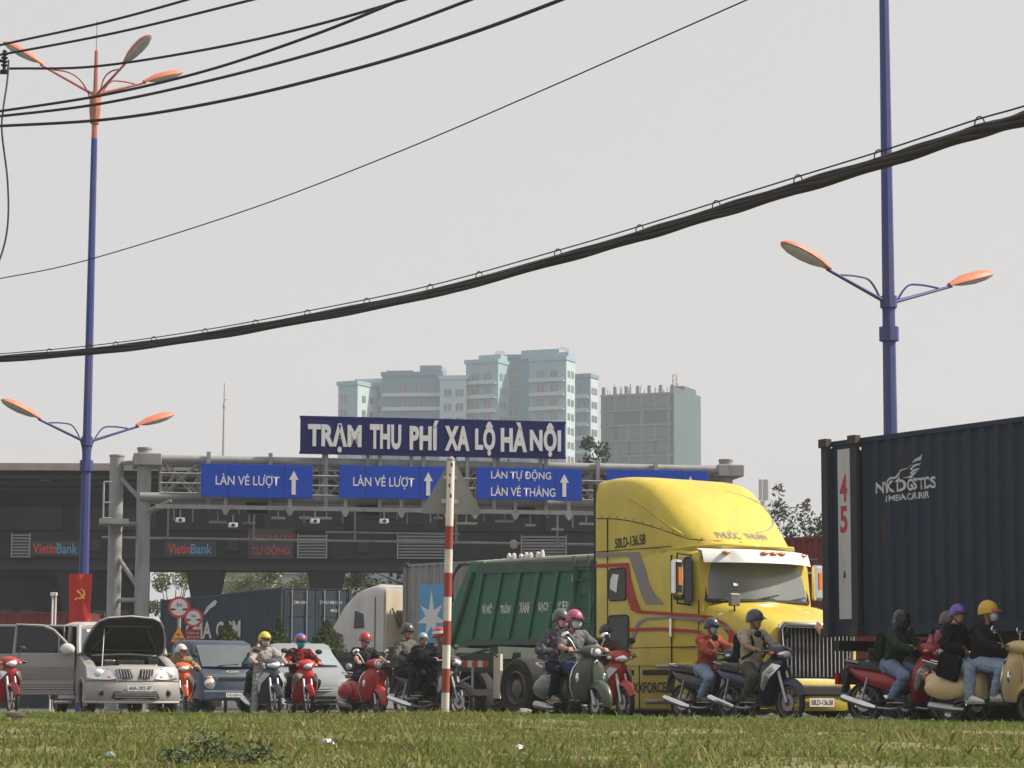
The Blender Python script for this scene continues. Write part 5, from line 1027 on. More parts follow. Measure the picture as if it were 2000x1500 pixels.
# local x forward; body from x=-3.2 to 0
mb = MB(); mb.prism([(-3.1, 1.5), (-2.72, 3.05), (.1, 3.05), (.1, 1.5)], 'y', -1.15, 1.15); body = mb.build('hopper_body', GRN, e, smooth=0)
for k in range(7):
    x = -2.68 + k * .46; mb = MB(); mb.prism([(x - .3, 1.52), (x - .2, 1.52), (x + .1, 2.9), (x, 2.9)], 'y', -1.21, -1.15); mb.build('rib', GRN, body, smooth=0, bevel=.015)
mb = MB(); mb.b2(-2.7, .12, -1.22, -1.14, 2.86, 3.06); mb.build('top_rail', GRD, body, smooth=0); mb = MB(); mb.b2(-3.1, .12, -1.2, -1.1, 1.42, 1.54); mb.build('bottom_rail', GRD, body, smooth=0)
mb = MB(); mb.prism([(-3.55, 1.0), (-3.4, 2.2), (-2.95, 3.12), (-2.6, 3.12), (-3.0, 1.3), (-3.2, 1.0)], 'y', -1.18, 1.18); mb.build('tailgate', GRN, e, smooth=0, bevel=.03)
for k in range(3): mb = MB(); mb.tube(bezier([(-2.8, -1.1 + k * .05, 3.0), (-3.15 - .05 * k, -1.15, 3.05), (-3.4, -1.2, 2.75 - .1 * k), (-3.35, -1.2, 2.3)], 5), .018, 6); mb.build('hydraulic_hose', BLACK, e)
mb = MB(); mb.tube([(-3.4, -1.22, 1.4), (-2.85, -1.22, 2.9)], .05, 8); mb.build('hydraulic_ram', GRD, e)
for s in (0, .35): mb = MB(); mb.tube([(-.35 + s * 1, -1.28, 1.4), (-.35 + s * 1, -1.28, 3.15)], .025, 6); mb.build('ladder_rail', GRD, e)
for k in range(6): mb = MB(); mb.tube([(-.35, -1.28, 1.55 + k * .28), (0, -1.28, 1.55 + k * .28)], .018, 6); mb.build('ladder_rung', GRD, e)
gt = mat('refuse_letters', (.6, .62, .58), .7, 0, .25, 8, dirt=.4)
for t, x in (('VÌ MÔI', -2.52), ('TRƯỜNG', -2.06), ('XANH', -1.6), ('SẠCH', -1.14), ('ĐẸP', -.68)): text(t, .28, .22, gt, body, frame((x, -1.158, 2.16), (1, 0, 0), (0, 0, 1)), .05)
decal([(x * .06, y * .11) for x, y in disc(1.)], frame((-.42, -1.158, 2.72), (1, 0, 0), (0, 0, 1)), gt, body, 'round_emblem', .003)
TARP = mat('tarp_rolls', (.4, .38, .33), .8, 0, .25, 4)
for k in range(4): mb = MB(); mb.tube([(-2.9, -1.0 + k * .3, 3.1 + .03 * k), (-1.5, -1.02 + k * .3, 3.13), (.3, -1.0 + k * .3, 3.16)], .04, 7); mb.build('roof_pipe', TARP, e)
mb = MB()
for k in range(7): mb.ell((-2.1 + k * .14 + random.uniform(-.03, .03), -1.0, 3.2), (.06, .05, random.uniform(.05, .12)), 6, 4)
mb.build('foam_scraps', WHITE, e)
mb = MB(); mb.prism([(.45, .5), (.45, 2.3), (.9, 2.45), (2.0, 2.4), (2.25, 1.5), (2.3, .5)], 'y', -1.1, 1.1); cb = mb.build('cab', GRN, e, smooth=0, bevel=.06); mb = MB(); mb.prism([(2.06, 2.3), (2.28, 1.5), (2.27, 1.5), (2.04, 2.3)], 'y', -1., 1.); mb.build('windscreen', GLASS, cb, smooth=0)
for s in (-1, 1):
    for x in (-2.4, 1.4): wheel('wheel', e, (x, s * .95, .48), .48, .4, s)
    mb = MB(); mb.b2(-3.6, 2.2, s * .45 - .07, s * .45 + .07, .75, 1.05); mb.build('frame_rail', DARK, e, smooth=0)
mb = MB(); mb.b2(-3.3, .3, -1.0, 1.0, 1.05, 1.42); mb.build('subframe', DARK, e, smooth=0)

# ------------------------------------------------------------------ empty skeletal trailer between the queue of bikes and the trucks
se = empty('skeletal_trailer', (-.35, 48.6, 0), heading(62), 'empty dark green skeletal trailer behind the riders, striped rear frame', 'trailer')
SKG = mat('skeletal_green', (.05, .07, .06), .7, 0, .25, 3, dirt=.5, dcol=(.1, .085, .07))
for s in (-1, 1):
    mb = MB(); mb.b2(-1.6, .9, s * .5 - .06, s * .5 + .06, .85, 1.2); mb.build('frame_rail', SKG, se, smooth=0)
    for x in (-1.0,): wheel('wheel', se, (x, s * .95, .48), .48, .4, s)
for x in (-1.6, -.6, .6): mb = MB(); mb.b2(x, x + .14, -1.15, 1.15, 1.08, 1.3); mb.build('bolster', SKG, se, smooth=0)
STR = mat('stripe_red', (.4, .05, .04), .6, 0, .2, 5, dirt=.4); STW = mat('stripe_cream', (.55, .5, .4), .6, 0, .15, 5, dirt=.5)
mb = MB(); mb.b2(.95, 1.2, -1.15, 1.15, .9, 1.02); mb.build('rear_bar', SKG, se, smooth=0)
for k in range(5): mb = MB(); mb.b2(.0 + k * .11, .1 + k * .11, -1.18, -1.15, .92, 1.04); mb.build('stripe', STR if k % 2 == 0 else STW, se, smooth=0)
mb = MB(); mb.tube([(-.3, -1.16, 1.05), (.55, -1.16, 1.25)], .03, 6); mb.tube([(.55, -1.16, 1.25), (.75, -1.16, 1.1)], .03, 6); mb.build('sloping_brace', SKG, se)
mb = MB(); mb.b2(.66, .8, -1.18, -1.08, .35, 1.16); mb.build('rear_upright', STW, se, smooth=0); mb = MB(); mb.b2(-.5, .8, -1.17, -1.1, .4, .52); mb.build('side_guard', mat('guard_worn', (.2, .16, .14), .8, 0, .3, 5), se, smooth=0); mb = MB(); mb.tube([(.2, -1.13, .5), (.2, -1.13, 1.0)], .025, 6); mb.tube([(-.4, -1.13, .5), (.15, -1.13, .75)], .02, 6); mb.build('guard_stay', STEEL, se)

fb = empty('flat_trailer', (at(640, 1290, 61).x, 61., 0), rad(-8), 'low dark green flat trailer bed behind the red scooter', 'trailer')
mb = MB(); mb.b2(0, 3.4, 0, 2.2, 1.1, 1.42); mb.build('deck', SKG, fb, smooth=0, bevel=.03); mb = MB(); mb.b2(-.05, 3.5, -.06, -.002, 1.3, 1.46); mb.build('deck_rail', SKG, fb, smooth=0)
for x in (.6, 2.6): wheel('wheel', fb, (x, .3, .48), .48, .3, -1)
mb = MB(); mb.b2(.1, 3.3, .6, 1.6, .7, 1.1); mb.build('frame_rail', DARK, fb, smooth=0)
# ------------------------------------------------------------------ silver van with its bonnet and doors open
SIL = paint('van_silver', (.33, .33, .315), .3, .22, .06, 3.); SILB = paint('van_taupe', (.24, .225, .19), .4, .35, .08, 3.); BAY = mat('engine_dark', (.02, .019, .018), .8, 0, .5, 14, dirt=.5, dcol=(.08, .07, .05))
INT = mat('cabin_dark', (.03, .03, .032), .8, 0, .3, 4); SEATM = mat('seat_grey', (.16, .17, .17), .9)
e = empty('parked_van', (-7.80, 50.5, 0), heading(20), 'silver van with open bonnet and both near doors swung open', 'van'); e.scale = (1.05, 1.05, 1.02)
def vsec(x, w, z0, z1, r=.06): return [(x, -w, z0), (x, -w - .012, (z0 + z1) / 2), (x, -w + .01, z1 - r), (x, -w + r, z1), (x, w - r, z1), (x, w - .01, z1 - r), (x, w + .012, (z0 + z1) / 2), (x, w, z0)]
mb = MB()                                             # front wings either side of the engine bay
for s in (-1, 1):
    pts = []
    for x, w, zt in ((.72, .84, 1.17), (1.1, .845, 1.1), (1.5, .845, 1.0), (1.76, .84, .9)):
        pts.append([(x, s * w, .62 if 1.05 < x < 1.75 else .35), (x, s * (w + .01), .75), (x, s * (w - .02), zt - .04), (x, s * (w - .14), zt), (x, s * (w - .2), zt - .03), (x, s * (w - .2), .55)])
    mb = MB(); mb.loft(pts); mb.build('front_wing', SIL, e, smooth=45)
mb = MB(); mb.b2(.8, 1.95, -.64, .64, .3, .86); bay = mb.build('engine_bay', BAY, e, smooth=0)
for x, y, z, a, b, c, m in ((1.4, 0, .93, .4, .5, .2, BAY), (1.6, -.42, .94, .25, .2, .16, BLACK), (1.3, .45, .97, .2, .2, .2, BLACK), (1.75, .1, .9, .1, .7, .1, STEEL), (.98, -.1, 1.06, .1, 1.2, .12, BAY), (1.55, .2, .98, .1, .08, .05, AMBER), (1.5, -.15, .98, .1, .08, .05, WHITE), (1.35, -.35, .98, .2, .2, .12, STEEL)):
    mb = MB(); mb.box((x, y, z), (a, b, c)); mb.build('engine_part', m, bay, smooth=0, bevel=.02)
# nose: bumper and grille panel lofted across the width
rings = []
for k in range(17):
    u = -1 + k / 8; f = abs(u) ** 2.6; xf = 2.13 - .3 * f; y = u * .845
    rings.append([(xf - .35, y, .26), (xf - .05, y, .24), (xf, y, .3), (xf + .005, y, .45), (xf - .005, y, .58), (xf - .03, y, .62), (xf - .035, y, .66), (xf - .07, y, .78), (xf - .13, y, .9 - .04 * f), (xf - .2, y, .93 - .05 * f), (xf - .35, y, .9 - .05 * f)])
mb = MB(); mb.loft(rings); nose = mb.build('nose_panel', SIL, e, smooth=45)
def nx(y, z):
    f = abs(y / .845) ** 2.6; xf = 2.13 - .3 * f; T = [(.24, -.05), (.3, 0), (.45, .005), (.58, -.005), (.62, -.03), (.66, -.035), (.78, -.07), (.9, -.13)]
    for (a, p), (b, q) in zip(T, T[1:]):
        if z <= b: return xf + p + (q - p) * max(0, (z - a) / (b - a))
    return xf - .13
def patch(poly, m, nm, par, lift=.028, n=1):          # polygon (y, z) hugging the nose
    mb = MB(); C = (sum(p[0] for p in poly) / len(poly), sum(p[1] for p in poly) / len(poly)); k = len(poly)
    vs = [(nx(y, z) + lift, y, z) for y, z in poly] + [(nx(*C) + lift + .015, *C)] + [(nx(y, z) - .02, y, z) for y, z in poly]
    mb.add(vs, [(i, (i + 1) % k, k) for i in range(k)] + [(i, (i + 1) % k, k + 1 + (i + 1) % k, k + 1 + i) for i in range(k)]); return mb.build(nm, m, par, smooth=50)
for s in (-1, 1):
    h_ = patch([(s * .83, .86), (s * .74, .9), (s * .58, .89), (s * .44, .81), (s * .35, .68), (s * .5, .665), (s * .72, .675), (s * .83, .70)], REFL, 'headlight', e)
    mb = MB(); mb.ell((nx(s * .62, .78) - .0, s * .62, .78), (.06, .11, .085)); mb.build('headlight_bowl', LENS, h_); mb = MB(); mb.ell((nx(s * .45, .715), s * .45, .71), (.03, .06, .03)); mb.build('indicator', AMBER, h_)
    g_ = patch([(s * .05, .70), (s * .1, .86), (s * .34, .86), (s * .3, .74), (s * .22, .68)], BLACK, 'grille', e, .02)
    for k in range(5): y = s * (.1 + .05 * k); mb = MB(); mb.tube([(nx(y, .7) + .04, y, .69 + .006 * k), (nx(y, .85) + .04, y + s * .03, .855)], .007, 5); mb.build('grille_slat', CHROME, g_)
    mb = MB(); mb.lathe([(.075, -.03), (.075, .0), (.055, .01)], (nx(s * .6, .42), s * .6, .42), 'x', 16, cap=True); f_ = mb.build('fog_lamp', SILB, e); mb = MB(); mb.ell((nx(s * .6, .42) + .008, s * .6, .42), (.015, .05, .05)); mb.build('fog_lens', GLASS, f_)
lg = patch([(-.44, .33), (-.38, .45), (.38, .45), (.44, .33), (.36, .3), (-.36, .3)], BLACK, 'lower_grille', e, .016)
for z in (.345, .385, .42): mb = MB(); mb.tube([(nx(y, z) + .035, y, z) for y in (-.38, 0, .38)], .007, 5); mb.build('lower_slat', STEEL, lg)
mb = MB(); mb.tube([(nx(u * .845, .26) + .0, u * .845, .255) for u in [-1 + k / 8 for k in range(17)]], .025, 6); mb.build('bumper_lip', paint('lip_silver', (.5, .5, .5), .3), e)
mb = MB(); mb.tube([(nx(u * .845, .64) + .001, u * .845, .64) for u in [-1 + k / 8 for k in range(17)]], .007, 5); mb.build('bumper_gap', SEAM, e)
plate_sign(e, frame((2.145, .07, .51), (0, 1, 0), (0, 0, 1)), '60A-292 47', .46, .11)
# bonnet standing open
ba = rad(44)
def bon(t, y, d=0.): return (.86 + math.cos(ba) * t * 1.0 + math.sin(ba) * d, y, 1.15 + math.sin(ba) * t * 1.0 - math.cos(ba) * d)
out = [(0, .77), (.2, .77), (.45, .73), (.7, .655), (.86, .57), (.95, .42), (1.0, 0)]
pl = [(t, w) for t, w in out] + [(t, -w) for t, w in out[::-1][1:]]
mb = MB(); n = len(pl); mb.add([bon(t, w, 0) for t, w in pl] + [bon(t, w, -.03) for t, w in pl], [tuple(range(n)), tuple(range(n, 2 * n))[::-1]] + [(i, (i + 1) % n, n + (i + 1) % n, n + i) for i in range(n)]); bo = mb.build('bonnet', SIL, e, smooth=0)
mb = MB(); mb.add([bon(.03 + t * .95, w * .95, .006) for t, w in pl] + [bon(.03 + t * .95, w * .95, .001) for t, w in pl], [tuple(range(n)), tuple(range(n, 2 * n))[::-1]] + [(i, (i + 1) % n, n + (i + 1) % n, n + i) for i in range(n)]); mb.build('bonnet_liner', BAY, bo, smooth=0)
RIBM = mat('bonnet_rib', (.06, .055, .04), .7, 0, .3, 8)
for a, b in (((.1, -.6), (.75, -.3)), ((.1, .6), (.75, .3)), ((.75, -.45), (.75, .45)), ((.12, -.55), (.12, .55))): mb = MB(); mb.tube([bon(*a, .015), bon(*b, .015)], .022, 6); mb.build('bonnet_rib', RIBM, bo)
mb = MB(); mb.tube([(1.75, -.55, .9), bon(.7, -.45, .02)], .009, 5); mb.build('bonnet_prop', STEEL, e)
mb = MB(); mb.tube(bezier([(.98, -.6, 1.12), (1.04, 0, 1.15), (.98, .6, 1.12)], 5), .02, 6); mb.build('cowl', SIL, e)
for y in (-.35, .2): mb = MB(); mb.tube([(.95, y, 1.15), (.99, y + .42, 1.19)], .012, 5); mb.build('wiper', BLACK, e)
# cabin
mb = MB(); mb.b2(-2.08, .75, .79, .845, .36, 1.16); mb.build('far_side', SIL, e, smooth=0, bevel=.03); mb = MB(); mb.b2(-2.08, .75, -.8, .8, .3, .42); mb.build('floor_pan', INT, e, smooth=0)
mb = MB(); mb.b2(-2.12, -2.05, -.8, .8, .36, 1.72); mb.build('tailgate', SIL, e, smooth=0, bevel=.03)
mb = MB(); mb.prism([(-2.08, .36), (-2.08, 1.18), (-1.02, 1.18), (-1.0, .75), (-1.1, .66), (-1.25, .62), (-1.6, .62), (-1.75, .36)], 'y', -.845, -.79); mb.build('rear_quarter', SIL, e, smooth=0, bevel=.02)
mb = MB(); mb.b2(-1.0, .72, -.84, -.7, .3, .4); mb.build('sill', SILB, e, smooth=0, bevel=.02); mb = MB(); mb.tube([(-.95, -.9, .25), (.65, -.9, .25)], .035, 8); mb.build('side_step', SIL, e)
mb = MB(); mb.loft([[(x, -w, z - .05), (x, -w + .03, z - .01), (x, -w + .15, z + .03), (x, 0, z + .045), (x, w - .15, z + .03), (x, w - .03, z - .01), (x, w, z - .05), (x, 0, z - .06)] for x, w, z in ((-2.1, .72, 1.68), (-1.9, .76, 1.74), (-.8, .77, 1.77), (.15, .76, 1.74), (.42, .72, 1.68))]); mb.build('roof', paint('van_roof', (.5, .5, .48), .3, .15), e, smooth=50)
for s in (-1, 1):
    for pts, r in (([(.84, s * .8, 1.14), (.62, s * .77, 1.4), (.36, s * .72, 1.69)], .045), ([(-.28, s * .81, .4), (-.28, s * .8, 1.0), (-.3, s * .74, 1.72)], .05), ([(-1.05, s * .81, 1.0), (-1.08, s * .74, 1.72)], .05), ([(-2.05, s * .8, 1.0), (-2.05, s * .72, 1.7)], .05)):
        mb = MB(); mb.tube(pts, r, 8); mb.build('pillar', SIL, e)
mb = MB(); mb.loft([[(.86, -.76, 1.15), (.95, 0, 1.16), (.86, .76, 1.15)], [(.37, -.7, 1.68), (.45, 0, 1.7), (.37, .7, 1.68)]], cap=False, closed=False); VG = mat('van_glass', (.1, .12, .13), .06, 0, .2, 2, spec=.7); wv = mb.build('windscreen', VG, e, smooth=60)
for y in (-.56, -.46): decal([(x * .045, z * .035) for x, z in disc(1.)], frame((.47, y, 1.6), (0, 1, 0), (-.6, 0, .8)), WHITE, wv, 'sticker', .003)
mb = MB(); mb.quad((-2.05, .81, 1.17), (.6, .81, 1.17), (.35, .74, 1.66), (-2.05, .74, 1.66)); mb.build('far_window', VG, e, smooth=0); mb = MB(); mb.quad((-2.05, -.815, 1.19), (-1.1, -.815, 1.19), (-1.1, -.75, 1.66), (-2.05, -.75, 1.66)); mb.build('quarter_window', GLASS, e, smooth=0)
for x, y in ((.05, -.38), (.05, .38), (-.85, 0)):
    mb = MB(); w = .5 if x > 0 else 1.3; mb.box((x, y, .68), (.5, w, .16)); mb.box((x - .27, y, 1.02), (.14, w, .6), Matrix.Rotation(rad(-12), 3, 'Y')); mb.box((x - .34, y, 1.42), (.1, .26, .18)); mb.build('seat', SEATM, e, smooth=0, bevel=.04, seg=3)
mb = MB(); mb.box((.68, 0, 1.0), (.3, 1.4, .3)); mb.build('dashboard', INT, e, smooth=0, bevel=.05); mb = MB(); mb.lathe([(.17, -.012), (.19, 0), (.17, .012), (.15, 0), (.17, -.012)], (.5, .38, 1.08), 'x', 18); mb.build('steering_wheel', BLACK, e)
mb = MB(); mb.b2(-1.05, -.99, -.78, .78, .42, 1.0); mb.build('cabin_divider', INT, e, smooth=0)
for s in (-1, 1):
    wheel('wheel', e, (1.4, s * .72, .3), .31, .2, s, spokes=6, hubr=.66); wheel('wheel', e, (-1.4, s * .72, .3), .31, .2, s, spokes=6, hubr=.66)
    mb = MB(); mb.tube([(1.4 + .37 * math.cos(t), s * .83, .33 + .36 * math.sin(t)) for t in [math.pi * (-.12 + 1.2 * k / 12) for k in range(13)]], .045, 8); mb.build('arch_flare', SIL, e, smooth=60)
def vdoor(hx, length, ang, nm, lab, front):
    M = Matrix.Translation((hx, -.85, 0)) @ Matrix.Rotation(math.pi + rad(ang), 4, 'Z')     # local x runs from the hinge to the latch
    q = bpy.data.objects.new(nm, None); COL.objects.link(q); q.parent = e; q.matrix_local = M; q['label'] = lab
    Ld = length; arch = not front
    low = [(0, .4), (0, 1.17), (Ld, 1.17), (Ld, .75), (Ld - .06, .62), (Ld - .2, .52), (Ld - .28, .36)] if arch else [(0, .38), (0, 1.17), (Ld, 1.17), (Ld, .38)]
    up = [(x, z) for x, z in low]; mb = MB(); mb.prism(up, 'y', -.035, .035); mb.build('door_panel', SIL, q, smooth=0, bevel=.018)
    mb = MB(); mb.b2(.02, Ld - (.1 if arch else .02), .0, .042, .66, .92); mb.build('two_tone_band', SILB, q, smooth=0, bevel=.01)
    for z in (.5, .545, .59): mb = MB(); mb.tube([(.02, .04, z), (Ld - (.25 if arch else .02), .04, z)], .016, 6); mb.build('cladding_rib', SIL, q)
    fr = [(.02, 1.17), (.2, 1.4), (.4, 1.6), (.6, 1.68), (Ld - .06, 1.7), (Ld - .02, 1.17)] if front else [(.02, 1.17), (.04, 1.7), (Ld - .1, 1.7), (Ld - .02, 1.17)]
    mb = MB(); mb.tube([(x, 0, z) for x, z in fr], .028, 6); mb.build('window_frame', SIL if front else SIL, q)
    mb = MB(); mb.add([(x, .0, z) for x, z in fr], [tuple(range(len(fr)))]); mb.build('window_glass', GLASS, q, smooth=0)
    if front:
        mb = MB(); mb.tube([(.3, .01, 1.17), (.3, .01, 1.5)], .016, 6); mb.build('window_divider', SIL, q)
        mb = MB(); mb.ell((.12, .16, 1.24), (.14, .08, .11)); mi = mb.build('door_mirror', paint('mirror_silver', (.6, .6, .58), .25), q); mb = MB(); mb.box((.12, .05, 1.17), (.1, .12, .06)); mb.build('mirror_foot', BLACK, mi, smooth=0, bevel=.02)
    mb = MB(); mb.box((Ld - .17, .045, 1.0), (.17, .02, .05)); mb.build('door_handle', BLACK, q, smooth=0, bevel=.01)
vdoor(.72, 1.14, 70, 'front_door', 'open front door with a silver mirror', True); vdoor(-.25, 1.36, 72, 'rear_door', 'open rear door with a cut out for the wheel', False)

# ------------------------------------------------------------------ small blue truck
BLU = paint('truck_blue', (.02, .036, .07), .35, .12, .1, 3.)
e = empty('small_truck', (-6.82, 59.28, 0), heading(30), 'small dark blue cab over truck behind the yellow helmet rider', 'truck')
def bsec(x, w, z0, z1, r=.1): return [(x, -w, z0), (x, -w, z1 - r), (x, -w + r * .3, z1 - r * .3), (x, -w + r, z1), (x, w - r, z1), (x, w - r * .3, z1 - r * .3), (x, w, z1 - r), (x, w, z0)]
mb = MB(); mb.loft([bsec(-.75, .74, .35, 1.6), bsec(-.6, .76, .35, 1.68), bsec(.1, .76, .35, 1.68), bsec(.35, .75, .35, 1.62), bsec(.85, .77, .35, 1.02, .06), bsec(1.0, .77, .3, .92, .06), bsec(1.05, .74, .3, .85, .06)]); cb = mb.build('cab', BLU, e, smooth=40)
mb = MB(); mb.loft([[(.42, -.66, 1.54), (.46, 0, 1.55), (.42, .66, 1.54)], [(.84, -.68, 1.05), (.9, 0, 1.05), (.84, .68, 1.05)]], cap=False, closed=False); o = mb.build('windscreen', VG, e, smooth=60); o.location = (.025, 0, .02)
mb = MB(); mb.tube([(.9, -.3, 1.09), (.87, .2, 1.13)], .01, 5); mb.build('wiper', BLACK, e)
for s in (-1, 1):
    mb = MB(); mb.add([(-.35, s * .768, 1.05), (.25, s * .768, 1.5), (-.35, s * .768, 1.5)] if False else [(-.4, s * .768, 1.08), (.55, s * .768, 1.08), (.32, s * .768, 1.5), (-.4, s * .768, 1.52)], [(0, 1, 2, 3)]); mb.build('side_window', GLASS, e, smooth=0)
    mb = MB(); mb.ell((1.0, s * .56, .68), (.1, .16, .15)); h_ = mb.build('headlight', REFL, e); mb = MB(); mb.ell((.98, s * .58, .81), (.09, .14, .07)); mb.build('indicator', AMBER, h_)
    mb = MB(); mb.ell((.75, s * .95, 1.2), (.05, .09, .13)); mi = mb.build('mirror', BLACK, e); mb = MB(); mb.tube([(.7, s * .76, 1.1), (.75, s * .95, 1.2)], .014, 5); mb.build('mirror_arm', BLACK, mi)
    wheel('wheel', e, (.35, s * .66, .29), .29, .18, s); wheel('wheel', e, (-1.9, s * .66, .29), .29, .22, s); mb = MB(); mb.b2(-.5, -.49, s * .77 - .006, s * .77 + .006, .4, 1.6); mb.build('seam', SEAM, e, smooth=0)
mb = MB(); mb.b2(.95, 1.12, -.76, .76, .32, .54); mb.build('bumper', BLU, e, smooth=0, bevel=.04); mb = MB(); mb.b2(1.05, 1.075, -.32, .32, .78, .83); mb.build('grille_slot', BLACK, e, smooth=0); text('K250', .3, .05, STEEL, e, frame((1.03, 0, .96), (0, 1, 0), (-.3, 0, 1)))
plate_sign(e, frame((1.125, 0, .43), (0, 1, 0), (0, 0, 1)), '51D-028 41', .4, .1)
mb = MB(); mb.b2(-2.8, -.8, -.78, .78, .62, .7); bd = mb.build('load_bed', BLU, e, smooth=0)
for s in (-1, 1): mb = MB(); mb.b2(-2.8, -.8, s * .78 - .02, s * .78 + .02, .7, 1.0); mb.build('side_board', BLU, bd, smooth=0)
mb = MB(); mb.b2(-2.8, .3, -.35, .35, .4, .6); mb.build('frame_rail', DARK, e, smooth=0)

# ------------------------------------------------------------------ pale car between the bikes
CW = paint('car_silver', (.24, .26, .28), .25, .12, .05, 3.)
p = ground(618, 51.4); e = empty('parked_car', (p.x - .5, 53.3, 0), heading(14), 'silver hatchback car nosing out behind the red motorbikes', 'car')
def ksec(x, w, z0, zb, zt, wt):
    return [(x, -w, z0), (x, -w, (z0 + zb) / 2), (x, -w + .02, zb), (x, -wt, zt - .04), (x, -wt + .1, zt), (x, wt - .1, zt), (x, wt, zt - .04), (x, w - .02, zb), (x, w, (z0 + zb) / 2), (x, w, z0)]
mb = MB(); mb.loft([ksec(-1.9, .72, .35, .8, .9, .7), ksec(-1.8, .8, .25, .85, 1.3, .6), ksec(-1.3, .83, .22, .88, 1.47, .6), ksec(0, .84, .22, .88, 1.48, .6), ksec(.4, .84, .22, .88, 1.3, .62), ksec(.95, .84, .22, .86, .98, .72), ksec(1.5, .82, .24, .78, .88, .7), ksec(1.85, .74, .26, .66, .76, .62), ksec(2.0, .6, .3, .52, .6, .5)]); mb.build('body', CW, e, smooth=40)
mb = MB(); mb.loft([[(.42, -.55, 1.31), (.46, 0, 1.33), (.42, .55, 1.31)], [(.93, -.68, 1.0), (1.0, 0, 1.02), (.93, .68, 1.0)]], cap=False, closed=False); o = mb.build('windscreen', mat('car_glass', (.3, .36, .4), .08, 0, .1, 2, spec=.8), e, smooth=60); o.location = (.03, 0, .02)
for s in (-1, 1):
    mb = MB(); mb.add([(-1.4, s * .79, .95), (.6, s * .79, .95), (.2, s * .65, 1.36), (-1.2, s * .65, 1.38)], [(0, 1, 2, 3)]); mb.build('side_window', GLASS, e, smooth=0); wheel('wheel', e, (1.25, s * .75, .3), .3, .19, s, spokes=6, hubr=.66); wheel('wheel', e, (-1.25, s * .75, .3), .3, .19, s, spokes=6, hubr=.66)
    mb = MB(); mb.ell((1.78, s * .6, .66), (.18, .16, .08), R=Matrix.Rotation(s * rad(25), 3, 'Z')); mb.build('headlight', REFL, e); mb = MB(); mb.box((1.88, s * .58, .42), (.1, .18, .1), Matrix.Rotation(-s * rad(28), 3, 'Z')); f_ = mb.build('fog_recess', BLACK, e, smooth=0, bevel=.03); mb = MB(); mb.ell((1.92, s * .58, .42), (.03, .04, .04)); mb.build('fog_lamp', LENS, f_); mb = MB(); mb.ell((.6, s * .92, 1.0), (.1, .07, .07)); mb.build('mirror', CW, e)
mb = MB(); mb.b2(1.96, 2.02, -.42, .42, .34, .4); mb.build('lower_grille', BLACK, e, smooth=0, bevel=.02)
for z in (.5, .55): mb = MB(); mb.tube([(1.98, -.4, z), (2.02, 0, z), (1.98, .4, z)], .016, 6); mb.build('grille_bar', CHROME, e)
# ------------------------------------------------------------------ motorbikes (local x forward, y left, origin on the road between the wheels)
def bike_wheel(nm, par, c, R, w, n=26, spokes=6):
    mb = MB(); mb.lathe([(R * .78, -w * .3), (R * .88, -w * .5), (R * .97, -w * .34), (R, 0), (R * .97, w * .34), (R * .88, w * .5), (R * .78, w * .3), (R * .78, -w * .3)], c, 'y', n); t = mb.build(nm, RUBBER, par, smooth=60)
    mb = MB(); mb.lathe([(R * .8, -w * .32), (R * .7, -w * .28), (R * .7, w * .28), (R * .8, w * .32)], c, 'y', n); mb.lathe([(0, -w * .55), (R * .17, -w * .5), (R * .17, w * .5), (0, w * .55)], c, 'y', 12)
    for k in range(spokes):
        a = 2 * math.pi * k / spokes; mb.box((c[0] + math.cos(a) * R * .45, c[1], c[2] + math.sin(a) * R * .45), (R * .6, w * .3, R * .1), Matrix.Rotation(-a, 3, 'Y'))
    mb.build('rim', RIMD, t, smooth=40); mb = MB(); mb.lathe([(R * .42, -w * .62), (R * .42, -w * .56), (R * .2, -w * .56), (R * .2, -w * .62), (R * .42, -w * .62)], c, 'y', 18); mb.build('brake_disc', STEEL, t, smooth=40)
    return t
def arc_fender(nm, par, c, R, w, a0, a1, m, n=10, h=.05):
    rings = []
    for k in range(n + 1):
        a = rad(a0 + (a1 - a0) * k / n); ww = w * (.45 + .55 * math.sin(math.pi * (k + 1) / (n + 2))); dx, dz = math.cos(a), math.sin(a)
        rings.append([(c[0] + dx * (R + h * (1 - q * q) - .045 * q * q), q * ww, c[2] + dz * (R + h * (1 - q * q) - .045 * q * q)) for q in (-1, -.8, -.45, 0, .45, .8, 1)] + [(c[0] + dx * (R - .012), q * ww * .85, c[2] + dz * (R - .012)) for q in (.6, -.6)])
    mb = MB(); mb.loft(rings); return mb.build(nm, m, par, smooth=55)
def mirrors(par, x, y, z, h=.22, sp=.12, m=BLACK, fm=None, rx=.075, rz=.05):
    for s in (-1, 1):
        c = (x - .06, s * (y + sp), z + h); mb = MB(); mb.ell(c, (.022, rx, rz)); o = mb.build('mirror', m, par); mb = MB(); mb.ell((c[0] - .014, c[1], c[2]), (.014, rx * .88, rz * .85)); mb.build('mirror_glass', CHROME, o)
        mb = MB(); mb.tube([(x, s * y, z), (x - .02, s * (y + sp * .5), z + h * .6), c], .008, 5); mb.build('mirror_stem', STEEL if fm else BLACK, o)
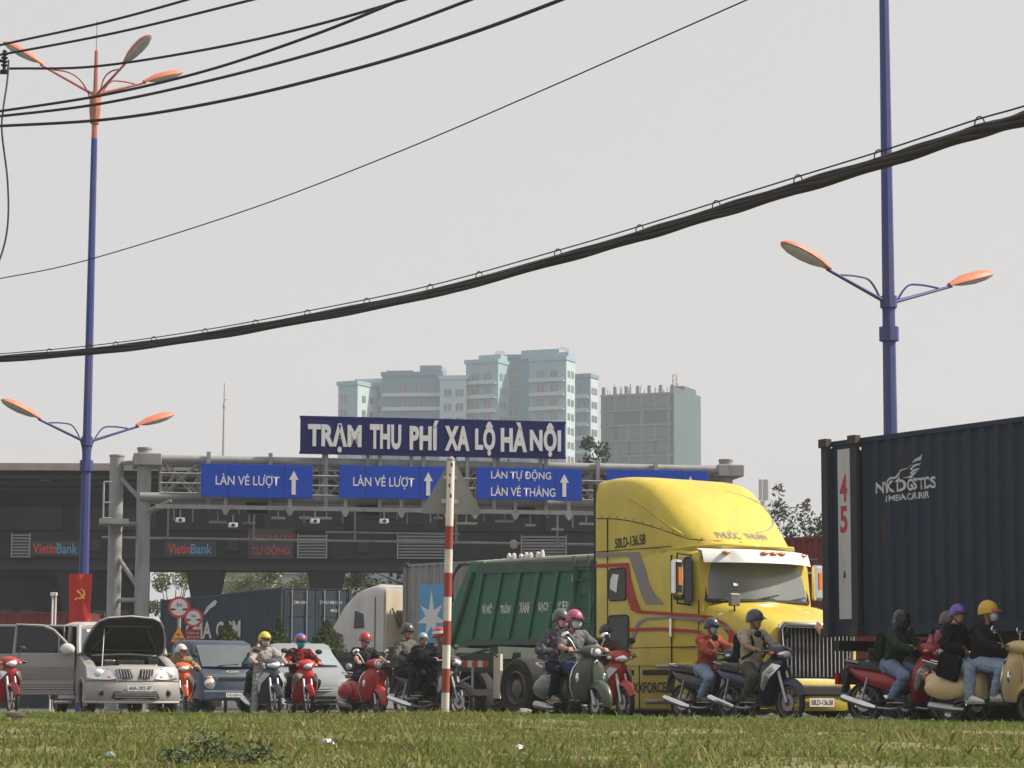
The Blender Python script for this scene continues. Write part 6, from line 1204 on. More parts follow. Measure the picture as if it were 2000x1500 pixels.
def handlebar(par, x, z, half=.34, rise=0.):
    mb = MB(); mb.tube(bezier([(x + .06, 0, z + .02), (x + .03, .15, z + .02), (x - .03, half - .1, z), (x - .06, half, z - .005)], 4), .012, 6); mb.build('handlebar', BLACK, par); mb = MB(); mb.tube(bezier([(x + .06, 0, z + .02), (x + .03, -.15, z + .02), (x - .03, -half + .1, z), (x - .06, -half, z - .005)], 4), .012, 6); mb.build('handlebar', BLACK, par)
    for s in (-1, 1):
        mb = MB(); mb.tube([(x - .02, s * (half - .12), z), (x - .06, s * (half + .01), z - .004)], .019, 8); mb.build('grip', RUBBER, par); mb = MB(); mb.tube([(x + .05, s * (half - .16), z + .01), (x + .03, s * (half), z - .005)], .006, 5); mb.build('brake_lever', STEEL, par)
def underbone(label, px, Y, a, col, cname, trim=None, tname=None, lamp_w=.11, fender=None, rough=None, group='motorbikes stopped along the bank', dz=0.):
    p = ground(px, Y); e = empty('motorbike', (p.x, Y, dz), heading(a), label, 'motorbike', group)
    C1 = paint(cname, col, .22, .05, .06, 6.); C2 = paint(tname, trim, .3, .15, .06, 6.) if trim else BLACK
    bike_wheel('front_wheel', e, (.63, 0, .285), .285, .085); bike_wheel('rear_wheel', e, (-.62, 0, .285), .285, .1)
    for s in (-1, 1): mb = MB(); mb.tube([(.63, s * .075, .285), (.47, s * .075, .72)], [.022, .026], 8); mb.build('fork_leg', STEEL, e)
    arc_fender('front_fender', e, (.63, 0, .285), .30, .075, 20, 165, fender or C1)
    # leg shield and nose
    rings = []
    for z, xf, w, d in ((.24, .29, .15, .07), (.36, .35, .22, .1), (.52, .42, .275, .15), (.68, .50, .28, .19), (.80, .545, .235, .21), (.90, .53, .15, .17), (.96, .47, .09, .1)):
        rings.append([(xf, 0, z), (xf - d * .25, w * .45, z - .01), (xf - d * .75, w * .85, z - .015), (xf - d * 1.15, w, z - .02), (xf - d * 1.3, w * .9, z), (xf - d * .9, w * .4, z), (xf - d * .8, 0, z), (xf - d * .9, -w * .4, z), (xf - d * 1.3, -w * .9, z), (xf - d * 1.15, -w, z - .02), (xf - d * .75, -w * .85, z - .015), (xf - d * .25, -w * .45, z - .01)])
    mb = MB(); mb.loft(rings); ls = mb.build('leg_shield', C1, e, smooth=60, sub=1)
    for s in (-1, 1):
        mb = MB(); mb.loft([[(.53, s * .08, .80), (.46, s * .18, .83), (.50, s * .13, .74)], [(.45, s * .21, .64), (.35, s * .265, .70), (.40, s * .24, .58)], [(.33, s * .22, .46), (.28, s * .245, .50), (.31, s * .23, .44)]]); mb.build('position_lamp', REFL if not trim else C2, ls, smooth=60)
        mb = MB(); mb.tube([(.0, s * .1, .42), (.25, s * .13, .5), (.34, s * .14, .62)], [.05, .05, .03], 6); mb.build('under_cowl', BLACK, e)
    # handlebar cowl with headlamp
    mb = MB(); mb.loft([[(x, w * math.cos(t), z + h * math.sin(t)) for t in [2 * math.pi * k / 12 for k in range(12)]] for x, w, z, h in ((.24, .08, 1.01, .03), (.30, .17, 1.01, .075), (.40, .2, 1.0, .095), (.49, .165, .985, .09), (.55, .11, .97, .065), (.575, .04, .96, .025))]); hc = mb.build('handlebar_cowl', C1, e, smooth=60)
    mb = MB(); mb.ell((.52, 0, .955), (.065, lamp_w * 1.15, .066)); mb.build('headlight', REFL, hc); mb = MB(); mb.ell((.55, 0, .958), (.045, lamp_w * .75, .05)); mb.build('headlight_lens', LENS, hc)
    handlebar(e, .36, 1.0); mirrors(e, .34, .16, 1.02)
    for s in (-1, 1): mb = MB(); mb.ell((.44, s * .17, .97), (.05, .05, .03)); mb.build('turn_signal', AMBER if not trim else LENS, hc)
    # body, seat, tail
    mb = MB(); mb.loft([[(x, -w, z0), (x, -w * 1.08, (z0 + z1) / 2), (x, -w * .8, z1), (x, w * .8, z1), (x, w * 1.08, (z0 + z1) / 2), (x, w, z0)] for x, w, z0, z1 in ((.26, .05, .36, .52), (.1, .09, .38, .56), (-.1, .12, .42, .7), (-.4, .15, .46, .74), (-.66, .13, .56, .77), (-.82, .07, .68, .80), (-.88, .03, .74, .80))]); mb.build('body_cowl', C1, e, smooth=55, sub=1)
    mb = MB(); mb.loft([[(x, -w, z), (x, -w * .9, z + h * .8), (x, -w * .5, z + h), (x, w * .5, z + h), (x, w * .9, z + h * .8), (x, w, z)] for x, w, z, h in ((.02, .07, .69, .03), (-.1, .12, .7, .07), (-.35, .14, .72, .075), (-.5, .135, .74, .1), (-.78, .12, .77, .09), (-.88, .08, .79, .05))]); mb.build('seat', mat('seat_vinyl', (.02, .02, .021), .55, 0, .2, 12), e, smooth=60)
    mb = MB(); mb.tube(bezier([(-.65, -.13, .82), (-.86, -.1, .86), (-.9, 0, .865), (-.86, .1, .86), (-.65, .13, .82)], 4), .012, 6); mb.build('grab_rail', STEEL, e)
    mb = MB(); mb.ell((-.88, 0, .76), (.04, .07, .035)); mb.build('tail_light', REDL, e); mb = MB(); mb.prism([(-.84, .72), (-.9, .72), (-.98, .42), (-.94, .42)], 'y', -.06, .06); mb.build('rear_fender', BLACK, e, smooth=0)
    mb = MB(); mb.box((-.02, 0, .33), (.36, .2, .2)); mb.lathe([(.1, -.15), (.1, .15)], (-.02, 0, .33), 'y', 14, cap=True); mb.build('engine', mat('engine_alloy', (.14, .14, .14), .5, .5, .3, 10), e, bevel=.03)
    mb = MB(); mb.tube(bezier([(.08, -.1, .26), (-.1, -.14, .2), (-.4, -.15, .22)], 4), .018, 6); mb.build('exhaust_pipe', STEEL, e); mb = MB(); mb.tube([(-.36, -.16, .22), (-.5, -.165, .25), (-.85, -.17, .35), (-.9, -.17, .365)], [.03, .05, .052, .03], 10); mb.build('muffler', CHROME, e)
    for s in (-1, 1):
        mb = MB(); mb.tube([(-.05, s * .1, .26), (-.05, s * .3, .27)], .016, 6); mb.build('foot_peg', RUBBER, e); mb = MB(); mb.tube([(-.62, s * .12, .285), (-.5, s * .13, .62)], .02, 6); mb.build('rear_shock', STEEL, e); mb = MB(); mb.tube([(0, s * .08, .33), (-.62, s * .08, .285)], .022, 6); mb.build('swing_arm', BLACK, e)
    return e
def scooter(label, px, Y, a, col, cname, trim=CHROME, lamp='round', group='motorbikes stopped along the bank', plate=None):
    p = ground(px, Y); e = empty('scooter', (p.x, Y, 0), heading(a), label, 'scooter', group); C1 = paint(cname, col, .22, .12, .05, 6.)
    bike_wheel('front_wheel', e, (.60, 0, .235), .235, .105, spokes=5); bike_wheel('rear_wheel', e, (-.60, 0, .235), .235, .11, spokes=5)
    mb = MB(); mb.tube([(.60, -.08, .235), (.52, -.07, .45)], .028, 8); mb.build('fork_leg', STEEL, e)
    arc_fender('front_fender', e, (.60, 0, .27), .26, .115, -12, 172, C1, 12, .06)
    rings = []
    for z, xf, w, d in ((.27, .34, .17, .03), (.36, .36, .25, .05), (.5, .385, .30, .07), (.64, .415, .305, .08), (.76, .43, .27, .085), (.85, .43, .19, .08), (.92, .42, .1, .08), (.97, .40, .07, .07)):
        rings.append([(xf + .06, 0, z), (xf + .03, w * .22, z), (xf, w * .55, z), (xf - d * .8, w * .92, z), (xf - d * 1.3, w, z), (xf - d * 1.5, w * .9, z), (xf - .06, w * .5, z), (xf - .05, 0, z), (xf - .06, -w * .5, z), (xf - d * 1.5, -w * .9, z), (xf - d * 1.3, -w, z), (xf - d * .8, -w * .92, z), (xf, -w * .55, z), (xf + .03, -w * .22, z)])
    mb = MB(); mb.loft(rings); ls = mb.build('leg_shield', C1, e, smooth=60, sub=1)
    for s in (-1, 1):
        mb = MB(); mb.tube([(r[3 if s > 0 else 11][0] - .03, s * abs(r[4][1]) * 1.0, r[4][2]) for r in rings[:6]], .011, 6); mb.build('shield_trim', trim, ls)
        mb = MB(); mb.ell((.37, s * .22, .62), (.03, .035, .08)); mb.build('turn_signal', REFL, ls)
    mb = MB(); mb.loft([[(.50, -.03, .5), (.50, .03, .5), (.47, .04, .5), (.47, -.04, .5)], [(.505, -.045, .75), (.505, .045, .75), (.47, .05, .75), (.47, -.05, .75)], [(.47, -.05, .92), (.47, .05, .92), (.44, .05, .92), (.44, -.05, .92)]]); mb.build('horn_cover', C1, ls, smooth=40, bevel=.01)
    mb = MB(); mb.ell((.52, 0, .84), (.012, .03, .035)); mb.build('badge', CHROME, ls)
    mb = MB(); mb.box((.1, 0, .27), (.5, .4, .05)); mb.build('floorboard', BLACK, e, smooth=0, bevel=.02)
    # headset
    mb = MB(); mb.loft([[(x, w * math.cos(t), z + h * math.sin(t)) for t in [2 * math.pi * k / 14 for k in range(14)]] for x, w, z, h in ((.24, .05, 1.0, .03), (.29, .16, 1.0, .06), (.36, .19, 1.005, .08), (.44, .14, 1.0, .09), (.51, .10, .99, .085), (.54, .09, .985, .075))]); hs = mb.build('headset', C1, e, smooth=60)
    mb = MB()
    if lamp == 'round': mb.lathe([(.085, 0), (.088, .02), (.075, .035), (0, .045)], (.52, 0, .99), 'x', 18)
    else: mb.loft([[(.53, y * 1.0, .985 + z) for y, z in rrect(.19, .12, .04)], [(.56, y * .9, .985 + z * .9) for y, z in rrect(.19, .12, .04)]])
    mb.build('headlight', REFL, hs); mb = MB(); mb.ell((.55, 0, .988), (.025, .06, .05)); mb.build('headlight_lens', LENS, hs)
    handlebar(e, .33, 1.0, .36); mirrors(e, .30, .2, 1.02, .2, .13, CHROME, True, .08, .058)
    # rear body with two cowls
    mb = MB(); mb.loft([[(x, -w * .6, z0), (x, -w, z0 + (z1 - z0) * .3), (x, -w * .95, z0 + (z1 - z0) * .7), (x, -w * .55, z1), (x, w * .55, z1), (x, w * .95, z0 + (z1 - z0) * .7), (x, w, z0 + (z1 - z0) * .3), (x, w * .6, z0)] for x, w, z0, z1 in ((-.08, .13, .28, .66), (-.16, .19, .27, .72), (-.4, .23, .27, .74), (-.65, .23, .32, .73), (-.85, .17, .42, .7), (-.97, .09, .5, .64))]); bd = mb.build('rear_body', C1, e, smooth=60, sub=1)
    for s in (-1, 1): mb = MB(); mb.ell((-.55, s * .2, .48), (.34, .085, .16)); mb.build('side_cowl', C1, bd)
    mb = MB(); mb.loft([[(x, -w, z), (x, -w * .95, z + h * .7), (x, -w * .5, z + h), (x, w * .5, z + h), (x, w * .95, z + h * .7), (x, w, z)] for x, w, z, h in ((-.05, .08, .71, .03), (-.14, .14, .72, .06), (-.4, .15, .735, .07), (-.75, .13, .74, .07), (-.86, .08, .73, .04))]); mb.build('seat', mat('seat_brown', (.05, .035, .025), .55, 0, .2, 12), e, smooth=60)
    mb = MB(); mb.ell((-.97, 0, .6), (.03, .05, .06)); mb.build('tail_light', REDL, e); mb = MB(); mb.tube([(-.3, -.2, .2), (-.45, -.22, .21), (-.8, -.22, .25)], [.03, .055, .05], 10); mb.build('muffler', STEEL, e)
    for k in range(3): mb = MB(); mb.tube([(-.28, -.26, .27 + .05 * k), (-.42, -.26, .24 + .05 * k)], .01, 5); mb.build('crash_bar', CHROME, e)
    for s in (-1, 1): mb = MB(); mb.tube([(-.2, s * .16, .25), (-.22, s * .28, .26)], .014, 6); mb.build('pillion_peg', CHROME, e)
    mb = MB(); mb.tube(bezier([(-.7, -.15, .78), (-.95, -.12, .84), (-1.02, 0, .85), (-.95, .12, .84), (-.7, .15, .78)], 4), .011, 6); mb.build('grab_rail', CHROME, e)
    mb = MB(); mb.box((-.6, 0, .26), (.3, .25, .18)); mb.build('engine', DARK, e, smooth=0, bevel=.03)
    return e

# ------------------------------------------------------------------ people
def capsule(mb, a, b, r0, r1, n=10):
    a, b = Vector(a), Vector(b); t = (b - a); L = t.length; t = t.normalized() if L > 1e-6 else Vector((0, 0, 1)); pts, rs = [], []
    for k in range(4): q = math.pi / 2 * (k + .15) / 4; pts.append(a - t * r0 * math.cos(q)); rs.append(r0 * math.sin(q))
    pts.append(a); rs.append(r0); pts.append((a + b) / 2); rs.append((r0 + r1) / 2 * 1.03); pts.append(b); rs.append(r1)
    for k in range(4): q = math.pi / 2 * (1 - (k + .85) / 4) if False else math.pi / 2 * (k + .85) / 4; pts.append(b + t * r1 * math.sin(q)); rs.append(r1 * math.cos(q))
    mb.tube(pts, rs, n)
def ik(a, b, l1, l2, pole):
    a, b = Vector(a), Vector(b); d = b - a; L = min(d.length, (l1 + l2) * .995); u = d.normalized(); x = (l1 * l1 - l2 * l2 + L * L) / (2 * L); h = math.sqrt(max(l1 * l1 - x * x, 0)); p = Vector(pole) - u * Vector(pole).dot(u)
    return a + u * x + p.normalized() * h
TEXC = bpy.data.textures.new('creases', 'MUSGRAVE') if False else bpy.data.textures.new('creases', 'STUCCI'); TEXC.noise_scale = .045
TEXF = bpy.data.textures.new('folds', 'CLOUDS'); TEXF.noise_scale = .07
def remesh(mb, nm, m, par, vox, it=4, fold=0.):
    o = mb.build(nm, m, par, smooth=0, fix=False); r = o.modifiers.new('remesh', 'REMESH'); r.mode = 'VOXEL'; r.voxel_size = vox; r.use_smooth_shade = True
    if fold: d = o.modifiers.new('folds', 'DISPLACE'); d.texture = TEXF; d.strength = fold; d.mid_level = .5; d.texture_coords = 'LOCAL'
    if fold: d2 = o.modifiers.new('creases', 'DISPLACE'); d2.texture = TEXC; d2.strength = fold * .6; d2.mid_level = .5; d2.texture_coords = 'LOCAL'
    s = o.modifiers.new('soften', 'SMOOTH'); s.iterations = it; s.factor = .5; return o
def person(label, bike, seat=(-.18, .80), lean=12, yaw=0., hyaw=0., hpitch=0., hands=((.31, .30, 1.0), (.31, -.30, 1.0)), feet=((.12, .2, .30), (.12, -.2, .30)), sc=1., shirt='#555555', sleeve='long', pants='#2a3040', shoes='#222222', helmet='#333333', hband=None, brim=True, full=False, mask=None, glasses=False, skin=None, hair=False, bag=None, wide=1., kind='people on motorbikes', strap=None, cap_hands=None, open_knee=.16, collar=None, bare=False, shorts=False, twist=None):
    M = bike.matrix_world if False else Matrix.Translation(bike.location) @ Matrix.Rotation(bike.rotation_euler[2], 4, 'Z')
    e = empty('person', bike.location, bike.rotation_euler[2], label, 'person', kind); skin = skin or SKIN
    pel = Vector((seat[0], 0, seat[1])); Rl = Matrix.Rotation(rad(lean), 3, 'Y'); Rt = Rl @ Matrix.Rotation(rad(yaw), 3, 'Z')
    T = lambda x, y, z: pel + Rt @ Vector((x * sc, y * sc, z * sc))
    neck0, neck1 = T(-.01, 0, .47), T(.01, 0, .55); hd = neck1 + Vector((.03, 0, .095)) * sc
    RH = Matrix.Rotation(bike.rotation_euler[2] * 0 + rad(hyaw), 3, 'Z') @ Matrix.Rotation(rad(hpitch), 3, 'Y')
    Hh = lambda x, y, z: hd + RH @ Vector((x * sc, y * sc, z * sc))
    sh = [T(0, s * .175 * wide, .43) for s in (1, -1)]; hp = [pel + Vector((0.02, s * .095, -.02)) for s in (1, -1)]
    hnd = [Vector(h) for h in hands]; ft = [Vector(f) for f in feet]
    el = [ik(sh[i], hnd[i], .275 * sc, .26 * sc, (-.35, (.75 if i == 0 else -.75), -.55)) for i in (0, 1)]
    ank = [f + Vector((-.06, 0, .075)) for f in ft]; kn = [ik(hp[i], ank[i], .42 * sc, .41 * sc, (1., (open_knee if i == 0 else -open_knee) * 2, .5)) for i in (0, 1)]
    def torso(mb, g=0.):
        rings = []
        for z, w, d, x in ((-.10, .15, .11, 0), (-.04, .165, .125, 0), (.06, .16, .12, .0), (.16, .15, .112, .0), (.28, .165, .118, .005), (.37, .17, .112, .0), (.43, .14, .09, -.005), (.475, .075, .06, -.01)):
            rings.append([T(x + (d + g) * math.cos(t), (w * wide + g) * math.sin(t), z) for t in [2 * math.pi * k / 14 for k in range(14)]])
        mb.loft(rings)
        for i in (0, 1): capsule(mb, T(0, 0, .42), sh[i], .07 + g, .068 * wide + g)
    def arms(mb, g=0., full_=True, t=1.):
        for i in (0, 1):
            capsule(mb, sh[i], sh[i] + (el[i] - sh[i]) * (1 if full_ else .72), .056 * wide + g, (.044 if full_ else .05) * wide + g)
            if full_: capsule(mb, el[i], el[i] + (hnd[i] - el[i]) * .93, .043 * wide + g, .03 + g)
    def legs(mb, g=0., lo=.97):
        for i in (0, 1):
            capsule(mb, hp[i], kn[i], .088 * wide + g, .06 + g); capsule(mb, kn[i], kn[i] + (ank[i] - kn[i]) * lo, .058 + g, .042 + g)
    # body: one continuous skin
    mb = MB(); torso(mb); arms(mb); legs(mb); capsule(mb, neck0, neck1 + Vector((.01, 0, .03)), .055, .05)
    mb.ell(hd, (.095 * sc, .076 * sc, .115 * sc), 16, 12, R=RH); mb.ell(Hh(.03, 0, -.06), (.062 * sc, .056 * sc, .06 * sc), 12, 8, R=RH)
    capsule(mb, Hh(.088, 0, .015), Hh(.108, 0, -.02), .011, .015, 8); mb.ell(Hh(.085, 0, -.06), (.014, .026, .01), 8, 6, R=RH)
    for s in (-1, 1): mb.ell(Hh(0, s * .078, -.005), (.022, .012, .032), 8, 6, R=RH); mb.ell(Hh(.078, s * .03, .022), (.02, .024, .01), 8, 6, R=RH)
    for i in (0, 1):                                   # hands: palm, four curled fingers, thumb
        s = 1 if i == 0 else -1; f = (hnd[i] - el[i]).normalized(); gr = Vector((-.25, s, 0)).normalized() if not cap_hands else Vector((0, s, 0)); f = (f - gr * f.dot(gr)).normalized(); dn = Vector((0, 0, -1)); dn = (dn - f * dn.dot(f)).normalized()
        c = hnd[i] - f * .035 - dn * .03; capsule(mb, c - gr * .022, c + gr * .022 + f * .02, .021, .021, 8)
        for k, ln in enumerate((.9, 1.0, .95, .75)):
            b0 = c + gr * (-.03 + .02 * k) + f * .03; b1 = b0 + f * .032 * ln + dn * .012; b2 = b1 + dn * .034 * ln - f * .004; b3 = b2 - f * .022 * ln
            capsule(mb, b0, b1, .0095, .009, 6); capsule(mb, b1, b2, .009, .0085, 6); capsule(mb, b2, b3, .0085, .008, 6)
        t0 = c - gr * .03 + dn * .01; capsule(mb, t0, t0 + f * .03 + dn * .025 - gr * .006, .011, .01, 6); capsule(mb, t0 + f * .03 + dn * .025 - gr * .006, t0 + f * .035 + dn * .05, .01, .009, 6)
        capsule(mb, hnd[i] - (hnd[i] - el[i]).normalized() * .07, c, .026, .024, 8)
        capsule(mb, ank[i], ft[i] + Vector((.04, 0, .035)), .04, .034); capsule(mb, ft[i] + Vector((.04, 0, .035)), ft[i] + Vector((.1, 0, .03)), .034, .028)
    remesh(mb, 'body', skin, e, .0105, 2)
    # clothes
    SH = cloth('cloth_' + shirt, shirt); PT = cloth('cloth_' + pants, pants); SO = mat('shoe_' + shoes, shoes, .6, 0, .15, 12)
    mb = MB(); torso(mb, .022); arms(mb, .02, sleeve == 'long')
    if sleeve == 'long' : pass
    remesh(mb, 'jacket' if sleeve == 'long' else 'shirt', SH, e, .013, 2, .036)
    mb = MB(); [capsule(mb, pel + Vector((-.03, s * .06, -.02)), pel + Vector((.02, s * .06, 0)), .13, .12) for s in (1, -1)]; legs(mb, .02, .55 if shorts else .93); remesh(mb, 'trousers', PT, e, .013, 2, .03)
    if collar: mb = MB(); mb.lathe([(.075, -.02), (.085, .0), (.08, .03), (.07, .03), (.072, 0)], T(0, 0, .49), 'z', 16); mb.build('collar', cloth('cloth_' + collar, collar), e)
    if not bare:
        for i in (0, 1):
            mb = MB(); b = ft[i]; mb.loft([[(b.x + x, b.y + w * math.cos(t), b.z + .012 + max(0, h * (math.sin(t) + 1) / 2)) for t in [2 * math.pi * k / 10 for k in range(10)]] for x, w, h in ((-.11, .02, .06), (-.1, .036, .1), (-.04, .042, .12), (.03, .045, .09), (.1, .046, .065), (.15, .035, .05), (.17, .012, .03))]); sh_ = mb.build('shoe', SO, e, smooth=60, sub=1)
            mb = MB(); mb.box((b.x + .03, b.y, b.z + .008), (.27, .085, .016)); mb.build('sole', mat('sole', (.35, .33, .3), .8), sh_, smooth=0, bevel=.006)
    # face
    for s in (-1, 1):
        mb = MB(); mb.ell(Hh(.083, s * .031, .008), (.008, .014, .007), 8, 6, R=RH); mb.build('eye', INK, e)
    mb = MB(); mb.ell(Hh(.094, 0, -.06), (.006, .024, .006), 8, 6, R=RH); mb.build('mouth', mat('lips', (.3, .1, .08), .5), e)
    mb = MB(); mb.ell(Hh(-.012, 0, .012), (.098 * sc, .085 * sc, .112 * sc), 16, 10, R=RH, t0=0, t1=1.75); mb.build('hair', HAIR, e)
    if hair:
        mb = MB(); mb.loft([[Hh(-.06 + d * math.cos(t), w * math.sin(t), z) for t in [2 * math.pi * k / 10 for k in range(10)]] for z, w, d in ((.03, .06, .04), (-.06, .075, .045), (-.16, .06, .04), (-.26, .035, .025), (-.31, .01, .01))]); mb.build('long_hair', HAIR, e, smooth=60, sub=1)
    if mask:
        mb = MB(); rr = []
        for z, w, x in ((.012, .05, .098), (-.015, .062, .118), (-.045, .064, .118), (-.075, .056, .11), (-.1, .036, .085)):
            rr.append([Hh(x * math.cos(q) ** .6 - .0 if True else 0, w * 1.22 * math.sin(q) / math.sin(1.3), z) for q in [-1.3 + 2.6 * k / 10 for k in range(11)]])
        mb.loft(rr, cap=False, closed=False); mb.build('face_mask', cloth('cloth_' + mask, mask), e, smooth=70)
        for s in (-1, 1): mb = MB(); mb.tube([Hh(.03, s * .076, .0), Hh(-.01, s * .09, .01)], .003, 4); mb.build('mask_loop', WHITE, e)
    if glasses:
        for s in (-1, 1): mb = MB(); mb.ell(Hh(.1, s * .032, .016), (.012, .03, .022), 10, 8, R=RH); mb.build('sunglass_lens', GLASS, e); mb = MB(); mb.tube([Hh(.095, s * .06, .02), Hh(.0, s * .085, .02)], .004, 4); mb.build('sunglass_arm', BLACK, e)
    if helmet:
        HM = paint('helmet_' + helmet, helmet, .25, .1, .08, 8.)
        mb = MB(); Rr = (.136 * sc, .122 * sc, .13 * sc); rings = []
        for j in range(9):
            t = 1.78 * j / 8; rings.append([Hh(-.008 + Rr[0] * math.sin(t) * math.cos(q), Rr[1] * math.sin(t) * math.sin(q), .042 + Rr[2] * math.cos(t) - (.045 * (1 - math.cos(q)) / 2 * (j / 8) ** 3 if not full else 0)) for q in [2 * math.pi * k / 20 for k in range(20)]])
        mb.loft(rings); h_ = mb.build('helmet', HM, e, smooth=60)
        if hband: mb = MB(); mb.loft([[Hh(-.008 + Rr[0] * 1.02 * math.sin(t) * math.cos(q), Rr[1] * 1.02 * math.sin(t) * math.sin(q), .042 + Rr[2] * 1.0 * math.cos(t) - .045 * (1 - math.cos(q)) / 2 * (t / 1.78) ** 3) for q in [2 * math.pi * k / 20 for k in range(20)]] for t in (1.12, 1.45)], cap=False); mb.build('helmet_band', paint('helmet_' + hband, hband, .25, .1), h_, smooth=60)
        if full:
            mb = MB(); mb.loft([[Hh(-.008 + .136 * math.cos(q), .122 * math.sin(q), z) for q in [.75 + (2 * math.pi - 1.5) * k / 16 for k in range(17)]] for z in (.04, -.03, -.1)], cap=False, closed=False); mb.build('helmet_shell', HM, h_, smooth=60)
            mb = MB(); mb.ell(Hh(.0, 0, -.035), (.138, .122, .125), 20, 12, R=RH, t0=1.2, t1=2.55); mb.build('chin_bar', HM, h_, smooth=60)
            mb = MB(); mb.loft([[Hh(.002 + .146 * f_ * math.cos(q), .13 * f_ * math.sin(q), z) for q in [-w_ + 2 * w_ * k / 12 for k in range(13)]] for z, f_, w_ in ((.085, .93, .75), (.06, .98, 1.0), (.02, 1.0, 1.1), (-.03, 1.0, 1.08), (-.06, .97, .95), (-.078, .95, .7))], cap=False, closed=False); mb.build('visor', mat('smoked_visor', (.008, .01, .009), .2, 0, .1, 3, spec=.4), h_, smooth=60)
        elif brim:
            mb = MB(); mb.loft([[Hh(.05 + (.082 + d) * math.cos(q) * 1.0, .113 * math.sin(q), z - .012 * d / .05) for q in [-1.25 + 2.5 * k / 10 for k in range(11)]] for d, z in ((0, .052), (.055, .04), (.055, .034), (0, .04))], cap=False, closed=False); mb.build('helmet_peak', BLACK if brim is True else paint('peak_' + brim, brim), h_, smooth=60)
        if not full:
            mb = MB(); mb.tube([Hh(.0, .092, .02), Hh(.02, .07, -.06), Hh(.04, .03, -.118), Hh(.045, 0, -.125), Hh(.04, -.03, -.118), Hh(.02, -.07, -.06), Hh(.0, -.092, .02)], .006, 5); mb.build('chin_strap', BLACK, h_)
    if bag:
        kind_, col = bag; BM = cloth('cloth_' + col, col)
        if kind_ == 'pack':
            mb = MB(); mb.box(T(-.2, 0, .24), (.16, .28, .4), Rt); mb.build('backpack', BM, e, smooth=0, bevel=.05, seg=3)
            for s in (-1, 1): mb = MB(); mb.tube(bezier([T(-.12, s * .1, .44), T(-.0, s * .11, .5), T(.13, s * .11, .36), T(.145, s * .13, .2), T(.0, s * .19, .1)], 4), .018, 6); mb.build('shoulder_strap', BM, e)
        elif kind_ == 'strap': mb = MB(); mb.tube(bezier([T(-.05, -.1 * col_s(col), .46), T(.1, -.06, .44), T(.15, .02, .3), T(.15, .1, .12), T(.05, .18, .02)], 4), .014, 6); mb.build('bag_strap', BM, e)
        elif kind_ == 'tote': mb = MB(); mb.box((seat[0] + .1, -.3, seat[1] - .08), (.34, .1, .34), Matrix.Rotation(.3, 3, 'Y')); mb.build('shoulder_bag', BM, e, smooth=0, bevel=.05, seg=3); mb = MB(); mb.tube(bezier([T(-.02, .1, .47), T(.12, 0, .4), T(.12, -.17, .1), (seat[0] + .1, -.3, seat[1] + .08)], 4), .012, 6); mb.build('bag_strap', BM, e)
    return e
def col_s(c): return 1.
GROUNDL = ((.1, .34, .0), (.1, -.2, .28))
# ------------------------------------------------------------------ the riders, from the far left to the right edge
PEG = ((-.02, .23, .275), (-.02, -.23, .275)); FLOOR = ((.16, .13, .30), (.16, -.13, .30)); RDN = ((-.02, .23, .275), (.3, -.3, 0.)); LDN = ((.1, .36, 0.), (-.02, -.23, .275)); BACKPEG = ((-.25, .26, .34), (-.25, -.26, .34))
SILH = '#9fb0c0'
b = underbone('red motorbike cut off by the left edge of the view', 2, 47.8, 30, (.32, .015, .018), 'bike_red_a')
b = underbone('orange motorbike half hidden beside the silver van bonnet', 348, 54.2, 18, (.62, .12, .02), 'bike_orange')
person('rider in a tan jacket leaning over the orange motorbike', b, lean=40, shirt='#8a7b60', pants='#3a3a3c', helmet='#c8c4bc', feet=PEG, hyaw=30)
b = underbone('dark blue and white scooter ridden by the yellow helmet rider', 517, 49., 24, (.045, .05, .075), 'bike_midnight', (.5, .52, .55), 'bike_silver_trim', .13)
person('rider with yellow helmet and pale beige jacket', b, lean=8, shirt='#a09a94', pants='#7d8680', shoes='#777777', helmet='#d8c020', mask='#c9a8a8', glasses=True, feet=RDN, collar='#8c8880', hair=True)
person('small bareheaded child in teal at the side of the yellow helmet rider', b, seat=(-.55, .80), lean=2, sc=.8, hands=((-.3, .2, .95), (-.3, -.2, .95)), feet=BACKPEG, shirt='#2f4a52', pants='#2a2f33', helmet=None, wide=.85)
b = underbone('bright red motorbike beside the pale car', 586, 50., 20, (.5, .02, .02), 'bike_red_b', None, None, .1)
person('rider in a dark red jacket with light blue face mask', b, lean=12, shirt='#6e1f20', pants='#1e2022', helmet='#4d62a8', hband='#a03040', mask='#3aa0c8', glasses=True, feet=PEG, bag=('pack', '#202225'))
b = scooter('rounded red scooter in front of the white tractor', 716, 49., 27, (.36, .02, .018), 'scooter_red')
person('man with red helmet and black shirt on the rounded red scooter', b, seat=(-.22, .80), lean=8, hpitch=14, hyaw=-5, shirt='#2b2d31', sleeve='short', pants='#23283a', shoes='#1a1a1a', helmet='#a82c28', feet=FLOOR)
b = underbone('black and chrome motorbike carrying three people behind the striped pole', 846, 45.2, 52, (.03, .03, .034), 'bike_black_a', (.5, .5, .5), 'bike_chrome_trim')
person('driver with red and white helmet in a black jacket, face turned right', b, seat=(-.05, .80), lean=16, hyaw=10, shirt='#1d2026', pants='#17191c', helmet='#b22a2c', hband='#d8d6d2', feet=PEG)
person('child with pale blue helmet squeezed between two adults', b, seat=(-.36, .82), lean=10, sc=.86, hyaw=-35, hands=((-.1, .2, 1.05), (-.1, -.2, 1.05)), feet=((-.15, .28, .38), (-.15, -.28, .38)), shirt='#23252f', pants='#202225', helmet='#8fa3b0', wide=.9)
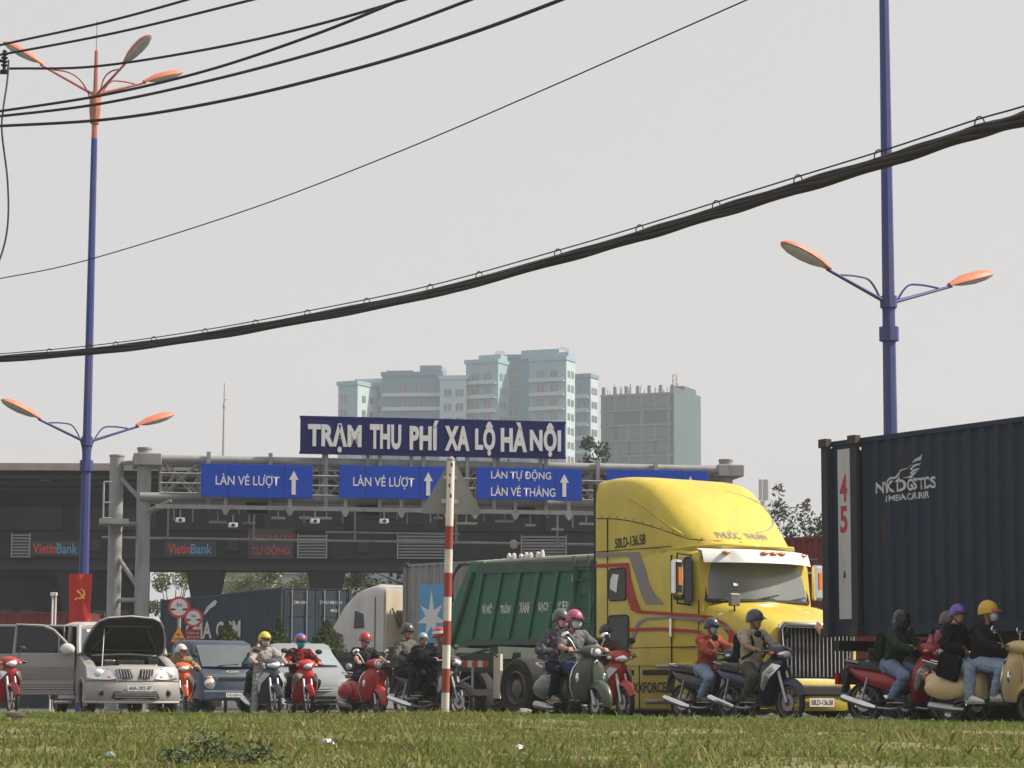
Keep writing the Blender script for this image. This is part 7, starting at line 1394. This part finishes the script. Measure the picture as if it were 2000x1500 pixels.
person('passenger with dark grey helmet and grey olive jacket behind the child', b, seat=(-.68, .86), lean=4, hyaw=-20, hands=((-.38, .2, 1.05), (-.38, -.2, .98)), feet=BACKPEG, shirt='#5d6058', pants='#2c312e', helmet='#3c3f43')
# red bike half behind the green scooter
b = underbone('red motorbike mostly hidden behind the green scooter', 1186, 40.5, 24, (.4, .03, .02), 'bike_red_c', (.6, .6, .6), 'bike_white_trim')
person('rider with black helmet and pink mask behind the green scooter', b, lean=10, sc=.9, shirt='#5a4a48', pants='#26282c', helmet='#2b2b30', mask='#d8a0b0', glasses=True, feet=PEG)
b = scooter('olive green scooter with chrome trim and two riders', 1127, 37., 30, (.06, .085, .055), 'scooter_green', CHROME, 'square')
person('driver with pink helmet, white mask and grey tee shirt', b, seat=(-.16, .80), lean=6, shirt='#6a696c', sleeve='short', pants='#2e3a5c', shoes='#6a4a35', helmet='#b84a78', mask='#cfcfc8', feet=FLOOR)
person('passenger with grey helmet, sunglasses and pink mask', b, seat=(-.52, .82), lean=3, hyaw=6, hands=((-.3, .18, 1.0), (-.3, -.18, .98)), feet=((-.18, .27, .27), (-.18, -.28, .27)), shirt='#5c5c63', pants='#1d2130', shoes='#8a7a60', helmet='#4a5255', mask='#dcaab8', glasses=True, bag=('strap', '#8a8070'))
b = underbone('black and white motorbike carrying the coral jacket rider', 1396, 38.6, 42, (.03, .032, .04), 'bike_black_b', (.55, .55, .55), 'bike_white_trim')
person('rider in a coral jacket with dark helmet and grey mask', b, lean=10, sc=.95, shirt='#a8503f', pants='#8498b0', shoes='#7a6c58', helmet='#3a3f4a', mask='#a8adb8', glasses=True, feet=PEG, bag=('strap', '#c8c4bc'))
b = underbone('glossy midnight blue motorbike in front of the chrome grille', 1484, 36.6, 37, (.018, .018, .05), 'bike_navy', None, None, .12)
person('man in a beige short sleeved shirt with a dark helmet', b, lean=6, hyaw=8, shirt='#a89c8a', sleeve='short', pants='#4e5247', shoes='#4a3c30', helmet='#3c4048', feet=PEG, bag=('pack', '#1c1c20'), skin=SKIN2, wide=1.05, collar='#b8ac9a')
b = underbone('red and black motorbike in front of the dark container wheels', 1768, 34.75, 50, (.32, .02, .025), 'bike_red_d')
person('rider in a dark green jacket with black full face helmet', b, lean=12, sc=.94, hyaw=-38, shirt='#2c3a30', pants='#7784a0', shoes='#24303a', helmet='#2a2a2d', full=True, feet=PEG, bag=('pack', '#22281f'))
b = underbone('dark motorbike between the red one and the cream scooter', 1842, 35.0, 40, (.4, .06, .02), 'bike_red_e')
person('rider in a pink jacket half hidden by the purple helmet passenger', b, lean=30, hyaw=10, shirt='#b8707a', pants='#3a3234', helmet='#5a4a48', feet=PEG)
b = scooter('cream scooter at the right edge of the view', 1938, 33.4, 50, (.66, .5, .24), 'scooter_cream', CHROME, 'round')
person('driver with yellow helmet, red peak, white mask and black jacket', b, seat=(-.16, .81), lean=10, hyaw=12, shirt='#1e2024', pants='#8ea0b4', shoes='#d8d8d4', helmet='#d2a820', brim='#c83040', mask='#c8ccd4', feet=FLOOR, hair=True)
person('passenger with purple helmet and black jacket on the cream scooter', b, seat=(-.55, .83), lean=4, hyaw=-25, sc=.93, hands=((-.3, .2, 1.0), (-.3, -.2, .98)), feet=((-.12, .28, .27), (-.12, -.28, .27)), shirt='#18191c', pants='#8898a8', shoes='#dcdcd8', helmet='#6a4aa8', hair=True, bag=('tote', '#141416'))
# ------------------------------------------------------------------ smog
hz = MB(); hz.b2(-420, 420, -25, 760, -2.6, 96.); ho = hz.build('haze', [], None, smooth=0)
hm = bpy.data.materials.new('smog'); hm.use_nodes = True; hm.node_tree.nodes.clear()
hv = hm.node_tree.nodes.new('ShaderNodeVolumePrincipled'); hv.inputs['Color'].default_value = (.84, .93, 1.0, 1); hv.inputs['Density'].default_value = .00042; hv.inputs['Anisotropy'].default_value = .2
hout = hm.node_tree.nodes.new('ShaderNodeOutputMaterial'); hm.node_tree.links.new(hv.outputs[0], hout.inputs['Volume']); ho.data.materials.append(hm)
tag(ho, 'pale smog hanging over the whole place', 'haze', kind='stuff')
